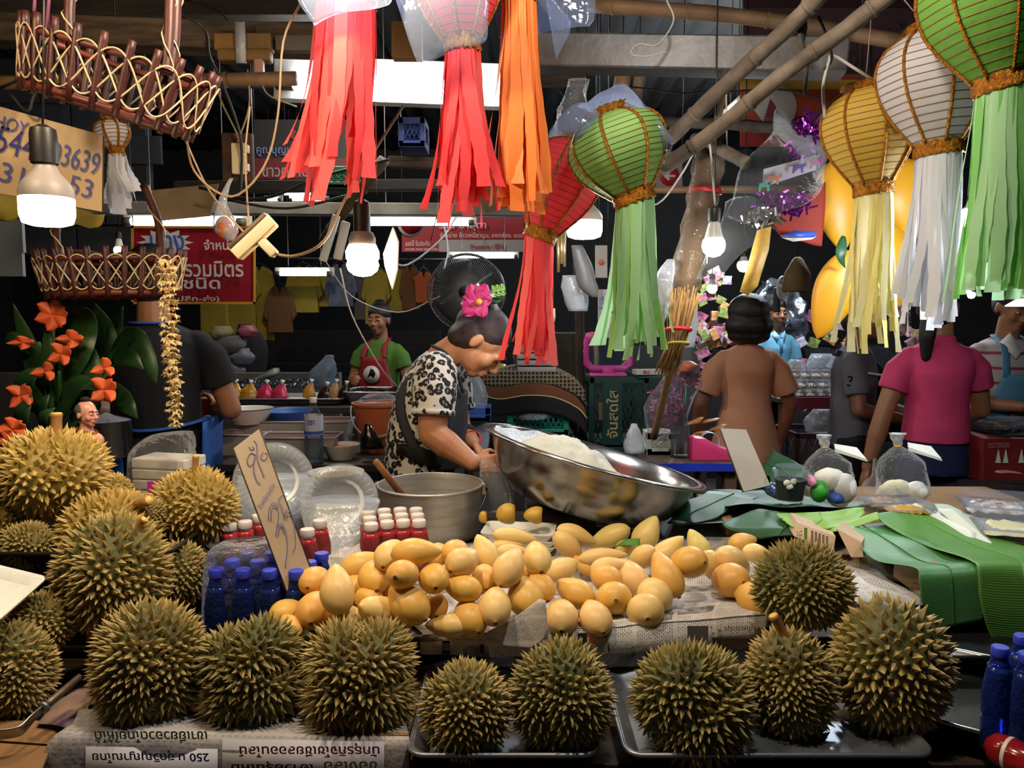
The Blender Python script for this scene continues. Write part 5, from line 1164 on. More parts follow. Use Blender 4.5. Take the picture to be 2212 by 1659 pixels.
# ============================================================= tube lamps
M_tube = glow('tube_cool', (.88, .95, 1.0), 16); M_tubes = glow('tube_far', (.88, .95, 1.0), 9); M_fix = mat('tube_fixture', '#c9c6be', .4); M_fixd = mat('fixture_dark', '#55524d', .5)
def tube_lamp(label, a, b_, Y, rpx, mt, tray=None, group='tube lamps'):
    A, B = at(*a, Y), at(*b_, Y); k = mpp((a[1] + b_[1]) / 2, Y); r = rpx * k; d = (B - A).normalized()
    t = thing('tube_lamp', label, 'tube lamp', A.lerp(B, .5), group)
    MB().tube([A, B], r, 12).build('glowing_tube', mt, t)
    for p, s in ((A, -1), (B, 1)): MB().tube([p, p + d * s * r * 2.2], [r * 1.15, r * 1.1], 12).build('end_cap', M_fixd, t)
    off = V((0, .02 + r, r * 1.2)); w = (tray or 2.6) * r
    M3 = Matrix((d, V((0, 1, 0)), d.cross(V((0, 1, 0))))).transposed()
    MB().box((A + B) / 2 + V((0, r * 2.6, r * 1.0)), ((B - A).length + r * 6, r * 2, w * 1.6), M3).build('fixture', M_fix, t, smooth=False, bevel=.003)
    for u in (.15, .85): p = A.lerp(B, u) + V((0, r * 2.6, r * 2)); MB().tube([p, V((p.x, p.y, 3.58))], .003, 5).build('hanging_wire', M_fixd, t)
    return t
tube_lamp('long bright tube lamp behind the pink and orange tassels', (634, 176), (1104, 194), 3.3, 17, glow('tube_main', (.9, .96, 1.0), 22), 3.4)
tube_lamp('tube lamp above the red sign with a yellow border', (284, 478), (512, 480), 4.6, 8, M_tube)
tube_lamp('tube lamp over the red dessert sign', (800, 481), (1012, 481), 4.6, 5.5, M_tube)
tube_lamp('small tube lamp in front of the hanging yellow shirts', (605, 591), (706, 591), 5.9, 4.5, M_tube)
tube_lamp('tube lamp under the dessert sign, behind the fan', (978, 554), (1110, 554), 4.9, 3.5, M_tube)
tube_lamp('short slanting tube lamp under the roof beside the steel beam', (1216, 152), (1228, 132), 3.6, 6, M_tubes)
tube_lamp('short slanting tube lamp seen between the two bamboo poles', (1578, 246), (1600, 226), 3.6, 6, M_tubes)
for i, (x0, x1, y) in enumerate(((614, 690, 418), (578, 600, 431), (632, 700, 431))): tube_lamp('distant roof tube lamp behind the crossed cables, ' + ('upper long one', 'lower short one', 'lower long one')[i], (x0, y), (x1, y), 8.0, 3, M_tubes)
# ============================================================= people
def skinm(nm, a, b): return mat(nm, a, .5, col2=b, sc=6, sss=.12, bump=.03, bsc=200)
M_sk = skinm('skin_warm', '#c08a66', '#b57c58'); M_skd = skinm('skin_tan', '#8a5a40', '#7d4f38'); M_skm = skinm('skin_mid', '#a06e4e', '#956344')
M_hair = mat('black_hair', '#0f0d0e', .42, col2='#1a1516', sc=30, bump=.5, bsc=120, stretch=(6, 6, 1)); M_hairb = mat('brown_black_hair', '#231719', .35, col2='#3a2629', sc=14, bump=.5, bsc=160, stretch=(1, 6, 6))
M_eye = mat('eye_white', '#d8d2cc', .3); M_iris = mat('iris', '#1c110c', .2); M_lip = mat('lip', '#9a4a48', .4); M_lipd = mat('lip_dark', '#6d3a30', .5)
M_black = mat('black_cloth', '#0d0d10', .9, col2='#15151a', sc=6, bump=.2); M_shoe = mat('sandal', '#2a2320', .7)
def T(c, Q): return lambda x, y, z: V(c) + Q @ V((x, y, z))
def head_blobs(b, c, Q, s=1.0):
    P = T(c, Q); S = lambda *r: tuple(x * s for x in r)
    def E(x, y, z, r): b.ell(P(x * s, y * s, z * s), S(*r), Q, 18, 12)
    E(0, .014, .022, (.074, .090, .088)); E(0, -.020, -.040, (.058, .064, .068)); E(0, -.056, -.090, (.026, .024, .020)); E(0, -.03, -.075, (.046, .045, .03))
    for k in (-1, 1):
        E(k * .034, -.056, -.030, (.028, .026, .030)); E(k * .011, -.096, -.036, (.009, .010, .008)); E(k * .075, .014, -.014, (.009, .018, .030)); E(k * .030, -.070, .002, (.020, .016, .013))
    E(0, -.076, .024, (.048, .014, .014)); b.chain([P(0, -.084 * s, .006 * s), P(0, -.106 * s, -.030 * s)], [.008 * s, .012 * s]); E(0, -.086, -.060, (.023, .012, .010)); E(0, -.084, -.072, (.020, .012, .009))
def face_parts(root, c, Q, s=1.0, closed=False, lip=M_lip, smile=0):
    P = T(c, Q)
    for k in (-1, 1):
        if not closed:
            MB().ell(P(k * .030 * s, -.082 * s, .002 * s), (.0125 * s, .006 * s, .0050 * s), Q, 12, 8).build('eye', M_eye, root); MB().ell(P(k * .030 * s, -.0862 * s, .001 * s), (.0056 * s, .004 * s, .0052 * s), Q, 10, 6).build('iris', M_iris, root)
        else: MB().tube(spline([P(k * .016 * s, -.086 * s, -.001 * s), P(k * .030 * s, -.0905 * s, -.006 * s), P(k * .046 * s, -.080 * s, -.002 * s)], 3), .0022 * s, 5).build('eyelash', M_iris, root)
        MB().tube(spline([P(k * .014 * s, -.092 * s, .024 * s), P(k * .032 * s, -.090 * s, .030 * s), P(k * .052 * s, -.074 * s, .022 * s)], 3), [.0022 * s, .003 * s, .003 * s, .003 * s, .0026 * s, .002 * s, .0014 * s], 5).build('eyebrow', M_hair, root)
    for z, r in ((-.058, .0042), (-.0665, .005)): MB().tube(spline([P(-.021 * s, -.086 * s, (-.062 + smile) * s), P(0, -.0985 * s, z * s), P(.021 * s, -.086 * s, (-.062 + smile) * s)], 4), [(.0015 + (r - .0015) * math.sin(PI * i / 8)) * s for i in range(9)], 6).build('lip', lip, root)
def hand_blobs(b, w, d, nrm, s=1.0, curl=.5, thumb=1, spread=1.0):
    """w wrist, d direction of the hand, nrm direction the palm faces"""
    d = V(d).normalized(); nrm = (V(nrm) - d * V(nrm).dot(d)).normalized(); sd = d.cross(nrm)
    Q = Matrix((sd, nrm, d)).transposed()
    P = lambda x, y, z: V(w) + (sd * x + nrm * y + d * z) * s
    b.ell(P(0, 0, .045), (.038 * s, .015 * s, .048 * s), Q, 14, 10); b.ell(P(0, 0, .012), (.026 * s, .018 * s, .026 * s), Q, 12, 8)
    for i, (x, L) in enumerate(((-.028, .060), (-.0095, .074), (.0095, .078), (.028, .068))):
        p = P(x, 0, .080); a = curl * (.5 + .08 * i); pts = [P(x * .8, 0, .05), p]; dd = (d + sd * x * 3 * spread).normalized()
        for k, f in enumerate((.45, .32, .26)):
            ang = a * (k + 1); v = dd * math.cos(ang) + nrm * math.sin(ang); p = p + v * (L * f * s); pts.append(p)
        b.chain(pts, [.0095 * s, .0095 * s, .0088 * s, .0080 * s, .0070 * s], 8)
    t = -thumb
    b.chain([P(t * .018, .004, .018), P(t * .044, .014, .046), P(t * .052, .026, .070), P(t * .046, .038, .088)], [.013 * s, .011 * s, .010 * s, .008 * s], 8)
def hairs(root, c, Q, style, s=1.0, m=None):
    P = T(c, Q); b = MB()
    def E(x, y, z, r): b.ell(P(x * s, y * s, z * s), tuple(q * s for q in r), Q, 20, 12)
    E(0, .026, .044, (.084, .101, .084)); E(0, .045, .0, (.080, .074, .08))
    if style == 'bob':
        E(0, .035, .034, (.112, .112, .098)); E(0, .050, -.045, (.130, .10, .085)); E(0, .05, -.10, (.115, .085, .05))
    elif style == 'ponytail':
        E(0, .05, -.04, (.066, .06, .06)); E(0, .11, -.01, (.03, .03, .03)); b.chain([P(.0, .105 * s, -.005 * s), P(.006 * s, .150 * s, -.05 * s), P(.012 * s, .152 * s, -.13 * s), P(.014 * s, .140 * s, -.22 * s)], [.026 * s, .034 * s, .034 * s, .020 * s])
    elif style == 'bun': E(0, .03, .105, (.05, .05, .04)); E(0, .05, -.04, (.068, .06, .05))
    elif style == 'short': E(0, .02, .062, (.078, .092, .06)); E(0, .06, -.03, (.066, .05, .05))
    return b.build('hair', m or M_hair, root, local=(c is not None and root.get('loc_') == 1), remesh=.006 * s, iters=5)
def person(label, x, Y, H, face, skin, shirt, bottom, style, arms, hem=.80, sleeve=.62, pitch=0, yaw=0, bot='trousers', girth=1.0, vox=.0075, flare=1.0, lip=M_lipd, smile=0, eyes=True, lean=0, sh=.175, neckline=1.335):
    """standing figure; face: heading in degrees (0 looks to the camera); arms: ((elbow),(hand),curl,palm) for the figure's own right and left side (local, metres at 1.6 m)"""
    root = thing('person', label, 'person', (x, Y, 0), 'people in the market'); root['loc_'] = 1; root.rotation_euler = (0, 0, R(face)); s = H / 1.6
    K = lambda *p: V((p[0] * .82 * s, (p[1] - lean * max(0, p[2] - .9)) * s, p[2] * s)); g = girth * .82
    hc = K(0, -.02, 1.485); Q = (Matrix.Rotation(R(yaw), 3, 'Z') @ Matrix.Rotation(R(pitch), 3, 'X'))
    b = MB(); head_blobs(b, hc, Q, s); b.chain([K(0, .022, 1.27), K(0, .005, 1.42)], [.058 * s, .052 * s])
    tor = [(.84, .135, .092), (.95, .130, .092), (1.08, .135, .098), (1.18, .150, .105), (1.25, .120, .072), (1.30, .06, .05)]
    b.tube([K(0, .015, z) for z, a, c in tor], [(a * g * s, c * girth * s) for z, a, c in tor], 20, side=(1, 0, 0))
    sl = MB(); ends = []
    for k, arm in zip((-1, 1), arms):
        S0 = K(k * sh * girth * .96, .012, 1.262); el = K(*arm[0]); ha = K(*arm[1])
        b.chain([S0, S0.lerp(el, .5), el], [.030 * s, .043 * s, .038 * s]); b.chain([el, el.lerp(ha, .35), ha], [.038 * s, .040 * s, .026 * s])
        hand_blobs(b, ha, (ha - el).normalized() if len(arm) < 5 else V(arm[4]), arm[3] if len(arm) > 3 else (-k, 0, 0), s, arm[2] if len(arm) > 2 else .4, thumb=k)
        e = S0.lerp(el, sleeve); sl.ell(S0 + V((-k * .028 * s, 0, -.012 * s)), .060 * s, nu=14, nv=8); sl.tube([S0 + V((-k * .04 * s, 0, 0)), S0.lerp(el, .22), e], [.056 * s, .061 * s, .062 * s * flare], 16)
    for k in (-1, 1):
        b.chain([K(k * .085, .01, .86), K(k * .092, -.01, .47), K(k * .09, .02, .09)], [.062 * s, .050 * s, .036 * s]); b.chain([K(k * .09, .03, .045), K(k * .095, -.10, .03)], [.035 * s, .030 * s])
        MB().box(K(k * .094, -.035, .006), (.085 * s, .23 * s, .014 * s)).build('sandal', M_shoe, root, local=True, bevel=.004)
    b.build('body', skin, root, local=True, remesh=vox, iters=4)
    if eyes: face_parts2(root, hc, Q, s, lip, smile)
    hairs(root, hc, Q, style, s)
    zt = [(hem, .165, .125), (hem + .06, .160, .122), (1.0, .152, .115), (1.10, .150, .114), (1.20, .165, .120), (1.265, .172, .100), (1.305, .135, .085), (neckline, .066, .062)]
    if hem < .78: zt[0] = (hem, .180 * flare, .145 * flare); zt[1] = (hem + .1, .175 * flare, .138 * flare)
    sl.tube([K(0, .015, z) for z, a, c in zt], [(a * g * s, c * girth * s) for z, a, c in zt], 28, side=(1, 0, 0))
    sl.build('shirt', shirt, root, local=True, remesh=vox * 1.1, iters=3)
    p = MB()
    if bot == 'skirt': p.tube([K(0, .01, z) for z in (.30, .6, .8, .96)], [(.19 * g * s, .15 * s), (.18 * g * s, .145 * s), (.165 * g * s, .12 * s), (.145 * g * s, .105 * s)], 24, side=(1, 0, 0))
    else:
        for k in (-1, 1): p.tube([K(k * .09, .015, .07), K(k * .092, .0, .47), K(k * .085, .012, .84)], [.062 * s, .072 * s, .10 * g * s], 18)
        p.tube([K(0, .012, z) for z in (.76, .86, .97)], [(.165 * g * s, .125 * s), (.16 * g * s, .12 * s), (.145 * g * s, .105 * s)], 24, side=(1, 0, 0))
    p.build(bot, bottom, root, local=True, remesh=.010, iters=4)
    return root, K, hc, Q, s
def face_parts2(root, c, Q, s, lip, smile):
    """face parts given in the figure's own space"""
    keep = root.location.copy(); root.location = (0, 0, 0); face_parts(root, c, Q, s, lip=lip, smile=smile); root.location = keep
M_peach = mat('peach_cloth', '#bd8668', .85, col2='#b07a5c', sc=5, bump=.15, bsc=300); M_pinkc = mat('pink_polo', '#cf3a6a', .8, col2='#c23260', sc=5, bump=.2, bsc=400)
M_grey = mat('grey_cloth', '#5f5f66', .85, col2='#54545b', sc=6); M_sky = mat('sky_polo', '#6fb0cf', .8, col2='#64a6c6', sc=6); M_green = mat('green_shirt', '#4f7a2a', .85, col2='#466e26', sc=6)
M_navy = mat('navy_trousers', '#171d44', .9, col2='#1c2450', sc=5); M_dk = mat('dark_trousers', '#141318', .9)
# woman in the peach blouse, seen from behind
pe, K, hc, Q, s = person('woman with a black bob and long peach blouse, seen from behind', at(1612, 800, 4.2).x, 4.2, 1.60, 180, M_skd, M_peach, M_dk, 'bob', (((-.30, .0, 1.01), (-.29, -.10, .80), .5), ((.30, .0, 1.01), (.29, -.10, .80), .5)), hem=.66, girth=1.08, flare=1.22, sleeve=.75, eyes=True)
b = MB(); b.grid(24, 1, lambda u, v: K(.150 * (u * 2 - 1), .02 + .116 * math.sqrt(max(0, 1 - (u * 2 - 1) ** 2 * .85)), 1.185 + .004 * v)); b.build('yoke_seam', mat('peach_seam', '#8a5f48', .9), pe, local=True, thick=.003)
# woman in the pink polo shirt with a ponytail, seen from behind
pk, K, hc, Q, s = person('woman in a pink polo shirt with a ponytail, seen from behind', at(2024, 800, 3.45).x, 3.45, 1.66, 172, M_skm, M_pinkc, M_navy, 'ponytail', (((-.255, -.05, 1.03), (-.20, -.30, .92), .6), ((.275, .03, 1.0), (.335, .02, .775), .9, (-1, 0, 0))), hem=.90, girth=1.02, sleeve=.55, yaw=-30, vox=.006)
b = MB(); b.tube([K(0, .012, 1.318), K(0, .008, 1.352)], [(.068 * s, .066 * s), (.062 * s, .060 * s)], 24, side=(1, 0, 0)); b.build('collar', M_pinkc, pk, local=True)
w_ = K(.333, .02, .80); b = MB(); b.tube([w_, w_ + V((-.002, 0, .014))], .032 * s, 16); b.build('wristwatch', mat('watch', '#77726a', .3, .8), pk, local=True)
pbg = at(1884, 1050, 3.35); o_ = bag('plastic_bag', 'small pinkish plastic bag in the hand of the pink-shirted woman', [(1884, 1072, 22, 3.4), (1882, 1056, 26, 3.4), (1884, 1040, 18, 3.4), (1888, 1026, 6, 3.4), (1890, 990, 4, 3.42)], clear('pink_bag', '#f0d8d4', .5, .25, .8, 30, '#c9a8a0'), seed=2)
# woman in grey facing sideways
gr, K, hc, Q, s = person('woman in a grey shirt with a black shoulder bag, facing sideways', at(1852, 800, 4.1).x, 4.1, 1.60, 62, M_skd, M_grey, M_dk, 'short', (((-.22, -.03, 1.01), (-.06, -.24, .96), .8, (0, 0, -1)), ((.20, -.05, 1.02), (.10, -.26, .98), .8, (0, 0, -1))), hem=.80, girth=1.0, sleeve=.7)
b = MB(); b.tube(spline([K(-.10, .10, 1.30), K(.02, -.10, 1.22), K(.14, -.10, 1.05), K(.19, -.05, .92)], 5), (.018) , 8); b.build('bag_strap', M_black, gr, local=True)
MB().ell(K(.16, -.14, .90), (.07, .12, .09), nu=16, nv=10).build('shoulder_bag', M_black, gr, local=True)
MB().tube(spline([K(-.175, -.06, 1.20), K(-.06, -.125, 1.185), K(.10, -.125, 1.19)], 5), .006, 6).build('white_stripe', M_enam, gr, local=True)
for k, dz in ((0, .0), (1, .055)): pass
me_ = text_mesh('3', True); me_.materials.clear(); me_.materials.append(M_black); o_ = bpy.data.objects.new('sleeve_number', me_); COL.objects.link(o_); o_.parent = gr; o_.scale = (.075,) * 3; o_.location = K(-.268, .035, 1.135); o_.rotation_euler = (R(90), 0, R(-90 + 14))
b = MB(); b.ell(hc + V((0, .01, .055)), (.084, .098, .062), nu=18, nv=10); b.ell(hc + V((0, -.10, .05)), (.06, .05, .008), nu=14, nv=6); b.build('cap', M_black, gr, local=True)
# man in the sky blue polo
sm, K, hc, Q, s = person('smiling man in a sky blue polo shirt in the far alley', at(1672, 800, 6.4).x, 6.4, 1.63, 8, M_skm, M_sky, M_dk, 'short', (((-.25, .0, 1.0), (-.24, -.14, .82), .4), ((.25, .0, 1.0), (.24, -.14, .82), .4)), hem=.80, girth=1.05, smile=.008, vox=.009)
for k in (-1, 1):
    b = MB(); b.add([K(k * .006, -.085, 1.30), K(k * .055, -.07, 1.345), K(k * .075, -.062, 1.30), K(k * .035, -.108, 1.262)], [(0, 1, 2, 3)]); b.build('collar', mat('pale_collar', '#9fcade', .8), sm, local=True, thick=.006)
MB().box(K(0, -.118, 1.22), (.018, .01, .12)).build('placket', mat('sky_dark', '#5a9cbb', .8), sm, local=True)
# aproned woman by the stairs
aw, K, hc, Q, s = person('woman in a green shirt and red printed apron by the dark stairs', at(822, 800, 5.6).x, 5.6, 1.58, -14, M_skm, M_green, M_dk, 'bun', (((-.27, .0, 1.03), (-.15, -.22, 1.05), .8, (1, 0, 0)), ((.27, .0, 1.02), (.26, -.12, .82), .4)), hem=.82, girth=1.08, sleeve=.55, pitch=4)
M_apr = mat('red_apron', '#9a1c2c', .7, col2='#8a1826', sc=5)
def apron(root, K, m, z0, z1, half, y=-.135, top=.10, shirt_r=1.0):
    b = MB(); n = 12
    def fn(u, v):
        z = z0 + (z1 - z0) * v; w = half * (1 if v < .55 else 1 - (v - .55) / .45 * (1 - top / half)); x = w * (u * 2 - 1)
        return K(x, y + 1.9 * x * x + .02 * (1 - v), z)
    b.grid(n, 14, fn); o = b.build('apron', m, root, local=True, thick=.008)
    for k in (-1, 1):
        MB().tube(spline([K(k * top * .9, y + 1.6 * top * top - .004, z1 - .01), K(k * .085, -.085, 1.29), K(k * .07, .03, 1.345)], 5), [(.020, .005)] * 11, 8, side=(1, 0, 0)).build('apron_strap', m, root, local=True)
    return o
apr = apron(aw, K, M_apr, .70, 1.215, .175, -.150, .11)
MB().tube([K(0, -.158, 1.09), K(0, -.164, 1.09)], .062, 28, side=(1, 0, 0)).build('white_badge', M_enam, aw, local=True)
def loctext(root, body, c, w, h, m, nm='lettering'):
    me = text_mesh(body, True); xs = [v.co.x for v in me.vertices]; ys = [v.co.y for v in me.vertices]; cx, cy = (min(xs) + max(xs)) / 2, (min(ys) + max(ys)) / 2
    for v in me.vertices: v.co = V(((v.co.x - cx) * w / (max(xs) - min(xs)), -.002, (v.co.y - cy) * h / (max(ys) - min(ys)))) + V(c)
    me.materials.clear(); me.materials.append(m); o = bpy.data.objects.new(nm, me); COL.objects.link(o); o.parent = root; return o
b = MB(); b.prism([(-.03, -.03), (-.005, -.012), (.018, -.03), (.034, .0), (.02, .03), (-.004, .036), (-.012, .012)], .003, K(0, -.166, 1.095)); b.build('badge_emblem', M_black, aw, local=True)
loctext(aw, '053-998551', K(0, -.160, .985), .19, .026, M_enam); loctext(aw, '080-1-168168', K(0, -.158, .945), .19, .024, M_enam)
# man behind the sweets counter at the right
ma, K, hc, Q, s = person('man in a striped white shirt and light blue apron looking down', at(2163, 800, 3.95).x, 3.95, 1.66, 0, M_skm, None or mat('striped_shirt', '#b9b2ac', .85), M_dk, 'short', (((-.275, .02, 1.02), (-.08, -.26, 1.02), .7, (0, 0, 1)), ((.275, .02, 1.02), (.07, -.28, 1.03), .7, (0, 0, 1))), hem=.82, girth=1.12, sleeve=.80, pitch=24, lean=.10)
t_ = NT('stripes'); wv = t_.new('ShaderNodeTexWave'); wv.bands_direction = 'Z'; wv.inputs['Scale'].default_value = 4.2; wv.inputs['Distortion'].default_value = .5; t_.link(t_.coord('Object'), wv.inputs[0])
t_.set(col=t_.ramp(wv.outputs['Fac'], [(.0, '#b9b2ac'), (.86, '#b9b2ac'), (.88, '#8c3044'), (.93, '#b9b2ac'), (.96, '#8c3044')], 'CONSTANT'), rough=.85)
[c for c in ma.children if c.name.startswith('shirt')][0].data.materials[0] = t_.m
M_lap = mat('blue_bib', '#5b95b5', .75, col2='#4f88a8', sc=5)
apron(ma, K, M_lap, .72, 1.16, .175, -.165, .115)
b = MB(); b.add([K(-.085, -.19, 1.02), K(.085, -.19, 1.02), K(.085, -.19, .93), K(-.085, -.19, .93)], [(3, 2, 1, 0)]); b.build('printed_picture', mat('picture_print', '#7a2428', .6, col2='#3f6a34', sc=16), ma, local=True, thick=.002)
for k in (-1, 1):
    b = MB(); b.add([K(k * .008, -.125, 1.275), K(k * .06, -.08, 1.36), K(k * .10, -.06, 1.31), K(k * .05, -.135, 1.235)], [(0, 1, 2, 3)]); b.build('collar', M_enam, ma, local=True, thick=.006)
b = MB(); b.grid(6, 4, lambda u, v: K(-.02 + .16 * u, -.34 + .06 * v, 1.05 + .02 * math.sin(u * 5) - .03 * v)); b.build('white_paper', M_nap, ma, local=True, thick=.002)
# man in black with a blue apron, head hidden behind the basket
mb_, K, hc, Q, s = person('man in a black shirt with blue apron strings, seen from behind', at(338, 800, 3.0).x, 3.0, 1.76, 188, M_skm, M_black, mat('charcoal_trousers', '#1a1a1d', .9), 'short', (((-.30, -.02, 1.02), (-.17, -.25, 1.0), .5), ((.305, .0, 1.03), (.20, -.24, .98), .5)), hem=.84, girth=1.2, sleeve=.62, vox=.0065, sh=.18)
M_bap = mat('blue_apron', '#1f56a8', .7, col2='#1b4c98', sc=6)
b = MB(); b.tube([K(.205 * math.cos(a), .015 + .165 * math.sin(a), .985 + .01 * math.cos(a * 2)) for a in [R(-20 + 220 * i / 20) for i in range(21)]], [(.006, .016)] * 21, 8, side=(0, 0, 1)); b.build('apron_belt', M_bap, mb_, local=True)
for x0, x1, z1 in ((.095, .118, .70), (.115, .085, .62)): MB().tube(spline([K(x0, .172, .985), K((x0 + x1) / 2, .19, .86), K(x1, .185, z1)], 4), [(.024, .004)] * 9, 8, side=(1, 0, 0)).build('apron_string', M_bap, mb_, local=True)
b = MB(); b.grid(10, 12, lambda u, v: K(-.215 + .03 * v - .02 * u, .10 - .22 * u, .99 - .5 * v)); b.build('apron_side', M_bap, mb_, local=True, thick=.006)
MB().tube([K(.085 * math.cos(a), .02 + .085 * math.sin(a), 1.335) for a in [R(180 * i / 14) for i in range(15)]], [(.005, .013)] * 15, 6, side=(0, 0, 1)).build('apron_neck', M_bap, mb_, local=True)
MB().tube([K(-.10 + .018 * math.cos(a), .165, .80 + .018 * math.sin(a)) for a in [2 * PI * i / 16 for i in range(16)]], .004, 6, closed=True).build('key_ring', mat('ring_brass', '#c9b07a', .25, .9), mb_, local=True)
# ------------------------------------------------------------- the seller
se = thing('person', 'seller in a leopard print top and dark apron, a flower in her hair', 'person', (at(905, 1040, 2.74).x, 2.74, 0), 'people in the market')
t_ = NT('leopard_print'); co = t_.coord('Object'); nz = t_.new('ShaderNodeTexNoise'); nz.inputs['Scale'].default_value = 40; t_.link(co, nz.inputs['Vector'])
ad = t_.new('ShaderNodeMix', data_type='VECTOR'); ad.inputs[0].default_value = .016; t_.link(co, ad.inputs[4]); t_.link(nz.outputs['Color'], ad.inputs[5])
vo = t_.new('ShaderNodeTexVoronoi'); vo.inputs['Scale'].default_value = 40; vo.inputs['Randomness'].default_value = .9; t_.link(ad.outputs[1], vo.inputs['Vector'])
ring = t_.ramp(vo.outputs['Distance'], [(.0, 0), (.14, 0), (.19, 1), (.50, 1), (.54, 0)]); brk = t_.ramp(t_.noise(60, 2), [(.34, 0), (.40, 1)])
core = t_.ramp(vo.outputs['Distance'], [(.15, 1), (.20, 0)])
c_ = t_.mix(t_.math('MULTIPLY', ring, brk), t_.mix(core, '#cfcac6', '#7d7876'), '#0e0d0f'); t_.set(col=c_, rough=.8); t_.bump(t_.noise(20, 3), .3, .01); M_leo = t_.m
def kk(py, px_): return px_ * mpp(py, 2.73)
b = MB(); Hc = at(1043, 741, 2.70); HQ = frame((.79, .05, .61), (.61, -.10, -.79)); head_blobs(b, Hc, HQ, 1.0)
nb_ = at(958, 775, 2.73); b.chain([nb_, at(985, 752, 2.72), at(1015, 742, 2.71)], [.062, .054, .052])
hipc, waist, chest, upper = at(905, 1060, 2.74), at(903, 975, 2.74), at(922, 862, 2.74), at(948, 795, 2.74)
tp = [hipc, waist, at(910, 915, 2.74), chest, upper, nb_]
b.tube(tp, [(.17, .115), (.145, .105), (.15, .10), (.155, .092), (.125, .055), (.06, .045)], 22, side=(0, 1, 0))
S1, E1, W1 = at(940, 803, 2.57), at(934, 938, 2.53), at(1022, 1001, 2.50)
S2, E2, W2 = at(972, 805, 2.90), at(992, 925, 2.86), at(1020, 955, 2.70)
b.chain([S1, S1.lerp(E1, .5), E1], [.050, .056, .047]); b.chain([E1, E1.lerp(W1, .35), W1], [.047, .048, .029])
b.chain([S2, S2.lerp(E2, .5), E2], [.050, .052, .044]); b.chain([E2, E2.lerp(W2, .35), W2], [.044, .042, .028])
hand_blobs(b, W1, (.9, .25, -.05), (.2, .9, -.3), .92, .75, thumb=-1); hand_blobs(b, W2, (.62, -.1, -.72), (-.5, -.3, -.8), .92, .6, thumb=1)
for k in (-1, 1): b.chain([at(905, 1070, 2.74) + V((0, k * .085, 0)), V((hipc.x + .02, 2.74 + k * .09, .46)), V((hipc.x, 2.74 + k * .09, .09)), V((hipc.x + .11, 2.74 + k * .09, .04))], [.09, .056, .038, .03])
b.build('body', M_sk, se, remesh=.0048, iters=4); face_parts(se, Hc, HQ, 1.0, closed=True)
b = MB(); P = T(Hc, HQ)
for c, r in (((0, .026, .040), (.083, .094, .084)), ((0, .045, .0), (.081, .076, .08)), ((0, .065, -.045), (.064, .05, .05)), ((.0, .09, .02), (.06, .05, .06)), ((0, .085, .075), (.062, .055, .05)), ((-.01, .118, .088), (.05, .046, .05))): b.ell(P(*c), r, HQ, 22, 14)
b.build('hair', M_hairb, se, remesh=.006, iters=6)
b = MB(); st = [(at(905, 1040, 2.74), .178, .124), (at(903, 990, 2.74), .166, .120), (at(902, 950, 2.74), .160, .114), (at(912, 900, 2.74), .168, .112), (chest, .180, .110), (at(936, 822, 2.74), .185, .102), (at(950, 790, 2.74), .165, .082), (at(957, 772, 2.735), .085, .062)]
b.tube([p for p, a, c in st], [(a, c) for p, a, c in st], 30, side=(0, 1, 0))
for S, E, d in ((S1, E1, (0, .03, 0)), (S2, E2, (0, -.03, 0))): b.ell(S + V(d) + V((0, 0, -.008)), (.074, .078, .078), nu=16, nv=10); b.tube([S + V(d), S.lerp(E, .3), S.lerp(E, .70)], [.074, .077, .070], 20)
b.build('leopard_top', M_leo, se, remesh=.0055, iters=3)
for S, E in ((S1, E1), (S2, E2)): MB().tube([S.lerp(E, .62), S.lerp(E, .70)], [.0715, .0705], 24, cap=False).build('sleeve_cuff', M_leo, se, thick=.006)
M_apd = mat('dark_denim_apron', '#1e2229', .75, col2='#272b33', sc=14, bump=.2, bsc=500)
b = MB(); bb = [(at(958, 1000, 2.74), .150, .075), (at(962, 940, 2.74), .150, .080), (at(975, 890, 2.74), .125, .062), (at(988, 840, 2.74), .10, .040)]
b.tube([p for p, a, c in bb], [(a, c) for p, a, c in bb], 26, side=(0, 1, 0)); b.build('apron_bib', M_apd, se, remesh=.006, iters=4)
for pts in ([(936, 748, 2.66), (962, 762, 2.63), (985, 800, 2.62), (1000, 845, 2.65)], [(900, 800, 2.63), (868, 850, 2.60), (868, 900, 2.575), (892, 960, 2.565), (915, 1000, 2.58)]): MB().tube(spline([at(*p) for p in pts], 6), [(.017, .006)] * (6 * (len(pts) - 1) + 1), 8, side=(0, 1, 0) if pts[0][0] == 936 else (1, 0, .5)).build('apron_strap', M_apd, se)
MB().tube(spline([at(838, 958, 2.68), at(870, 968, 2.585), at(915, 985, 2.565), at(955, 998, 2.60)], 5), [(.026, .008)] * 16, 8, side=(0, 0, 1)).build('waist_belt', M_black, se)
MB().box(at(872, 970, 2.572), (.05, .01, .045)).build('belt_buckle', M_iris, se, bevel=.004)
b = MB(); b.tube([V((hipc.x + .01, 2.74, z)) for z in (.30, .6, .85)] + [at(912, 1010, 2.74)], [(.20, .16), (.195, .15), (.18, .13), (.165, .118)], 26, side=(0, 1, 0)); b.build('red_skirt', mat('maroon_skirt', '#6a1626', .85, col2='#5c1220', sc=6), se)
for k in (-1, 1): MB().box((hipc.x + .05, 2.74 + k * .09, .006), (.24, .085, .014)).build('sandal', M_shoe, se, bevel=.004)
MB().tube([W2 + V((.0, .0, .012)) + V((.030 * math.cos(a), .030 * math.sin(a) * .6, .026 * math.sin(a))) for a in [2 * PI * i / 18 for i in range(18)]], .003, 6, closed=True).build('red_bracelet', mat('red_cord', '#c01c30', .6), se)
MB().tube([W2.lerp(E2, .28), W2.lerp(E2, .5)], [.040, .044], 16).build('wrist_cloth', M_black, se)
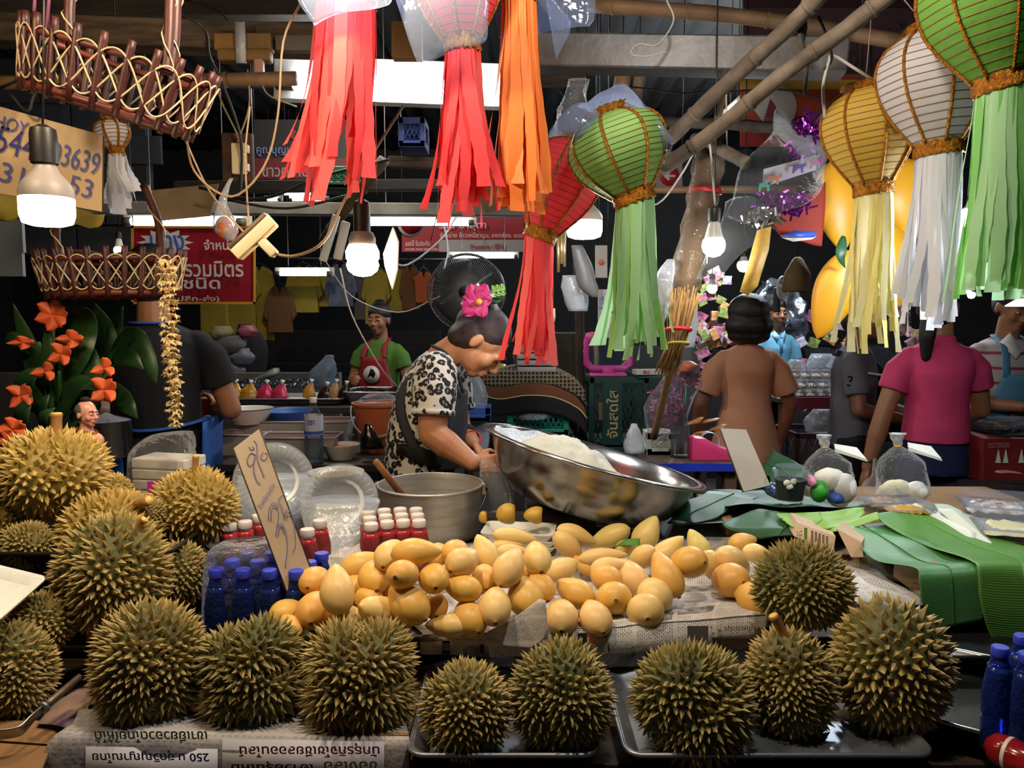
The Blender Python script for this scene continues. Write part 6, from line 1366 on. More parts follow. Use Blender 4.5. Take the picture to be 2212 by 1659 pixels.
# orchid in the hair: each petal by itself
M_orch = mat('orchid_petal', '#c21f72', .5, col2='#d94a90', sc=20, transl=.25); M_orw = mat('orchid_white', '#e3d6d2', .5); M_ory = mat('orchid_core', '#d8a03a', .5)
fc = at(1032, 650, 2.60)
def petal(parent, c, ang, L, w, m, tilt=.3, nm='petal', ruf=.006):
    u = V((math.cos(ang), 0, math.sin(ang))); sd = V((-math.sin(ang), 0, math.cos(ang))); b = MB()
    b.grid(8, 8, lambda a, t: V(c) + u * (L * t) + sd * (w * (a - .5) * math.sin(PI * (.12 + .80 * t)) * 1.05) + V((0, -tilt * L * math.sin(t * 1.8) * .5 + ruf * math.sin(a * 9 + t * 8) * t, 0)))
    return b.build(nm, m, parent, thick=.0012)
for ang, L, w in ((118, .060, .056), (62, .062, .050), (170, .052, .05), (225, .066, .060), (292, .060, .046), (10, .048, .05)): petal(se, fc, R(ang), L, w, M_orch)
for ang in (190, 20, 90): petal(se, fc + V((0, .004, 0)), R(ang), .058, .024, M_orw)
MB().ell(fc + V((.004, -.012, -.004)), (.012, .010, .012), nu=10, nv=8).build('flower_core', M_ory, se)
M_sprig = mat('sprig_green', '#8fbf6a', .5); M_sprd = mat('leaf_dark_green', '#1f4a2c', .5)
for i in range(9):
    a = at(1062 + i * 3.2, 640 - (i % 3) * 6 - i * .6, 2.62); petal(se, a, R(20 + 50 * (i % 3)), .018, .014, M_sprig, nm='sprig_leaf')
petal(se, at(1056, 652, 2.63), R(20), .05, .03, M_sprd, nm='sprig_leaf')
# ============================================================= wicker baskets, garland, plant
M_stake = mat('basket_stake', '#431a16', .5, col2='#32100c', sc=14, bump=.2); M_rattan = mat('rattan', '#c9b596', .55, col2='#a8946f', sc=12); M_rim = mat('basket_rim', '#6a2a20', .5, col2='#4a1d14', sc=8)
def wicker(label, c, rx, ry, h, n, Q, handles, flare=.88):
    root = thing('wicker_basket', label, 'basket', c, 'hanging wicker baskets'); Q4 = Q.to_4x4()
    P = lambda th, u, k=1.0: Q4 @ V((rx * (flare + (1 - flare) * u) * k * math.cos(th), ry * (flare + (1 - flare) * u) * k * math.sin(th), h * u))
    for u, r_ in ((.0, .008), (.86, .008), (.04, .006)): MB().tube([P(2 * PI * j / 48, u, .97) for j in range(48)], r_, 8, closed=True).build('hoop_rail', M_rim, root, local=True)
    b = MB(); b.grid(40, 6, lambda a, t: P(2 * PI * a, .0, .94 * t)); b.build('base_panel', M_rim, root, local=True, thick=.008)
    first = None
    for k in range(n):
        th = 2 * PI * (k + .5) / n; MB().tube([P(th, u, 1.01) for u in (-.10, .2, .6, .98, 1.12)], [.0075, .0085, .0085, .0085, .0075], 8).build('stake', M_stake, root, local=True)
    for ph, kk_ in ((0, 1.055), (PI, 1.06), (PI / 2, 1.045), (-PI / 2, 1.05)):
        MB().tube([P(2 * PI * j / (n * 10), .50 + .42 * math.sin(PI * n * j / (n * 10) * .5 * 2 / 2 + ph), kk_) for j in range(n * 10)], .0021, 5, closed=(n % 2 == 0)).build('rattan_strand', M_rattan, root, local=True)
    for pts, r_ in handles:
        P_ = spline([at(*p) for p in pts], 6); b = MB(); b.tube(P_, r_, 8); b.build('handle_stem', M_stake, root)
        MB().tube([p + V((math.cos(i * .9), math.sin(i * .9), 0)) * r_ * 1.25 for i, p in enumerate(P_)], .0018, 5).build('rattan_binding', M_rattan, root)
    return root
c = at(235, 238, 1.72); wicker('upper tilted wicker basket hanging empty under the timber beam', c, .205, .12, .125, 24, frame((.30, -.05, 1), (0, -1, 0)), [(((152, -20, 1.66), (150, 60, 1.66), (165, 180, 1.68)), .011), (((368, -20, 1.66), (362, 120, 1.66), (345, 235, 1.66)), .011), (((382, -20, 1.68), (376, 100, 1.68), (360, 200, 1.68)), .011)])
c = at(243, 636, 2.10); wicker('lower wicker basket with a blue flowered bundle, hanging over the orange flowers', c, .192, .115, .105, 26, frame((-.02, .02, 1), (0, -1, 0)), [(((125, 470, 2.1), (122, 520, 2.06), (140, 620, 2.03)), .011), (((310, 400, 2.14), (342, 480, 2.12), (350, 580, 2.06)), .011)])
M_floral = mat('floral_blue', '#4f8fb0', .35, col2='#c8503c', sc=26, lo=.5, hi=.62)
bag('cloth_bundle', 'shiny blue flowered bundle lying in the lower wicker basket', [(150, 600, 12, 2.1), (185, 590, 30, 2.1), (240, 596, 34, 2.1), (300, 590, 30, 2.1), (335, 596, 10, 2.1)], M_floral, cat='bundle', wr=.3, sq=.9, n=14)
bag('dark_bundle', 'brown bundles stacked behind the blue one in the lower basket', [(140, 548, 14, 2.16), (170, 540, 26, 2.16), (230, 560, 30, 2.16), (290, 545, 26, 2.16), (330, 552, 12, 2.16)], mat('brown_bundle', '#3a2a1a', .7, col2='#5a4426', sc=20, bump=.4), cat='bundle', wr=.3, sq=.8, n=14)
for i, pts in enumerate((((75, -10, 1.70), (72, 70, 1.70)), ((106, -10, 1.66), (100, 80, 1.68)))): cable(pts, .0035, mat('purple_string', '#6b3350', .7), 'purple string holding the upper wicker basket, ' + ('outer', 'inner')[i] + ' one', 'string', 'string', 'basket strings')
M_flo = mat('cream_flower', '#e2d3a0', .6, col2='#d4bb7c', sc=30, transl=.2)
gl = thing('flower_garland', 'long garland of dried cream flowers hanging from the lower basket', 'garland', at(366, 930, 2.0)); rg = random.Random(4); flm = []
for v_ in range(3):
    b = MB()
    for k in range(9):
        a = 2 * PI * k / 9 + rg.uniform(-.2, .2); d = V((math.cos(a), math.sin(a), 0)); e = d.cross(V((0, 0, 1))); t_ = rg.uniform(-.5, .35); L = .0150
        b.add([d * .001, d * L * .55 + e * .0044 + V((0, 0, L * .25)), d * L + V((0, 0, L * t_)), d * L * .55 - e * .0044 + V((0, 0, L * .25))], [(0, 1, 2, 3)])
    b.ell((0, 0, .002), (.004, .004, .005), nu=6, nv=4); flm.append(b)
fo = [b.build('flower', M_flo, gl, local=True, smooth=False) for b in flm]; used = set()
for s_, (x0, x1, n_, Yg) in enumerate(((349, 370, 24, 1.985), (371, 387, 25, 1.985), (360, 380, 26, 1.97))):
    pts = []
    for i in range(n_):
        u = i / (n_ - 1); p = at(x0 + (x1 - x0) * u + rg.uniform(-3, 3), 566 + 352 * u + (4 if s_ == 2 else 0), Yg); pts.append(p)
        j = rg.randrange(3); o = fo[j] if j not in used else fo[j].copy()
        if j in used: COL.objects.link(o)
        used.add(j); o.location = p - V(gl.location); o.rotation_euler = (rg.uniform(-.6, .6), rg.uniform(-.6, .6), rg.uniform(0, 6)); o.scale = (rg.uniform(.8, 1.15),) * 3
    MB().tube(pts, .0009, 4).build('thread', mat('garland_thread', '#b0483a', .7), gl)
# plant with orange flowers
M_pl = mat('plant_leaf', '#1d3b20', .4, col2='#2f5528', sc=6); M_stemg = mat('plant_stem', '#2f5a2a', .5); M_or = mat('orange_petal', '#e8663a', .5, col2='#f07c48', sc=18, transl=.25)
pl = thing('potted_plant', 'leafy plant with cut-out orange flowers under the lower basket', 'plant', at(110, 1010, 2.2))
def lf(parent, pts, w, m, nm='leaf'):
    P_ = spline([at(*p) for p in pts], 6); n = len(P_) - 1; b = MB()
    for i, p in enumerate(P_):
        t = (P_[min(i + 1, n)] - P_[max(i - 1, 0)]).normalized(); sd = t.cross(V((0, -1, .25))).normalized(); u = i / n; ww = w * math.sin(PI * min(1, .06 + .94 * u) ** .8) + .0004
        for k in (-1, 0, 1): b.v.append(tuple(p + sd * (k * ww) + V((0, -abs(k) * ww * .35, 0)))); b.c.append(0)
    b.f = [(i * 3 + k, i * 3 + k + 1, i * 3 + k + 4, i * 3 + k + 3) for i in range(n) for k in (0, 1)]
    return b.build(nm, m, parent, thick=.0008)
for pts, w in ((((95, 870, 2.2), (70, 760, 2.16), (28, 655, 2.12)), .028), (((110, 870, 2.2), (170, 760, 2.16), (185, 690, 2.2), (150, 660, 2.2)), .045), (((120, 880, 2.2), (104, 780, 2.14), (106, 680, 2.14)), .020), (((100, 900, 2.2), (60, 830, 2.14), (92, 790, 2.14)), .035), (((110, 880, 2.22), (190, 820, 2.16), (200, 740, 2.18)), .05), (((120, 920, 2.2), (170, 830, 2.12), (225, 845, 2.1)), .026), (((60, 960, 2.2), (50, 900, 2.1), (70, 850, 2.1)), .028), (((235, 800, 2.3), (225, 720, 2.3), (205, 655, 2.3)), .045), (((238, 790, 2.3), (250, 720, 2.3), (266, 660, 2.3)), .026), (((240, 770, 2.3), (290, 730, 2.26), (325, 790, 2.24), (338, 830, 2.24)), .034), (((240, 775, 2.3), (280, 770, 2.24), (312, 800, 2.22)), .028), (((245, 830, 2.3), (275, 870, 2.2), (298, 905, 2.18)), .026), (((100, 940, 2.2), (92, 880, 2.14), (108, 850, 2.14)), .020), (((10, 738, 2.2), (30, 728, 2.14), (70, 740, 2.12)), .016), (((150, 900, 2.2), (205, 880, 2.14), (190, 820, 2.14)), .024), (((110, 960, 2.18), (95, 905, 2.1), (120, 880, 2.1)), .018)): lf(pl, pts, w, M_pl)
for pts in (((100, 1000, 2.22), (105, 900, 2.2), (95, 790, 2.18), (80, 740, 2.16)), ((120, 1000, 2.22), (130, 900, 2.2), (128, 800, 2.17)), ((110, 1000, 2.24), (112, 860, 2.18), (112, 700, 2.14)), ((135, 1000, 2.24), (170, 880, 2.2), (235, 800, 2.3))): MB().tube(spline([at(*p) for p in pts], 5), .008, 8).build('stem', M_stemg, pl)
def oflower(px, py, Y, r, rot, sq=1.0, n=4):
    b = MB(); c = at(px, py, Y); s = 1.3 * r * mpp(py, Y)
    for k in range(n):
        a = rot + 2 * PI * k / n; u = V((math.cos(a), 0, math.sin(a) * sq)); e = V((-math.sin(a), 0, math.cos(a) * sq))
        b.grid(6, 6, lambda x, t: c + u * s * (t + .02) + e * (s * .95 * (x - .5) * math.sin(PI * (.10 + .78 * t))) + V((0, -.012 * t * t + .006 * math.cos(x * 6), 0)))
    b.build('flower', M_or, pl, thick=.001)
for f in ((115, 680, 2.10, 26, .3, 1, 6), (155, 732, 2.1, 22, 0, .7), (132, 765, 2.1, 20, .5), (98, 803, 2.1, 20, 1.2, .9, 3), (226, 795, 2.1, 20, 1.4, .9, 3), (46, 855, 2.1, 23, .9), (226, 842, 2.1, 24, .7), (50, 740, 2.1, 22, .1, .5), (30, 928, 2.05, 24, .6, .9, 5), (153, 797, 2.2, 9, .3), (15, 950, 2.05, 18, .3), (196, 820, 2.2, 8, .2)): oflower(*f)
pp = at(110, 1010, 2.24); b = MB(); b.lathe([(0, 0), (.05, 0), (.065, .12), (.07, .13), (.062, .13), (0, .11)], 24, Matrix.Translation(V((0, .03, -.09)))); b.build('pot', M_crate, pl, local=True)
fig = thing('figurine', 'small doll head figurine with a topknot beside the biggest durian', 'figurine', at(190, 950, 1.95)); c = at(188, 893, 1.95)
b = MB(); Qf = frame((.05, 0, 1), (1, -.35, -.05)); head_blobs(b, c, Qf, .30); b.chain([c + V((-.004, .004, -.02)), c + V((-.006, .004, -.045))], [.015, .017]); b.ell(c + V((0, .006, -.072)), (.036, .028, .026)); b.build('figure_body', mat('doll_skin', '#cc9080', .3), fig, remesh=.0018, iters=2); face_parts(fig, c, Qf, .30)
b = MB(); b.ell(c + V((-.008, .004, .008)), (.024, .026, .022)); b.build('shaved_hair', mat('doll_hair', '#4a4a48', .5), fig); b = MB(); b.ell(c + V((-.003, 0, .036)), (.012, .012, .007)); b.build('topknot', M_black, fig)
MB().tube([c + V((.024 * math.cos(a) - .005, .02 * math.sin(a) + .004, -.046 - .006 * math.cos(a))) for a in [2 * PI * i / 20 for i in range(20)]], .0045, 6, closed=True).build('gold_collar', M_gold, fig)
# ============================================================= signs
M_red = mat('sign_red', '#8e1226', .45, col2='#861022', sc=2); M_yel = mat('sign_yellow', '#c98f2a', .5); M_whi = mat('sign_white', '#c9c6c4', .5); M_ngr = mat('sign_grey', '#8d8a90', .5)
def psign(label, x0, y0, x1, y1, Y, m, th=.012, name='sign', slope=0):
    t = thing(name, label, 'sign', at((x0 + x1) / 2, (y0 + y1) / 2, Y), 'shop signs'); b = MB()
    q = [at(x0, y0, Y), at(x1, y0 + slope, Y), at(x1, y1 + slope, Y), at(x0, y1, Y)]
    b.hexa([q[3], q[2], q[2] + V((0, th, 0)), q[3] + V((0, th, 0)), q[0], q[1], q[1] + V((0, th, 0)), q[0] + V((0, th, 0))]); b.build('sign_panel', m, t, smooth=False)
    for p in q[:2]: MB().tube([p + V((0, th, -.01)), V((p.x, p.y + th, 3.58))], .003, 5).build('hanging_wire', M_wire, t)
    return t
def pbox(par, x0, y0, x1, y1, Y, m, nm='colour_band', th=.004):
    b = MB(); q = [at(x0, y0, Y), at(x1, y0, Y), at(x1, y1, Y), at(x0, y1, Y)]; o = V((0, th, 0)); b.hexa([q[3], q[2], q[2] + o, q[3] + o, q[0], q[1], q[1] + o, q[0] + o]); return b.build(nm, m, par, smooth=False)
s = psign('red sign with a yellow border and a white starburst under the tube lamp', 285, 490, 550, 656, 4.4, M_red)
for bx in ((283, 488, 552, 493), (283, 652, 552, 657), (283, 488, 288, 657), (547, 488, 552, 657)): pbox(s, *bx, 4.39, M_yel, 'border_strip')
st = []; cx, cz = 357, 524
for k in range(24):
    a = 2 * PI * k / 24; r = (1.0 if k % 2 == 0 else .68); st.append(((62 * r * math.cos(a)) * mpp(524, 4.38), 30 * r * math.sin(a) * mpp(524, 4.38)))
b = MB(); b.prism(st, .004, at(cx, cz, 4.38)); b.build('starburst', M_whi, s, smooth=False)
ptext('แดง', 324, 508, 398, 543, 4.37, M_inkb, s, True); ptext('จำหน่าย', 440, 516, 520, 540, 4.385, M_whi, s, True); ptext('ขนมรวมมิตร', 330, 564, 526, 598, 4.385, M_whi, s, True); ptext('ทุกชนิด', 340, 600, 476, 632, 4.385, M_whi, s, True); ptext('(ปลีก-ส่ง)', 375, 638, 474, 653, 4.385, M_whi, s, True)
s = psign('long red and grey dessert shop sign behind the red lantern', 868, 470, 1132, 544, 5.1, M_red)
pbox(s, 948, 518, 1132, 544, 5.09, M_ngr, 'grey_band'); MB().tube([at(889, 480, 5.085), at(889, 480, 5.09)], .095, 28, side=(1, 0, 0)).build('round_emblem', M_whi, s); MB().tube([at(889, 480, 5.078), at(889, 480, 5.084)], .075, 28, side=(1, 0, 0)).build('emblem_core', M_red, s)
ptext('ร้าน ป้าสุดา', 948, 476, 1050, 498, 5.08, M_whi, s); ptext('จำหน่าย ข้าวเหนียวมูน, ลอดช่อง, ขนม', 950, 502, 1130, 516, 5.08, M_whi, s); ptext('Desserts / 甜点', 1016, 526, 1092, 538, 5.08, M_red, s, True); ptext('แอปปี้ รับประกัน', 876, 519, 928, 531, 5.08, M_whi, s); ptext('ความสด สะอาด รสชาติอร่อย', 876, 534, 946, 541, 5.08, M_whi, s)
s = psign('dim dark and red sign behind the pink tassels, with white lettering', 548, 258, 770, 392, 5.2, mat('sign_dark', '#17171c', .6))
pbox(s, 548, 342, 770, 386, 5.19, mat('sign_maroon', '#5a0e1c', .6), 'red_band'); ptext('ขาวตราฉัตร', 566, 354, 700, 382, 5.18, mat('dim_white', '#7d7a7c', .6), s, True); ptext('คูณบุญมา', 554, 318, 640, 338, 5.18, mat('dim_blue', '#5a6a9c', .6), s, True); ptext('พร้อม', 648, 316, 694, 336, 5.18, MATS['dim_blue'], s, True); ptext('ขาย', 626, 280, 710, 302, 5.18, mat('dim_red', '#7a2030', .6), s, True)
s = psign('small white sign with a round red arrow behind the bamboo poles', 1380, 328, 1474, 404, 4.2, mat('sign_pale', '#8f8d92', .6)); MB().tube([at(1446, 380, 4.185), at(1446, 380, 4.19)], .052, 28, side=(1, 0, 0)).build('red_disc', mat('disc_red', '#a01c30', .5), s)
b = MB(); k = mpp(380, 4.18); b.prism([(x * k, z * k) for x, z in ((-13, 0), (-2, 10), (2, 6), (-3, 2), (13, 2), (13, -2), (-3, -2), (2, -6), (-2, -10))], .003, at(1446, 380, 4.18)); b.build('arrow', M_whi, s, smooth=False); pbox(s, 1398, 348, 1416, 404, 4.185, mat('dim_red2', '#5a1420', .6), 'red_band')
s = psign('large pink cloth banner with dessert lettering above the yellow lantern', 1606, -60, 2010, 160, 3.7, mat('banner_pink', '#4a3036', .8, col2='#3c262c', sc=3)); pbox(s, 1606, 0, 2010, 16, 3.69, mat('banner_dark', '#2e1018', .8), 'dark_band'); ptext('Dessert/', 1836, 112, 1930, 146, 3.68, M_ink, s); ptext('ขนมไทย', 1870, 52, 2000, 84, 3.68, M_ink, s)
s = psign('orange and red rice shop banner with a white disc and a red umbrella emblem', 1600, 162, 1860, 316, 3.6, mat('banner_orange', '#8c3418', .8, col2='#7a2a14', sc=3)); pbox(s, 1600, 172, 1860, 192, 3.59, mat('banner_yellow', '#9a7422', .8), 'yellow_band'); pbox(s, 1600, 290, 1860, 314, 3.59, mat('banner_red', '#7a1a14', .8), 'red_band')
MB().tube([at(1670, 236, 3.575), at(1670, 236, 3.58)], 48 * mpp(236, 3.58), 32, side=(1, 0, 0)).build('white_disc', mat('disc_grey', '#8a8482', .8), s); b = MB(); k = mpp(240, 3.57); M_emb = mat('emblem_red', '#5e1a20', .7)
for i in range(7): b.prism([((-4 - i * 2.1) * k, 0), ((4 + i * 2.1) * k, 0), ((2 + i * 1.9) * k, 6 * k), ((-2 - i * 1.9) * k, 6 * k)], .003, at(1667, 216 + i * 6.5, 3.57))
b.prism([(-18 * k, 8 * k), (18 * k, 8 * k), (12 * k, 0), (2 * k, -10 * k), (-2 * k, -10 * k), (-12 * k, 0)], .003, at(1667, 266, 3.57)); b.build('umbrella_emblem', M_emb, s, smooth=False); ptext('ขาวตราฉัตร', 1632, 280, 1700, 296, 3.57, M_emb, s, True); ptext('สี', 1762, 240, 1776, 256, 3.57, mat('emblem_green', '#2c4a34', .7), s, True)
# ============================================================= electrics and cables
M_box = mat('fuse_box', '#8c6a38', .6, col2='#6d5128', sc=8); M_soc = mat('socket_plate', '#d6c4a0', .5); M_cabw = mat('cable_cream', '#9c8464', .5); M_cabb = mat('cable_black', '#15130f', .6); M_cabg = mat('cable_white', '#b5b0aa', .5)
f = thing('fuse_box', 'yellowed fuse box with a plug, taped to the timber beam', 'fuse box', at(530, 110, 2.66))
MB().box(at(528, 94, 2.66), (.19, .05, .055)).build('box_body', M_box, f, bevel=.006); MB().box(at(530, 122, 2.65), (.175, .05, .04)).build('box_base', M_box, f, bevel=.008); MB().box(at(560, 150, 2.63), (.030, .03, .065)).build('plug', mat('plug_pink', '#b58a78', .5), f, bevel=.006); MB().box(at(520, 92, 2.62), (.032, .006, .13)).build('clear_tape', M_bagc, f)
f2 = thing('switch_box', 'grey box fixed to the timber beam beside the fuse box', 'box', at(645, 94, 2.7)); MB().box(at(640, 96, 2.66), (.13, .04, .05)).build('box_body', mat('box_grey', '#5f584c', .7), f2, bevel=.004); MB().box(at(880, 90, 2.7), (.10, .05, .12)).build('box_body', M_box, f2, bevel=.004)
f = thing('socket_board', 'rusty board with two cream wall sockets among the cables', 'socket', at(518, 340, 2.6)); MB().box(at(515, 342, 2.62), (.10, .03, .16)).build('rusty_board', mat('rust', '#4a2c1a', .8, col2='#2e1e14', sc=20), f, bevel=.004); MB().box(at(517, 343, 2.59), (.048, .02, .10)).build('socket_plate', M_soc, f, bevel=.004)
for y in (322, 362): MB().box(at(530, y, 2.585), (.024, .022, .026)).build('socket_plug', M_soc, f, bevel=.003)
f = thing('power_strip', 'cream power strip with a plug, hanging slantwise on its cable', 'socket', at(548, 510, 1.9)); Qs = Matrix.Rotation(R(-42), 3, 'Y')
MB().box(at(547, 511, 1.9), (.125, .035, .042), Qs).build('strip_body', M_soc, f, bevel=.004); MB().box(at(537, 500, 1.895), (.12, .028, .010), Qs).build('socket_face', mat('socket_dark', '#6a5a44', .6), f)
MB().box(at(577, 533, 1.9), (.058, .026, .022), Matrix.Rotation(R(46), 3, 'Y')).build('plug', M_soc, f, bevel=.005)
CB = [(((400, 270, 1.95), (420, 370, 1.92), (500, 425, 1.9), (570, 360, 1.9), (600, 250, 1.9), (612, 90, 1.9), (650, 5, 1.9)), .003, M_cabw, 'cream cable looping down from the roof past the socket board'), (((395, 290, 2.0), (440, 390, 2.0), (480, 450, 1.96), (530, 505, 1.9)), .0026, M_cabw, 'cream cable running down into the power strip, outer one'), (((540, 230, 2.0), (530, 330, 2.0), (534, 430, 1.95), (540, 500, 1.9)), .0026, M_cabw, 'cream cable running down into the power strip, inner one'), (((588, 548, 1.9), (640, 552, 1.9), (700, 520, 1.92), (745, 430, 2.0), (800, 340, 2.1), (870, 230, 2.3)), .0038, M_cabw, 'thick cream cable rising from the power strip to the tube lamp'), (((370, 20, 2.2), (440, 60, 2.2), (452, 120, 2.3), (480, 180, 2.4), (520, 300, 2.5), (520, 420, 2.5)), .0045, M_cabb, 'thick black cable hanging past the fuse box to the socket board'), (((460, 130, 2.5), (475, 210, 2.5), (512, 290, 2.55), (525, 340, 2.55)), .003, M_cabw, 'cable dropping behind the upper basket to the socket board'), (((535, 150, 2.6), (538, 230, 2.6), (512, 310, 2.6)), .003, M_cabw, 'short cable below the fuse box'), (((560, 165, 2.6), (575, 200, 2.6), (600, 215, 2.6), (640, 230, 2.7)), .003, M_cabw, 'cable from the pink plug curving towards the tassels'), (((430, 405, 3.0), (560, 430, 3.0), (700, 380, 3.0), (840, 345, 3.0)), .006, M_cabb, 'black cable bundle sagging behind the pink tassels, upper one'), (((480, 430, 2.8), (620, 450, 2.8), (760, 420, 2.8)), .005, M_cabb, 'black cable bundle sagging behind the swirl bulb, lower one'), (((735, 580, 2.6), (760, 680, 2.7), (820, 790, 2.8), (860, 838, 2.9)), .003, M_cabg, 'white cord crossing the aproned woman'), (((700, 560, 3.6), (760, 640, 3.6), (860, 675, 3.4), (950, 640, 3.3)), .003, M_cabg, 'thin pale cord sagging in front of the yellow shirts'), (((840, 560, 3.2), (880, 572, 3.3), (950, 520, 3.4), (985, 470, 3.6)), .0045, M_cabg, 'white cable looping from the swirl bulb to the tube lamp over the dessert sign'), (((960, 490, 3.4), (968, 540, 3.3), (960, 580, 3.2)), .004, M_cabg, 'white cable dropping to the fan'), (((1440, 0, 2.2), (1455, 45, 2.2), (1420, 96, 2.2), (1380, 95, 2.2), (1362, 115, 2.2), (1390, 122, 2.2), (1440, 113, 2.2)), .0024, M_cabg, 'loose grey wire end curling in front of the steel beam'), (((1210, 195, 2.6), (1270, 260, 2.6), (1330, 190, 2.7), (1480, 202, 2.7), (1560, 190, 2.7)), .003, M_cabb, 'black wire strung behind the tilted green lantern'), (((1352, 438, 2.3), (1420, 440, 2.3), (1470, 380, 2.3), (1500, 330, 2.2), (1530, 300, 2.2), (1545, 446, 2.2)), .0028, M_cabg, 'white flex of the small white bulb, wound round the stub pole'), (((1782, 255, 2.05), (1778, 190, 2.05), (1790, 135, 2.05), (1800, 120, 2.05), (1850, 150, 2.05), (1896, 178, 2.05)), .0042, M_cabg, 'white cable with a loop above the yellow lantern'), (((1768, 35, 2.0), (1790, 90, 2.02), (1796, 130, 2.05), (1780, 150, 2.05)), .0034, M_cabb, 'dark cable end with clear tape above the yellow lantern'), (((1560, 200, 2.7), (1700, 195, 2.8), (1850, 240, 2.9)), .004, M_cabb, 'black cable in front of the umbrella emblem'), (((1568, 110, 2.4), (1570, 300, 2.4), (1572, 330, 2.4)), .0022, M_cabg, 'thin white string hanging from the bamboo pole'), (((20, 200, 1.9), (60, 240, 1.9), (90, 190, 1.9), (230, 180, 1.9)), .004, M_cabb, 'dark wire running to the big warm bulb'), (((0, 190, 2.3), (120, 150, 2.3), (300, 185, 2.3), (460, 210, 2.3)), .004, M_cabb, 'dark wire sagging behind the upper basket'), (((655, 0, 3.0), (560, 130, 3.0), (480, 30, 3.0), (400, 0, 3.0)), .003, M_cabb, 'thin dark wire crossing the timber beams'), (((950, 440, 4.0), (930, 520, 4.0)), .003, M_cabb, 'short dark cord in front of the dessert sign')]
for p_, r_, m_, l_ in CB: cable(p_, r_, m_, l_, group='cables under the roof')
strap = MB(); strap.tube(spline([at(1735, 40, 2.05), at(1730, 90, 2.0), at(1742, 130, 2.0), at(1738, 205, 2.02)], 5), [(.02, .008), (.024, .01), (.022, .01), (.02, .01), (.018, .008), (.017, .008), (.015, .008), (.014, .007), (.013, .007), (.012, .006), (.011, .006), (.010, .006), (.009, .005), (.008, .005), (.007, .005), (.006, .004)], 8); tag(strap.build('cloth_strip', mat('dark_rag', '#2f2a28', .9, col2='#433c38', sc=30)), 'dark twisted rag tied round the end of the steel beam', 'rag')
# small hanging things
bag('plastic_bag', 'pinkish bag of orange stuff hanging before the red sign', [(495, 520, 10, 2.3), (488, 500, 26, 2.3), (484, 470, 22, 2.3), (480, 440, 10, 2.3), (490, 405, 6, 2.3), (500, 385, 4, 2.3)], M_bagm, seed=4); b = MB(); b.ell(at(484, 492, 2.3), (.026, .022, .034)); tag(b.build('orange_filling', mat('orange_food', '#a8542c', .6)), 'lump of orange food inside the hanging pinkish bag', 'food')
b = MB(); b.prism([(0, .075), (.016, .03), (.012, -.05), (-.004, -.11), (-.026, -.04), (-.030, -.005)], .018, at(850, 545, 2.25)); tag(b.build('paper_pouch', M_nap, bevel=.005), 'white folded paper pouch hanging beside the swirl bulb', 'pouch')
b = MB(); b.box(at(738, 520, 3.0), (.035, .02, .15), Matrix.Rotation(R(14), 3, 'Y')); tag(b.build('switch_strip', M_neckw, bevel=.006), 'narrow white switch strip hanging beside the swirl bulb', 'switch'); b = MB(); b.box(at(712, 515, 3.1), (.03, .02, .19), Matrix.Rotation(R(18), 3, 'Y')); tag(b.build('lath', M_enam, bevel=.003), 'white lath wound with black wire beside the swirl bulb', 'lath')
b = MB(); b.prism([(-.10, .06), (.14, .03), (.16, -.02), (-.02, -.07)], .006, at(1060, 425, 3.3)); tag(b.build('cardboard_sheet', mat('cardboard_dim', '#6d573c', .85, col2='#5c482f', sc=4), smooth=False), 'brown cardboard sheet under the roof behind the red tassels', 'cardboard'); b = MB(); b.prism([(-.16, .05), (.15, .08), (.11, -.05), (-.10, -.07)], .006, at(395, 440, 3.2)); tag(b.build('cardboard_sheet', mat('cardboard_pale', '#8a7355', .85, col2='#a08a6a', sc=6), smooth=False), 'pale cardboard sheet wedged above the red sign', 'cardboard')
for lb, px, py, w, h, m in (('blue plastic basket hanging under the roof behind the tassels', 895, 295, 56, 60, mat('blue_basket', '#1d2f6a', .5)), ('green plastic basket on the rail behind the pink tassels', 740, 390, 90, 44, mat('green_basket', '#1c5a34', .5))):
    k = mpp(py, 3.6); mesh_crate('plastic_basket', lb, at(px, py + h / 2, 3.6), w * k, .18, h * k, m, rows=2, cols=6)
sheet('crumpled yellow paper behind the big warm bulb', [(at(-20, 418, 2.3), at(228, 470, 2.3)), (at(-20, 452, 2.28), at(215, 500, 2.3)), (at(-20, 488, 2.3), at(160, 470, 2.3))], mat('yellow_paper_scrap', '#a8973c', .7, col2='#8a7a30', sc=8), 12, 4, .02, seed=19, name='paper', cat='paper', group=None)
for y, h in ((510, 34), (570, 26)): b = MB().box(at(12, y, 3.4), (.16, .02, h * .0042)); tag(b.build('pale_board', mat('board_pale', '#7d8490', .8), smooth=False), 'pale board behind the lower basket, ' + ('upper one' if y < 550 else 'lower one'), 'board')
# white paper lantern hanging further back, with torn tassels
lantern('small white paper lantern with torn tassels behind the pen-written cardboard', (238, 262), (250, 320), 70, 2.4, 'white', (.16, .06), 21, 14, .022, hoops=8)
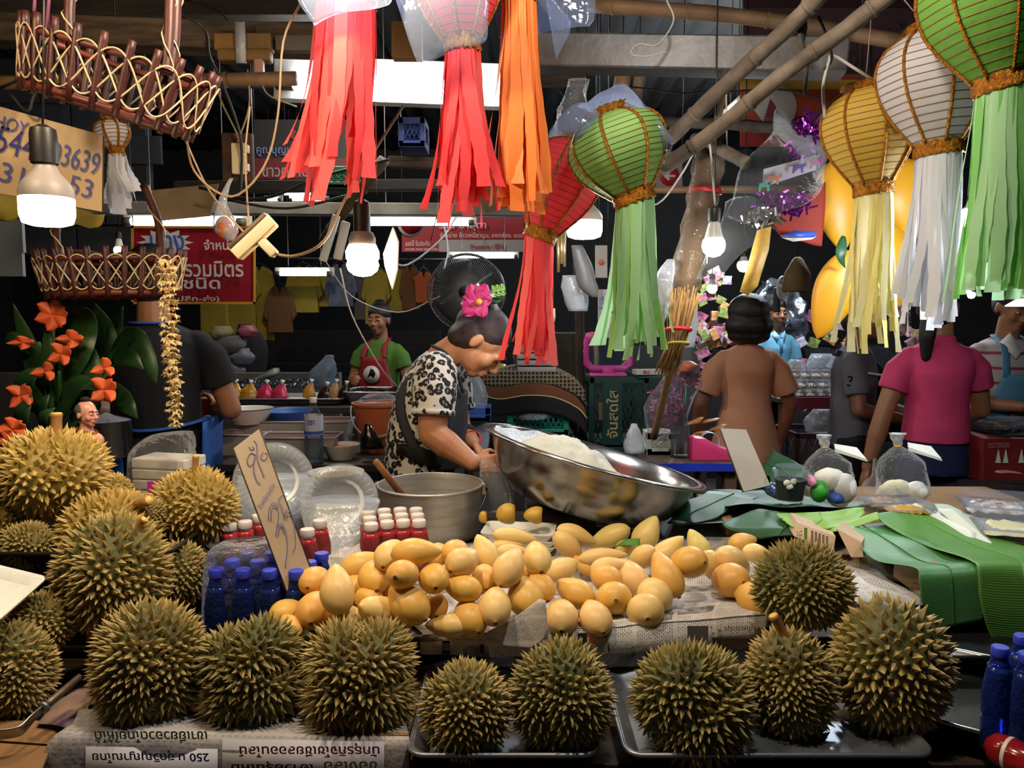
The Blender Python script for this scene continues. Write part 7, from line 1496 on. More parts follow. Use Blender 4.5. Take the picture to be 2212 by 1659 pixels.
# ============================================================= stairs, clothes rail
stt = MB(); M_step = mat('stair_step', '#17120f', .8, col2='#221b17', sc=5)
for i in range(6):
    o = struct(MB().box((at(700, 800, 7.2).x - .3, 7.0 + i * .28, .45 + i * .16), (2.6, .30, .16)).build('stair_step', M_step, smooth=False, bevel=.008))
M_ysh = mat('yellow_shirt', '#8c7a20', .85, col2='#7a6a18', sc=5); M_brn = mat('brown_garment', '#5a3818', .85); M_plaid = mat('plaid_shirt', '#3c4256', .85, col2='#555b70', sc=30); M_org = mat('orange_garment', '#8f4018', .8); M_grg = mat('grey_garment', '#4a4746', .85)
struct(MB().tube([at(430, 560, 6.3), at(1010, 560, 6.3)], .012, 8).build('clothes_rail', M_wire))
def shirt(label, px, py0, py1, w, Y, m, slv=True):
    k = mpp(py0, Y); t = thing('hanging_shirt', label, 'shirt', at(px, py0, Y), 'garments on the rail'); h = (py1 - py0) * k; W = w * k / 2; b = MB()
    out = [(-W * .18, 0), (-W * .7, -.04), (-W * 1.0, -.22 * (1 if slv else .3)), (-W * .78, -.27 * (1 if slv else .3)), (-W * .70, -.2), (-W * .74, -h), (W * .74, -h), (W * .70, -.2), (W * .78, -.27 * (1 if slv else .3)), (W * 1.0, -.22 * (1 if slv else .3)), (W * .7, -.04), (W * .18, 0), (0, -.05)]
    b.prism(out, .05, at(px, py0, Y)); b.build('garment', m, t, smooth=False, bevel=.012)
    MB().tube(spline([at(px, py0, Y) + V(p) for p in ((-W * .6, 0, -.03), (0, 0, .03), (W * .6, 0, -.03))], 4) , .005, 6).build('hanger', M_wire, t); MB().tube([at(px, py0, Y) + V((0, 0, .03)), at(px, 556, 6.3)], .003, 5).build('hook', M_wire, t); return t
for i, (px, y0, y1, w, m, lb) in enumerate(((460, 575, 750, 80, M_ysh, 'yellow shirt hanging beside the red sign'), (520, 575, 745, 84, M_ysh, 'yellow shirt hanging half behind the red sign corner'), (560, 575, 735, 74, M_ysh, 'long yellow shirt hanging just past the red sign'), (604, 620, 718, 70, M_brn, 'brown garment hanging between the yellow shirts'), (655, 575, 675, 86, M_ysh, 'wide yellow shirt under the small tube lamp, outer one'), (690, 575, 662, 80, M_ysh, 'yellow shirt at the end of the small tube lamp'), (735, 570, 662, 70, M_plaid, 'blue plaid shirt hanging behind the swirl bulb'), (812, 580, 700, 64, M_ysh, 'yellow shirt hanging above the aproned woman'), (858, 580, 672, 56, M_ysh, 'narrow yellow shirt hanging beside the fan'), (915, 585, 655, 52, M_org, 'orange top with shoulder ties hanging beside the fan'), (886, 575, 668, 50, M_brn, 'dark brown garment hanging between the yellow and the orange tops'), (780, 590, 690, 40, M_grg, 'patterned dark garment behind the aproned woman'))): shirt(lb, px, y0, y1, w, 6.2 + .05 * (i % 3), m, px != 915)
# ============================================================= counter and goods on the left
CZ = .905; M_ctr = mat('counter_dark', '#1f1a18', .6, col2='#2c2521', sc=5)
table('counter', 'dark counter behind the seller with bowls, tubs and a water bottle', -1.18, -.34, 3.02, 3.62, CZ, m=M_ctr); table('counter', 'raised counter with the trays of bagged coloured sweets', -1.9, .3, 3.64, 4.3, 1.06, m=M_ctr); struct(MB().box((at(330, 810, 4.9).x, 4.9, .56), (2.4, .08, 1.14)).build('partition', mat('partition_pale', '#6f6b68', .8, col2='#57534f', sc=3), smooth=False))
def onc(px, py, Y, z): p = at(px, py, Y); return V((p.x, Y, z))
k = mpp(900, 3.3); M_tub = mat('white_tub', '#a8a3a0', .4, transl=.2); M_pinkf = mat('pink_food', '#b83a5c', .5, col2='#c98a96', sc=12, bump=.3)
bowl('enamel_bowl', 'white enamel bowl with a black rim on the tubs', V((at(538, 900, 3.4).x, 3.4, at(538, 914, 3.4).z)), 54 * k, 34 * k, M_enam, M_enrim)
bowl('blue_basin', 'blue plastic basin behind the clear water bottle', V((at(622, 900, 3.5).x, 3.5, at(622, 910, 3.5).z)), 56 * k, 26 * k, mat('blue_plastic', '#1f58a0', .45))
bowl('soup_bowl', 'small white bowl with food scraps on the counter', onc(738, 966, 3.15, CZ), 37 * k, 30 * k, M_enam, None, (mat('scraps', '#8a4a3a', .6, col2='#b58a6a', sc=30), .8, .004))
for lb, x, Y, w in (('white tub of pink grated sweets on the counter', 640, 3.22, .36), ('white tub behind the blue apron strings', 530, 3.30, .20), ('long pale tub under the blue basin', 650, 3.45, .46)):
    c = onc(x, 950, Y, CZ); t = thing('food_tub', lb, 'tub', c, 'tubs on the counter'); b = MB(); h = .085 if Y < 3.4 else .12; d = .16; W_ = w / 2
    b.hexa([V((-W_ * .9, -d * .45, 0)), V((W_ * .9, -d * .45, 0)), V((W_ * .9, d * .45, 0)), V((-W_ * .9, d * .45, 0)), V((-W_, -d / 2, h)), V((W_, -d / 2, h)), V((W_, d / 2, h)), V((-W_, d / 2, h))]); b.f = [f for i, f in enumerate(b.f) if i != 1]; b.build('tub_body', M_tub, t, local=True, smooth=False, thick=.004)
    MB().tube([V((sx * W_, sy * d / 2, h)) for sx, sy in ((-1, -1), (1, -1), (1, 1), (-1, 1))], .006, 6, closed=True).build('tub_rim', M_tub, t, local=True)
    b = MB(); b.grid(16, 8, lambda u, v: V(((u - .5) * w * .9, (v - .5) * d * .85, h * .7 + .02 * noise.noise(V((u * 6, v * 5, x)))))); b.build('grated_sweets', M_pinkf, t, local=True)
def pet(label, c, h, r):
    t = bottle('water_bottle', label, c, h, r, M_clearb, M_capw, clear('clear_water', '#dfe8f0', .14, .03, .6, 20, '#b8c4d0'), .58, cap_h=.02, cap_r=.014)
    b = MB(); b.lathe([(r * 1.02, h * .44), (r * 1.02, h * .74)], 20); b.build('label_band', mat('bottle_label', '#c2c8d8', .5), t, local=True); b = MB(); b.lathe([(r * 1.03, h * .45), (r * 1.03, h * .50)], 20); b.build('blue_wave', M_inkb, t, local=True); loctext(t, 'ตรา', (0, -r * 1.05, h * .64), r * .8, r * .5, M_inkb); return t
pet('clear water bottle with a white and blue label standing on the counter', onc(679, 978, 3.06, CZ), 142 * mpp(910, 3.06), 20 * mpp(910, 3.06))
c = onc(745, 935, 3.3, CZ); t = thing('plastic_cup', 'clear empty plastic cup upside down by the small bowl', 'cup', c); b = MB(); b.lathe([(.036, 0), (.028, .075), (0, .076)], 24); b.build('cup_body', M_clearb, t, local=True); MB().tube([V((.038 * math.cos(2 * PI * i / 24), .038 * math.sin(2 * PI * i / 24), .075)) for i in range(24)], .002, 5, closed=True).build('cup_rim', M_clearb, t, local=True)
bag('plastic_bag', 'small black bag of syrup twisted shut on the counter', [(802, 968, 26, 3.1), (800, 950, 24, 3.1), (796, 930, 12, 3.1), (794, 915, 5, 3.1)], mat('black_bag', '#14100e', .15), wr=.2, seed=6)
c = onc(822, 968, 3.35, CZ); t = thing('bucket', 'orange plastic bucket with a wire handle behind the seller', 'bucket', c); b = MB(); r0 = 58 * mpp(900, 3.35); hb = 104 * mpp(900, 3.35); b.lathe([(0, 0), (r0 * .74, 0), (r0 * .97, hb * .95), (r0 * 1.05, hb * .95), (r0 * 1.05, hb), (r0 * .95, hb), (r0 * .72, .01), (0, .01)], 36); b.build('bucket_body', mat('orange_bucket', '#a8562a', .5, col2='#9a4c24', sc=4), t, local=True, sharp=50); MB().tube([V((-r0 * 1.06 * math.cos(PI * i / 16), -r0 * 1.08 * math.sin(PI * i / 16), hb * (.92 - .55 * math.sin(PI * i / 16)))) for i in range(17)], .004, 6).build('wire_handle', M_cabg, t, local=True)
bag('plastic_film', 'crumpled clear film on top of the orange bucket', [(820, 870, 44, 3.35), (818, 860, 38, 3.35), (822, 850, 20, 3.35)], M_bag, cat='film', wr=.3, seed=8)
steel_tray('steel_tray', 'steel tray of bagged coloured sweets on the raised counter', onc(618, 872, 3.85, 1.062), .62, .30, .03, M_tray); steel_tray('steel_tray', 'steel tray covered with shiny black film before the aproned woman', onc(812, 868, 3.85, 1.062), .26, .26, .06, M_tray); steel_tray('steel_tray', 'steel tray end with a red bag behind the man in black', onc(478, 876, 3.8, 1.062), .22, .3, .02, M_tray)
b = MB(); b.grid(16, 10, lambda u, v: at(750 + 125 * u, 848, 3.85) + V((0, (v - .5) * .26, .016 * noise.noise(V((u * 6, v * 5, 2))) + .012))); tag(b.build('black_film', mat('film_black', '#121012', .12, bump=.6, bsc=30), thick=.001), 'shiny black film over the steel tray before the aproned woman', 'film')
M_by = mat('bag_yellow', '#b8862a', .25, col2='#a87420', sc=10); M_bp = mat('bag_pink', '#c22a58', .25, col2='#b0224c', sc=10); M_bdk = mat('bag_dark', '#2a1a16', .15); M_brd = mat('bag_red', '#a8203a', .3)
for x, y, w, m, lb in ((500, 862, 22, M_brd, 'flat bag of red sweets at the tray end'), (505, 846, 20, M_by, 'yellow sweets bag behind the flat red one'), (537, 848, 21, M_by, 'biggest yellow sweets bag in the tray'), (572, 848, 19, M_bp, 'pink sweets bag next to the big yellow one'), (605, 848, 19, M_bp, 'pink sweets bag in the middle of the tray'), (668, 846, 15, M_by, 'orange-yellow bag behind the water bottle cap'), (702, 852, 17, M_bdk, 'dark brown sweets bag past the water bottle cap'), (722, 846, 14, mat('bag_tan', '#a8804a', .3), 'tan sweets bag between the two dark ones'), (744, 850, 17, M_bdk, 'dark sweets bag at the far tray end')):
    z = bag('sweets_bag', lb, [(x, 868, w * .6, 3.8), (x, y + 10, w, 3.8), (x, y - 4, w * .8, 3.8), (x + 4, y - 18, w * .3, 3.8)], m, group='bags of coloured sweets', wr=.12, seed=x); MB().tube([at(x + 4, y - 18, 3.8), at(x + 6, y - 27, 3.8)], [.006, .012], 6).build('gathered_neck', M_enam, z)
bag('white_packet', 'small white and yellow packet lying in the sweets tray', [(622, 862, 6, 3.75), (632, 860, 12, 3.75), (650, 860, 10, 3.75)], M_enam, cat='packet', wr=.2, sq=1.4)
bag('plastic_bag', 'blue-grey plastic bag standing on the raised counter', [(692, 838, 30, 4.2), (694, 815, 30, 4.2), (702, 795, 24, 4.2), (710, 775, 12, 4.2), (712, 767, 8, 4.2)], mat('bag_bluegrey', '#6d7f96', .35, transl=.3), wr=.2, seed=12); bag('plastic_bag', 'limp grey-green plastic bag lying on the raised counter', [(540, 828, 10, 4.25), (560, 820, 18, 4.25), (585, 808, 18, 4.25), (596, 795, 6, 4.25)], mat('bag_greygreen', '#56665e', .4), wr=.25, sq=1.2, seed=13)
b = MB(); b.grid(60, 10, lambda u, v: at(500 + 160 * u, 836 - 10 * v, 4.0) + V((0, .2 * v, .02 * noise.noise(V((u * 40, v * 12, 0)))))); o = b.build('foil_packs', mat('foil_packs', '#4a5260', .2, .7, col2='#15181c', sc=40), smooth=False, thick=.001); tag(o, 'heap of glinting dark foil packs behind the bagged sweets', 'packs', kind='stuff')
for i, (x, y, w, m) in enumerate(((500, 745, 34, M_grg), (520, 770, 30, mat('grey_bags', '#5a5a6a', .5)), (480, 720, 26, mat('straw_hat', '#6d6448', .8)), (535, 715, 22, mat('packet_red', '#7a3a4a', .4)), (500, 800, 28, MATS['grey_bags']))): bag('bundle', ('grey bundle of goods behind the man in black, middle one', 'grey plastic bundle beside the dark coat', 'straw hat on the heap behind the man in black', 'red and lilac packet leaning on the heap under the red sign', 'lowest grey bundle behind the man in black')[i], [(x, y + w * .6, w * .7, 5.0), (x, y, w, 5.0), (x, y - w * .6, w * .6, 5.0)], m, cat='bundle', group='heap behind the man in black', wr=.25, seed=i)
bag('coat', 'black coat hanging in the dark below the yellow shirts', [(545, 850, 26, 5.6), (545, 780, 34, 5.6), (540, 730, 30, 5.6), (530, 700, 14, 5.6)], M_black, cat='coat', wr=.2)
c = at(230, 965, 2.7); t = thing('steel_pot', 'steel pot under clear film beside the man in black', 'pot', V((c.x, 2.7, at(230, 985, 2.7).z))); r0 = 52 * mpp(930, 2.7); b = MB(); hp = 76 * mpp(930, 2.7); b.lathe([(0, 0), (r0 * .96, 0), (r0, .01), (r0, hp), (r0 * 1.04, hp + .004), (r0 * .97, hp), (r0 * .95, .01), (0, .01)], 36); b.build('pot_body', M_ss, t, local=True, sharp=50); b = MB(); b.grid(24, 6, lambda u, v: V((r0 * v * math.cos(2 * PI * u), r0 * v * math.sin(2 * PI * u), hp + .03 * (1 - v) + .006 * noise.noise(V((u * 9, v * 6, 0)))))); b.build('film', M_bag, t, local=True)
table('counter', 'dark low bench under the steel pot and the plant', -1.75, -1.02, 2.08, 2.78, .875, m=M_ctr)
# ============================================================= fan
fc_ = at(1008, 632, 3.3); rf_ = 82 * mpp(632, 3.3); t = thing('electric_fan', 'large black electric fan behind the seller', 'fan', fc_); t['category'] = 'fan'
for z, kk_ in ((-.05, 1.0), (.05, 1.0)): pass
MB().tube([V((rf_ * math.cos(2 * PI * i / 48), 0, rf_ * math.sin(2 * PI * i / 48))) for i in range(48)], .006, 6, closed=True).build('cage_ring', M_wire, t, local=True)
b = MB()
for i in range(110):
    a = 2 * PI * i / 110; d = V((math.cos(a), 0, math.sin(a)))
    for sgn in (-1, 1): b.tube([d * (rf_ * .16) + V((0, sgn * .075, 0)), d * (rf_ * .6) + V((0, sgn * .075, 0)), d * (rf_ * .92) + V((0, sgn * .05, 0)), d * rf_], .0014, 4, cap=False)
o = b.build('cage_wire', mat('fan_wire', '#5a5a5c', .4, .4), t, local=True); o['kind'] = 'stuff'
for k in range(3):
    b = MB(); a0 = 2 * PI * k / 3; b.grid(8, 6, lambda u, v: V((rf_ * (.14 + .72 * v) * math.cos(a0 + (u - .5) * 1.5), .03 * (u - .5) * 2, rf_ * (.14 + .72 * v) * math.sin(a0 + (u - .5) * 1.5)))); b.build('blade', mat('fan_blade', '#18181a', .3), t, local=True, thick=.002)
MB().tube([V((0, -.085, 0)), V((0, -.06, 0))], rf_ * .17, 24).build('hub_badge', mat('fan_hub', '#111324', .4), t, local=True); MB().tube([V((0, .0, 0)), V((0, .16, 0))], rf_ * .22, 20).build('motor', M_dark, t, local=True); MB().tube([V((0, .10, -.05)), V((0, .10, -fc_.z + .03))], .02, 10).build('pole', M_dark, t, local=True); MB().tube([V((0, .10, -fc_.z)), V((0, .10, -fc_.z + .04))], .18, 24).build('base', M_dark, t, local=True)
# ============================================================= goods between the seller and the wrapped post
TZ = .94
bt = table('work_table', 'small table with a bright blue metal edge behind the basin', at(1390, 1000, 2.9).x, at(1602, 1000, 2.9).x, 2.86, 3.40, TZ, m=mat('table_brown', '#5a4636', .6))
MB().box((at(1496, 1000, 2.85).x, 2.852, TZ - .012), (at(1602, 1000, 2.85).x - at(1390, 1000, 2.85).x, .012, .03)).build('blue_edge', mat('edge_blue', '#1f36b0', .4), bt, smooth=False)
for px in (1441, 1530): MB().tube([at(px, 997, 2.843), at(px, 997, 2.85)], .004, 8, side=(1, 0, 0)).build('rivet', M_ss, bt)
td = thing('tape_dispenser', 'bright pink tape dispenser with a roll of clear tape on the blue-edged table', 'tape dispenser', onc(1540, 994, 2.95, TZ)); k = mpp(970, 2.95); b = MB()
b.prism([(-50 * k, 0), (48 * k, 0), (48 * k, 8 * k), (36 * k, 22 * k), (22 * k, 26 * k), (8 * k, 30 * k), (-22 * k, 48 * k), (-46 * k, 50 * k), (-50 * k, 46 * k)], .075, V((td.location.x, td.location.y, TZ))); b.build('dispenser_body', mat('hot_pink', '#d23a72', .3), td, bevel=.004)
MB().tube([at(1532, 955, 2.95) + V((.038 * math.cos(2 * PI * i / 30), 0, .038 * math.sin(2 * PI * i / 30))) for i in range(30)], [(.010, .002)] * 30, 6, closed=True, side=(0, 1, 0)).build('tape_roll', M_bagc, td)
c = onc(1468, 990, 3.0, TZ); mg = thing('glass_mug', 'thick glass mug with drinking straws on the blue-edged table', 'mug', c); h = 70 * mpp(955, 3.0); r = 20 * mpp(955, 3.0)
b = MB(); b.lathe([(0, 0), (r, 0), (r * 1.02, h), (r * .92, h), (r * .88, h * .12), (0, h * .1)], 24); b.build('glass', M_clearb, mg, local=True); MB().tube([V((-r * .95 - .026 * math.sin(PI * i / 10), 0, h * (.2 + .6 * i / 10))) for i in range(11)], .005, 6).build('handle', M_clearb, mg, local=True)
for i in range(7): MB().tube([V((.004 * (i - 3), .004 * (i % 3 - 1), .01)), V((.007 * (i - 3), .006 * (i % 3 - 1), h * 2.6))], .003, 6).build('straw', mat('straw_%d' % (i % 4), ('#2f4fa8', '#c9b43a', '#3f9a8a', '#a83a3a')[i % 4], .4), mg, local=True)
mesh_crate('wire_basket', 'white wire basket on the blue-edged table behind the mug', onc(1420, 990, 3.1, TZ), .11, .12, .09, M_enam, cols=5)
M_tins = mat('tinsel_mix', '#7f6fa0', .25, .5, col2='#c05a6a', sc=70, bump=1.0, bsc=160)
def tinsel(label, px, py, w, h, Y, m, n=260, seed=1):
    b = MB(); rn = random.Random(seed); c = at(px, py, Y); k = mpp(py, Y)
    for _ in range(n):
        d = V((rn.gauss(0, .45), rn.gauss(0, .3), rn.gauss(0, .45))); p = c + V((d.x * w * k * .5, d.y * .05, d.z * h * k * .5)); a = rn.uniform(0, 6); u = V((math.cos(a), rn.uniform(-.6, .6), math.sin(a))) * .012; v = V((-math.sin(a), .3, math.cos(a))) * .003
        b.add([p - u - v, p + u - v, p + u + v, p - u + v], [(0, 1, 2, 3)])
    o = b.build('tinsel_shreds', m, smooth=False); tag(o, label, 'tinsel', kind='stuff'); return o
tinsel('glittering tinsel heap in the clear bag behind the bamboo broom handle', 1440, 880, 70, 90, 3.0, M_tins, 420, 1); tinsel('glittering tinsel in the upper clear bag beside the straws', 1478, 815, 50, 40, 3.0, M_tins, 240, 2)
bag('plastic_bag', 'big clear bag of glittering tinsel by the broom', [(1440, 935, 40, 3.0), (1440, 880, 50, 3.0), (1470, 830, 46, 3.0), (1478, 790, 30, 3.0)], M_bag, seed=21); bag('plastic_bag', 'clear bag of orange snacks hanging over the tinsel bag', [(1488, 806, 20, 2.95), (1490, 785, 26, 2.95), (1486, 755, 24, 2.95), (1476, 720, 12, 2.95)], M_bag, seed=22); bag('orange_snack', 'orange snacks in the hanging clear bag', [(1480, 802, 14, 2.96), (1490, 790, 20, 2.96), (1484, 780, 10, 2.96)], mat('orange_snack', '#c2622c', .5), cat='snack', sq=1)
bag('plastic_bag', 'white carrier bag with a red tie on the blue-edged table', [(1372, 978, 22, 2.96), (1370, 955, 20, 2.96), (1370, 930, 12, 2.96), (1370, 915, 5, 2.96)], M_bagc, wr=.3, seed=23)
bag('plastic_bag', 'long white carrier bag hanging behind the broom', [(1478, 750, 22, 2.6), (1482, 700, 24, 2.6), (1490, 640, 18, 2.6), (1498, 600, 8, 2.6)], M_bagc, wr=.3, seed=24); bag('plastic_bag', 'greyish tattered bag hanging on the near side of the wrapped post', [(1420, 700, 14, 2.36), (1424, 650, 24, 2.36), (1438, 590, 18, 2.36), (1450, 560, 8, 2.38)], M_bagm, wr=.3, seed=25)
M_snk = mat('snack_packet', '#c9783c', .3, col2='#d8a46a', sc=20)
for i, (x, y, r_) in enumerate(((1515, 935, 10), (1550, 925, -12), (1580, 930, 18), (1500, 912, -20), (1535, 908, 6))): bag('snack_packet', 'clear packet of orange snacks behind the pink dispenser, %s of the pile' % ORD[i], [(x - 16, y + 6, 5, 3.15), (x, y, 12, 3.15), (x + 16, y - 6 + r_ * .2, 5, 3.15)], M_snk, cat='snack', group='orange snack packets', sq=1.2, seed=i)
# broom tied upside down to the post
br_ = thing('straw_broom', 'upside-down straw broom with a bamboo handle tied to the wrapped post', 'broom', at(1412, 945, 2.62)); MB().tube(spline([at(1412, 945, 2.62), at(1436, 850, 2.52), at(1452, 780, 2.42)], 5), .013, 10).build('bamboo_handle', M_bam, br_)
M_straw = mat('broom_straw', '#a37c42', .7, col2='#7d5b2c', sc=30); rn = random.Random(3)
for i in range(60):
    u = rn.uniform(-1, 1); a = at(1448 + 6 * u, 790 - rn.uniform(0, 8), 2.36 + rn.uniform(-.03, .03)); m_ = at(1462 + 20 * u, 740, 2.34 + rn.uniform(-.03, .03)); e = at(1478 + 36 * u + rn.uniform(-4, 4), 655 - rn.uniform(0, 40), 2.33 + rn.uniform(-.04, .04)); lo = at(1440 + 26 * u, 800 - rn.uniform(-14, 20), 2.34)
    MB().tube([lo, m_, e], .0022, 4).build('straw', M_straw, br_)
for y, m_, w in ((712, MATS['red_tape'], 26), (742, mat('yellow_tie', '#a08a2a', .6), 22)): MB().tube([at(1466 + w * math.cos(a), y + 3 * math.sin(a), 2.34 + .05 * math.sin(a)) for a in [2 * PI * i / 24 for i in range(24)]], .007 if y < 730 else .004, 6, closed=True).build('tie', m_, br_)
# crate, mirror, boxes, cushion, basket
M_grc = mat('green_crate', '#1d4a40', .5, col2='#18413a', sc=4); cw = 128 * mpp(880, 3.5)
for i, (y0, lb) in enumerate(((960, 'lower dark green crate behind the basin'), (957, 'dark green crate with cream Thai lettering, the pink mirror on it'))):
    if i: 
        z0 = at(1337, 965, 3.5).z; z1 = at(1337, 815, 3.5).z; cr = mesh_crate('plastic_crate', lb, (at(1337, 890, 3.5).x, 3.68, z0), cw, .36, z1 - z0, M_grc, rows=4, cols=10); MB().box((at(1322, 890, 3.5).x, 3.492, (z0 + z1) / 2), (.09, .012, z1 - z0 - .02)).build('name_panel', M_grc, cr, smooth=False)
        text_fit('จันสดใส', at(1322, 895, 3.484), (0, 0, 1), (-1, 0, 0), 104 * mpp(890, 3.48), 26 * mpp(890, 3.48), mat('cream_letters', '#c9b884', .5), cr, bold=True, lift=.002)
        MB().box((at(1300, 888, 3.5).x, 3.494, at(1300, 888, 3.5).z), (.03, .006, .08)).build('paper_label', MATS['cardboard'], cr, smooth=False)
    else: mesh_crate('plastic_crate', lb, (at(1337, 890, 3.5).x, 3.68, 0), cw, .36, at(1337, 966, 3.5).z, M_grc, rows=6, cols=10)
mz = at(1312, 815, 3.55).z + .004; mx_ = at(1312, 815, 3.55).x; k = mpp(770, 3.55); mi = thing('table_mirror', 'pink plastic table mirror with bear ears on the green crate', 'mirror', (mx_, 3.55, mz)); M_mp = mat('mirror_pink', '#cf4fa0', .35)
L = lambda x, z: V((mx_ + (x - 1312) * k, 3.55, mz + (812 - z) * k))
fr = [(1276, 722), (1348, 722), (1360, 734), (1360, 786), (1350, 794), (1274, 794), (1266, 786), (1266, 734)]; MB().tube([L(*p) for p in fr], .014, 10, closed=True).build('mirror_frame', M_mp, mi)
b = MB(); b.prism([((x - 1312) * k, (812 - z) * k) for x, z in fr], .004, (mx_, 3.55, mz)); b.build('mirror_glass', mat('mirror_glass', '#b8bcc4', .04, 1.0), mi, smooth=False)
for x in (1274, 1350): MB().ell(L(x, 728), (.026, .014, .026), nu=14, nv=8).build('ear', M_mp, mi)
MB().tube([L(1312 + 50 * math.cos(a), 755 + 45 * math.sin(a)) for a in [PI * i / 20 for i in range(21)]], .007, 8).build('stand_arm', M_mp, mi); MB().box(L(1312, 808), (.17, .09, .014)).build('stand_base', M_mp, mi, bevel=.005); MB().box(L(1312, 800), (.05, .05, .03)).build('stand_foot', M_mp, mi, bevel=.006)
c1 = thing('staple_box', 'flat white staple box on a green box beside the pink mirror', 'box', at(1400, 810, 3.5)); MB().box(at(1400, 803, 3.5), (.13, .07, .022), Matrix.Rotation(R(8), 3, 'Z')).build('box_body', M_enam, c1, smooth=False); ptext('MAX', 1390, 800, 1404, 807, 3.455, M_inkr, c1, True)
MB().box(at(1402, 812, 3.52), (.12, .08, .012)).build('green_box', mat('teal_box', '#1f6a58', .5), c1, smooth=False)
hx_ = thing('cardboard_box', 'dark green and brown cardboard box behind the packed trays', 'box', at(1230, 960, 3.72)); MB().box((at(1226, 800, 3.75).x, 3.9, at(1226, 800, 3.75).z - .22), (.20, .24, .80)).build('box_body', mat('box_olive', '#2a2c20', .8, col2='#4a3c2a', sc=3), hx_, smooth=False)
po = pole([at(1248, 560, 3.6), at(1252, 700, 3.6), at(1258, 960, 3.6)], .022, mat('rough_post', '#3a2c20', .8, col2='#241b14', sc=14, bump=.5), 'rough dark wooden post behind the red lantern streamers', 'wooden_post')
tb = mesh_crate('plastic_basket', 'teal plastic basket with clear bags, under the cushion', at(1160, 932, 3.35), 130 * mpp(900, 3.35), .22, 62 * mpp(900, 3.35), mat('teal_basket', '#17806e', .45), rows=2, cols=12); st_ = table('stool', 'hidden dark stand under the teal basket and the cushion', at(1100, 935, 3.3).x, at(1240, 935, 3.3).x, 3.22, 3.62, at(1160, 934, 3.35).z - .002, m=M_ctr)
bag('plastic_bag', 'clear bags stuffed in the teal basket', [(1150, 905, 36, 3.25), (1160, 880, 44, 3.3), (1180, 862, 36, 3.35), (1200, 856, 14, 3.35)], M_bagm, wr=.3, seed=31)
t_ = NT('cushion_weave'); co = t_.coord('Object', (1, 1, 1)); ck = t_.new('ShaderNodeTexVoronoi'); ck.distance = 'CHEBYCHEV'; ck.inputs['Scale'].default_value = 60; ck.inputs['Randomness'].default_value = .1; t_.link(co, ck.inputs['Vector']); t_.set(col=t_.ramp(ck.outputs['Distance'], [(.0, '#1f1a14'), (.30, '#2a2018'), (.42, '#8c7c5c'), (.55, '#8c7c5c')]), rough=.9)
cu_ = thing('cushion', 'patterned Thai cushion with brown sides, hanging over the teal basket', 'cushion', at(1150, 870, 3.3)); CU = [(1036, 800), (1075, 808), (1130, 800), (1190, 804), (1240, 826), (1262, 850)]
def cush(d0, d1, nm, m):
    P_ = spline([at(x, y, 3.22) for x, y in CU], 5); n = len(P_) - 1; b = MB()
    b.grid(n, 6, lambda u, v: P_[min(int(u * n + .5), n)] + V((0, .26 * v if nm == 'woven_top' else .0, 0)) + (V((0, 0, .015 * math.sin(PI * v))) if nm == 'woven_top' else V((.012 * v, .0, -(d0 + (d1 - d0) * v)))))
    return b.build(nm, m, cu_, thick=.012)
cush(0, 0, 'woven_top', t_.m); cush(0, .055, 'woven_side', t_.m); cush(.055, .105, 'brown_side', mat('cushion_brown', '#6d4026', .85)); cush(.105, .175, 'black_side', mat('cushion_black', '#171313', .9)); MB().tube([p - V((-.012, .008, .105)) for p in spline([at(x, y, 3.22) for x, y in CU], 5)], .003, 6).build('piping', MATS['cream_letters'], cu_)
pkz = thing('box_pack', 'clear-wrapped pack of white lidded boxes on the cushion', 'pack', at(1158, 800, 3.28)); [MB().box(at(1158, 796 - i * 14, 3.28), (.165, .14, .022)).build('white_lid', M_tub, pkz, smooth=False, bevel=.005) for i in range(4)]; bag('pack_film', '', [(1156, 806, 44, 3.28), (1158, 770, 48, 3.28), (1162, 742, 40, 3.28), (1168, 730, 16, 3.28)], M_bag, parent=pkz, wr=.12, seed=33)
b = MB(); b.lathe([(0, 0), (.045, 0), (.045, .075), (0, .08)], 20, Matrix.Translation(at(1072, 822, 3.5))); o = b.build('yellow_tin', mat('tin_yellow', '#b89c1c', .4)); tag(o, 'yellow tin with red print in front of the seller', 'tin'); ptext('6662', 1066, 780, 1078, 820, 3.44, M_inkr, o)
sb = onc(1030, 960, 3.05, 0); mesh_crate('plastic_basket', 'blue plastic basket of clear bags in front of the seller', at(1032, 905, 3.1), .11, .14, .055, mat('basket_blue', '#3a5cae', .5), cols=8); bag('plastic_bag', 'clear bag of white boxes above the blue basket in front of the seller', [(1030, 884, 22, 3.1), (1030, 855, 24, 3.1), (1028, 826, 16, 3.1), (1026, 812, 8, 3.1)], M_bagm, seed=35); bag('plastic_bag', 'pale bag hanging below the blue basket', [(1030, 985, 20, 3.1), (1032, 945, 26, 3.1), (1032, 908, 24, 3.1)], M_bagc, seed=36)
bag('plastic_bag', 'white printed carrier bag hanging behind the red lantern streamers', [(1250, 672, 20, 3.0), (1244, 650, 26, 3.0), (1240, 620, 28, 3.0), (1236, 595, 20, 3.0)], M_bagc, seed=37)
bag('plastic_bag', 'long grey carrier bag hanging below the cool bulb', [(1284, 642, 8, 2.9), (1272, 620, 20, 2.9), (1258, 570, 18, 2.9), (1246, 530, 12, 2.9)], mat('grey_bag', '#7d7a78', .4, transl=.2), seed=38, wr=.25)
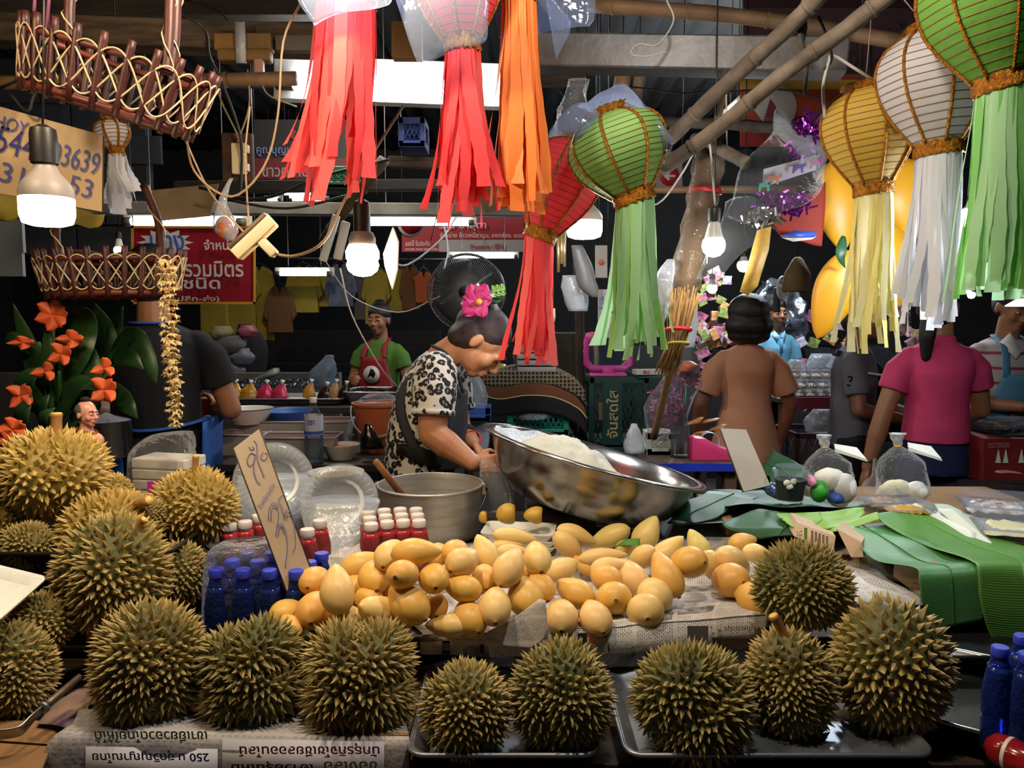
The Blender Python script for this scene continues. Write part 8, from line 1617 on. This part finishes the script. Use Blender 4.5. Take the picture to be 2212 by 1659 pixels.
b = MB(); k = mpp(690, 2.75); b.prism([(-9 * k, 24 * k), (9 * k, 24 * k), (10 * k, 6 * k), (2 * k, -34 * k), (-2 * k, -34 * k), (-10 * k, 6 * k)], .005, at(1190, 690, 2.75)); o = b.build('wooden_leaf', mat('pale_wood', '#a8987c', .6)); tag(o, 'pale wooden leaf pendant of a wind chime beside the red streamers', 'pendant'); MB().tube([at(1190, 666, 2.75), at(1192, 540, 2.75)], .0012, 4).build('cord', M_sock, o); MB().ell(at(1190, 654, 2.75), .008, nu=10, nv=6).build('blue_bead', M_inkb, o)
for i, (x, y1) in enumerate(((1206, 588), (1219, 576), (1213, 570))): MB().tube([at(x, y1, 2.7), at(x, 500, 2.7)], .006, 8).build('chime_tube', mat('chime_brass', '#a08a60', .35, .7), o)
s = psign('white price sheet with pen marks behind the green streamers', 1292, 625, 1340, 730, 3.3, M_whi); ptext('ขาย 250', 1294, 640, 1304, 668, 3.29, M_inkb, s); pbox(s, 1306, 650, 1336, 676, 3.29, M_ink, 'dark_box'); pbox(s, 1309, 653, 1333, 673, 3.285, M_whi, 'white_box'); ptext('ราคา 35', 1298, 690, 1314, 716, 3.29, M_inkb, s)
s = psign('small snack poster hanging beside the cool bulb', 1286, 530, 1312, 600, 3.1, mat('poster_pale', '#9a9490', .6)); MB().tube([at(1299, 566, 3.09), at(1299, 566, 3.094)], .012, 16, side=(1, 0, 0)).build('orange_spot', M_inko, s)
# ============================================================= cone bouquet of foil, flags and gold paper
M_cone = clear('cone_film', '#ffffff', .02, .06, .8, 22, '#dfe6f0', .30)
film_sheet('big clear film cone wrapped round the foil decorations', [(at(1700, 245, 2.3), at(1790, 330, 2.3)), (at(1640, 330, 2.2), at(1770, 420, 2.2)), (at(1590, 420, 2.18), at(1730, 470, 2.18)), (at(1560, 485, 2.2), at(1650, 492, 2.2))], M_cone, seed=14, wr=.03, nu=18)
film_sheet('lower clear film sheet of the foil bouquet by the round bulb', [(at(1560, 440, 2.28), at(1670, 470, 2.28)), (at(1530, 560, 2.3), at(1640, 540, 2.3)), (at(1500, 620, 2.32), at(1550, 625, 2.32))], M_cone, seed=15, wr=.03)
M_ptin = mat('purple_tinsel', '#8a2a9a', .2, .8, col2='#5a2070', sc=60); tinsel('purple glittering tinsel at the top of the foil bouquet', 1738, 295, 60, 80, 2.32, M_ptin, 420, 5); tinsel('purple and silver tinsel lower in the foil bouquet', 1690, 440, 110, 50, 2.3, M_ptin, 320, 6); tinsel('silver foil curls at the bottom of the foil bouquet', 1645, 470, 80, 36, 2.26, mat('silver_foil', '#a8a8ac', .15, .95), 160, 7)
pf = thing('paper_flag', 'white paper with small printed animals in the foil bouquet', 'paper', at(1705, 380, 2.27)); b = MB(); b.hexa([at(1646, 390, 2.27), at(1762, 352, 2.27), at(1762, 352, 2.273), at(1646, 390, 2.273), at(1650, 350 , 2.27), at(1770, 318, 2.27), at(1770, 318, 2.273), at(1650, 350, 2.273)]); b.v = [(x, y, z - .02) for x, y, z in b.v]; b.build('paper', mat('tissue', '#c4bccb', .7, transl=.3), pf, smooth=False)
for x, y, m_ in ((1672, 385, M_inko), (1725, 360, mat('ink_purple', '#5a3a9a', .7)), (1762, 350, mat('ink_magenta', '#a83a7a', .7)), (1652, 400, mat('ink_teal', '#2a8a78', .7))):
    b = MB(); k = mpp(y, 2.26); b.prism([(-12 * k, 4 * k), (10 * k, 6 * k), (15 * k, 12 * k), (17 * k, 4 * k), (10 * k, -2 * k), (10 * k, -13 * k), (6 * k, -13 * k), (5 * k, -4 * k), (-7 * k, -4 * k), (-9 * k, -14 * k), (-13 * k, -14 * k)], .001, at(x, y, 2.262)); b.build('printed_animal', m_, pf, smooth=False)
M_gpap = mat('gold_paper', '#c9a85a', .5, col2='#b08c40', sc=40, transl=.3); b = MB(); b.prism([(x * mpp(560, 2.2), z * mpp(560, 2.2)) for x, z in ((-4, 62), (26, 70), (22, 20), (0, -58), (-20, -78), (-38, -70), (-22, -10))], .002, at(1638, 560, 2.2)); tag(b.build('gold_paper_strip', M_gpap), 'long cut gold paper strip hanging under the foil bouquet', 'paper')
film_sheet('orange-red cloth flag with a blue fish beside the giant mangoes', [(at(1660, 480, 2.4), at(1780, 400, 2.42)), (at(1680, 505, 2.4), at(1780, 470, 2.42)), (at(1690, 520, 2.4), at(1775, 535, 2.42))], mat('red_flag', '#a0301c', .7, transl=.3), seed=16, name='cloth_flag'); b = MB(); k = mpp(508, 2.36); b.prism([(-42 * k, -2 * k), (-10 * k, 10 * k), (30 * k, 8 * k), (40 * k, 2 * k), (28 * k, -6 * k), (-14 * k, -10 * k)], .003, at(1726, 508, 2.37)); o = b.build('paper_fish', mat('fish_blue', '#2a4aa8', .5)); tag(o, 'blue and white paper fish in front of the red flag', 'fish decoration'); b = MB(); b.prism([(-36 * k, -4 * k), (30 * k, -3 * k), (38 * k, 0), (28 * k, -7 * k), (-12 * k, -12 * k)], .002, at(1726, 510, 2.366)); b.build('white_belly', M_enam, o)
# giant mango cut-outs
M_gm = mat('giant_mango', '#d8a020', .45, col2='#cf8f1c', sc=3, sss=.05); gmt = thing('mango_display', 'cluster of giant plastic mangoes behind the yellow and white streamers', 'display', at(1850, 560, 2.5))
for (ax_, ay, bx_, by, w, Y) in ((1850, 540, 1756, 728, 98, 2.45), (1800, 345, 1812, 545, 92, 2.55), (1950, 340, 1965, 520, 120, 2.6), (1905, 480, 1935, 665, 110, 2.6)):
    A, B = at(ax_, ay, Y), at(bx_, by, Y); Lg = (A - B).length; Qm = frame(A - B, (0, -1, 0)).to_4x4(); Qm.translation = (A + B) / 2; r_ = w * mpp(ay, Y) / Lg
    b = mango_mesh(2, r_); b.v = [tuple(Qm @ V((x * Lg, y * Lg * .5, z * Lg))) for x, y, z in b.v]; b.build('giant_mango', M_gm, gmt)
for pts in (((1822, 510, 2.4), (1815, 550, 2.38), (1826, 580, 2.4)), ((1745, 440, 2.5), (1760, 415, 2.48), (1775, 380, 2.5))): lf(gmt, pts, .016, M_sprd)
MB().tube([at(1880, 400, 2.62), at(1880, 100, 2.75)], .006, 8).build('hanging_rod', M_wire, gmt)
# ============================================================= alley stalls behind the customers
table('stall_table', 'sweets stall table behind the woman in the peach blouse', at(1660, 870, 5.4).x, at(1850, 870, 5.4).x, 5.2, 6.1, .93, m=mat('stall_grey', '#55504d', .7))
o = MB().box((at(1775, 875, 5.15).x, 5.19, .90), (.46, .02, .08)).build('pink_cloth', mat('pink_cloth', '#7a1f3c', .5), smooth=False); tag(o, 'pink film hanging along the edge of the sweets stall table', 'cloth')
M_sw = [mat('sweet_%d' % i, a, .3, col2=b_, sc=40, bump=.5, bsc=90) for i, (a, b_) in enumerate((('#a8906a', '#6d5030'), ('#b5a68c', '#8a6a44'), ('#8c6a3c', '#c2b294')))]
pk0 = None
for r_ in range(3):
    for i in range(7):
        x = at(1700 + i * 24 + (r_ % 2) * 6, 850, 5.3).x
        p = (x, 5.30 + r_ * .03 + (r_ == 2) * .05, .93 + r_ * .062)
        if r_ == 2 and i > 4: continue
        lb = 'clear box of brown sweets on the sweets stall, %s from the peach blouse, %s layer' % ((ORD + ['sixth', 'last'])[i], ('bottom', 'middle', 'top')[r_])
        t = clam(lb, 1700, 850, 5.3, .075, .10, .055, M_sw[(i + r_) % 3]); t.location = p; t['group'] = 'sweets boxes on the alley stall'
for i, (x, y, w, Y, m_, lb) in enumerate(((1775, 800, 40, 6.0, M_bagm, 'big clear bag behind the sweets boxes'), (1720, 800, 26, 5.9, M_bagm, 'crumpled clear bag beside the blue polo man'), (1815, 830, 20, 5.6, M_bagm, 'small clear bag at the grey-shirted woman'))): bag('plastic_bag', lb, [(x, y + w, w * .9, Y), (x, y, w, Y), (x, y - w * .9, w * .5, Y)], m_, seed=40 + i, wr=.3)
M_pk = [mat('packet_%d' % i, c_, .25, col2=d_, sc=30) for i, (c_, d_) in enumerate((('#b03a50', '#e0ccd0'), ('#d8d4dc', '#8a68a0'), ('#c87a3c', '#e4c488'), ('#5a8a5c', '#c8b858'), ('#d8889f', '#7a3a68')))]
rn = random.Random(8); struct(MB().box((at(1650, 800, 7.3).x, 7.3, .6), (3.4, .7, 1.2)).build('wall_counter', M_dark, smooth=False))
for i in range(150):
    x0, x1, y0, y1 = ((1500, 1610, 590, 800), (1690, 2010, 655, 790), (1500, 1720, 700, 800))[i % 3]; x, y = rn.uniform(x0, x1), rn.uniform(y0, y1); Y = 6.85 + rn.uniform(0, .3); p = at(x, y, Y); k = mpp(y, Y); w, h = rn.uniform(7, 17) * k, rn.uniform(7, 15) * k; a = rn.uniform(-.6, .6); ca, sa = math.cos(a), math.sin(a)
    b = MB(); b.prism([(u * ca - v * sa, u * sa + v * ca) for u, v in ((-w, -h), (w, -h), (w * .85, 0), (w, h), (-w, h), (-w * .85, 0))], .05, p); o = b.build('snack_packet', M_pk[rn.randrange(5)], smooth=False, bevel=.006); tag(o, 'small bright snack packet on the far alley stalls behind the customers', 'packet', 'snack packets on the far stalls')
film_sheet('rack of glinting silver foil packs behind the man in the sky blue polo', [(at(1640, 610, 6.9), at(1740, 610, 6.9)), (at(1640, 680, 6.9), at(1740, 680, 6.9)), (at(1640, 760, 6.9), at(1730, 760, 6.9))], mat('silver_packs', '#9aa0aa', .2, .8, col2='#4a4e58', sc=14, bump=1, bsc=20), seed=17, wr=.08, nu=30, name='foil_packs')
t = thing('lamp_shade', 'brown fabric hat-shaped shade hanging above the man in the sky blue polo', 'lamp shade', at(1722, 600, 5.0)); b = MB(); k = mpp(600, 5.0); b.lathe([(30 * k, -30 * k), (26 * k, 10 * k), (10 * k, 40 * k), (4 * k, 44 * k)], 24); b.build('shade', mat('shade_brown', '#6a5228', .8, col2='#54401e', sc=8), t, local=True, thick=.004); MB().tube([V((0, 0, 40 * k)), V((0, 0, 1.4))], .004, 5).build('cord', M_sock, t, local=True)
for lb, px, py, Y, r_ in (('small round desk fan beside the brown hat-shaped shade', 1690, 622, 5.2, 24), ('pale transparent fan beside the pink-shirted woman', 1948, 690, 4.3, 34)):
    t = thing('electric_fan', lb, 'fan', at(px, py, Y)); rr = r_ * mpp(py, Y); MB().tube([V((rr * .6 * math.cos(2 * PI * i / 32), .04 * math.cos(2 * PI * i / 32), rr * math.sin(2 * PI * i / 32))) for i in range(32)], .008, 6, closed=True).build('cage_ring', M_cabg, t, local=True); b = MB(); [b.tube([V((0, -.04, 0)), V((rr * .6 * math.cos(2 * PI * i / 36), 0, rr * math.sin(2 * PI * i / 36)))], .002, 4, cap=False) for i in range(36)]; b.build('cage_wire', M_cabg, t, local=True)['kind'] = 'stuff'; MB().tube([V((0, .03, 0)), V((0, .10, 0)), V((0, .1, -rr * 2.2))], .025, 8).build('neck', M_fixd, t, local=True)
RZ = .98; table('stall_table', 'dark sweets counter in front of the aproned man', at(2080, 900, 3.6).x, 3.2, 3.3, 3.72, RZ, m=M_ctr)
for i, (x, y, w, m_, lb) in enumerate(((2000, 898, .10, M_sw[2], 'wrapped brown sweets bundle at the near end of the counter before the aproned man'), (2060, 895, .16, M_sw[0], 'clear box of dark sweets before the aproned man'), (2140, 890, .20, mat('golden_threads', '#c2822c', .4, col2='#a8641c', sc=50), 'clear box of golden egg threads before the aproned man'), (2195, 902, .16, mat('pale_sweet', '#b5a898', .5), 'clear box of pale sweets at the frame edge before the aproned man'))):
    t = clam(lb, x, y, 3.5, w, .14, .05, m_); t.location = (max(t.location.x, at(2080, 900, 3.5).x + .1), 3.42 + .02 * i, RZ)
for i, (x, y0, y1, lb) in enumerate(((2170, 948, 1042, 'red printed carton with drawn white sails under the counter'), (2150, 1052, 1120, 'lower red carton under the counter'))):
    q = [at(2124, y0, 3.25), at(2230, y0, 3.25), at(2230, y1, 3.25), at(2124, y1, 3.25)]; c_ = carton(lb, q, (0, .25, 0)); c_['group'] = 'red cartons under the counter'; [ch for ch in c_.children][0].data.materials[0] = mat('carton_red', '#7a1c18', .6, col2='#6a1614', sc=5)
    if not i:
        ptext('กระทงทอง', 2134, 956, 2180, 968, 3.24, mat('pale_red', '#b06a60', .7), c_, True)
        for xx in (2156, 2172, 2206): b = MB(); b.prism([(0, .03), (.014, -.03), (-.010, -.03)], .002, at(xx, 985, 3.243)); b.build('white_sail', M_enam, c_, smooth=False)
b = MB(); b.box(at(2180, 1090, 3.05), (.30, .22, .16)); tag(b.build('dark_crate', M_crate, smooth=False), 'dark box with pink and brown goods beside the red cartons', 'box'); bag('pink_bundle', 'pink wrapped bundle on the dark box by the red cartons', [(2158, 1020, 8, 3.0), (2175, 1018, 14, 3.0), (2200, 1022, 10, 3.0)], mat('pink_wrap', '#a85a7c', .4, col2='#b89a6a', sc=10), cat='bundle', sq=1.2)
mesh_crate('plastic_crate', 'dark crate with clear-wrapped goods on the ground between the customers', (at(1780, 950, 4.7).x, 4.75, 0), .46, .4, at(1780, 928, 4.7).z, mat('crate_maroon', '#3a1216', .6), rows=3, cols=6); bag('plastic_bag', 'clear crackling wrap of goods in the dark maroon crate', [(1780, 935, 38, 4.7), (1780, 910, 42, 4.7), (1785, 885, 26, 4.7)], M_bagm, wr=.35, seed=50)
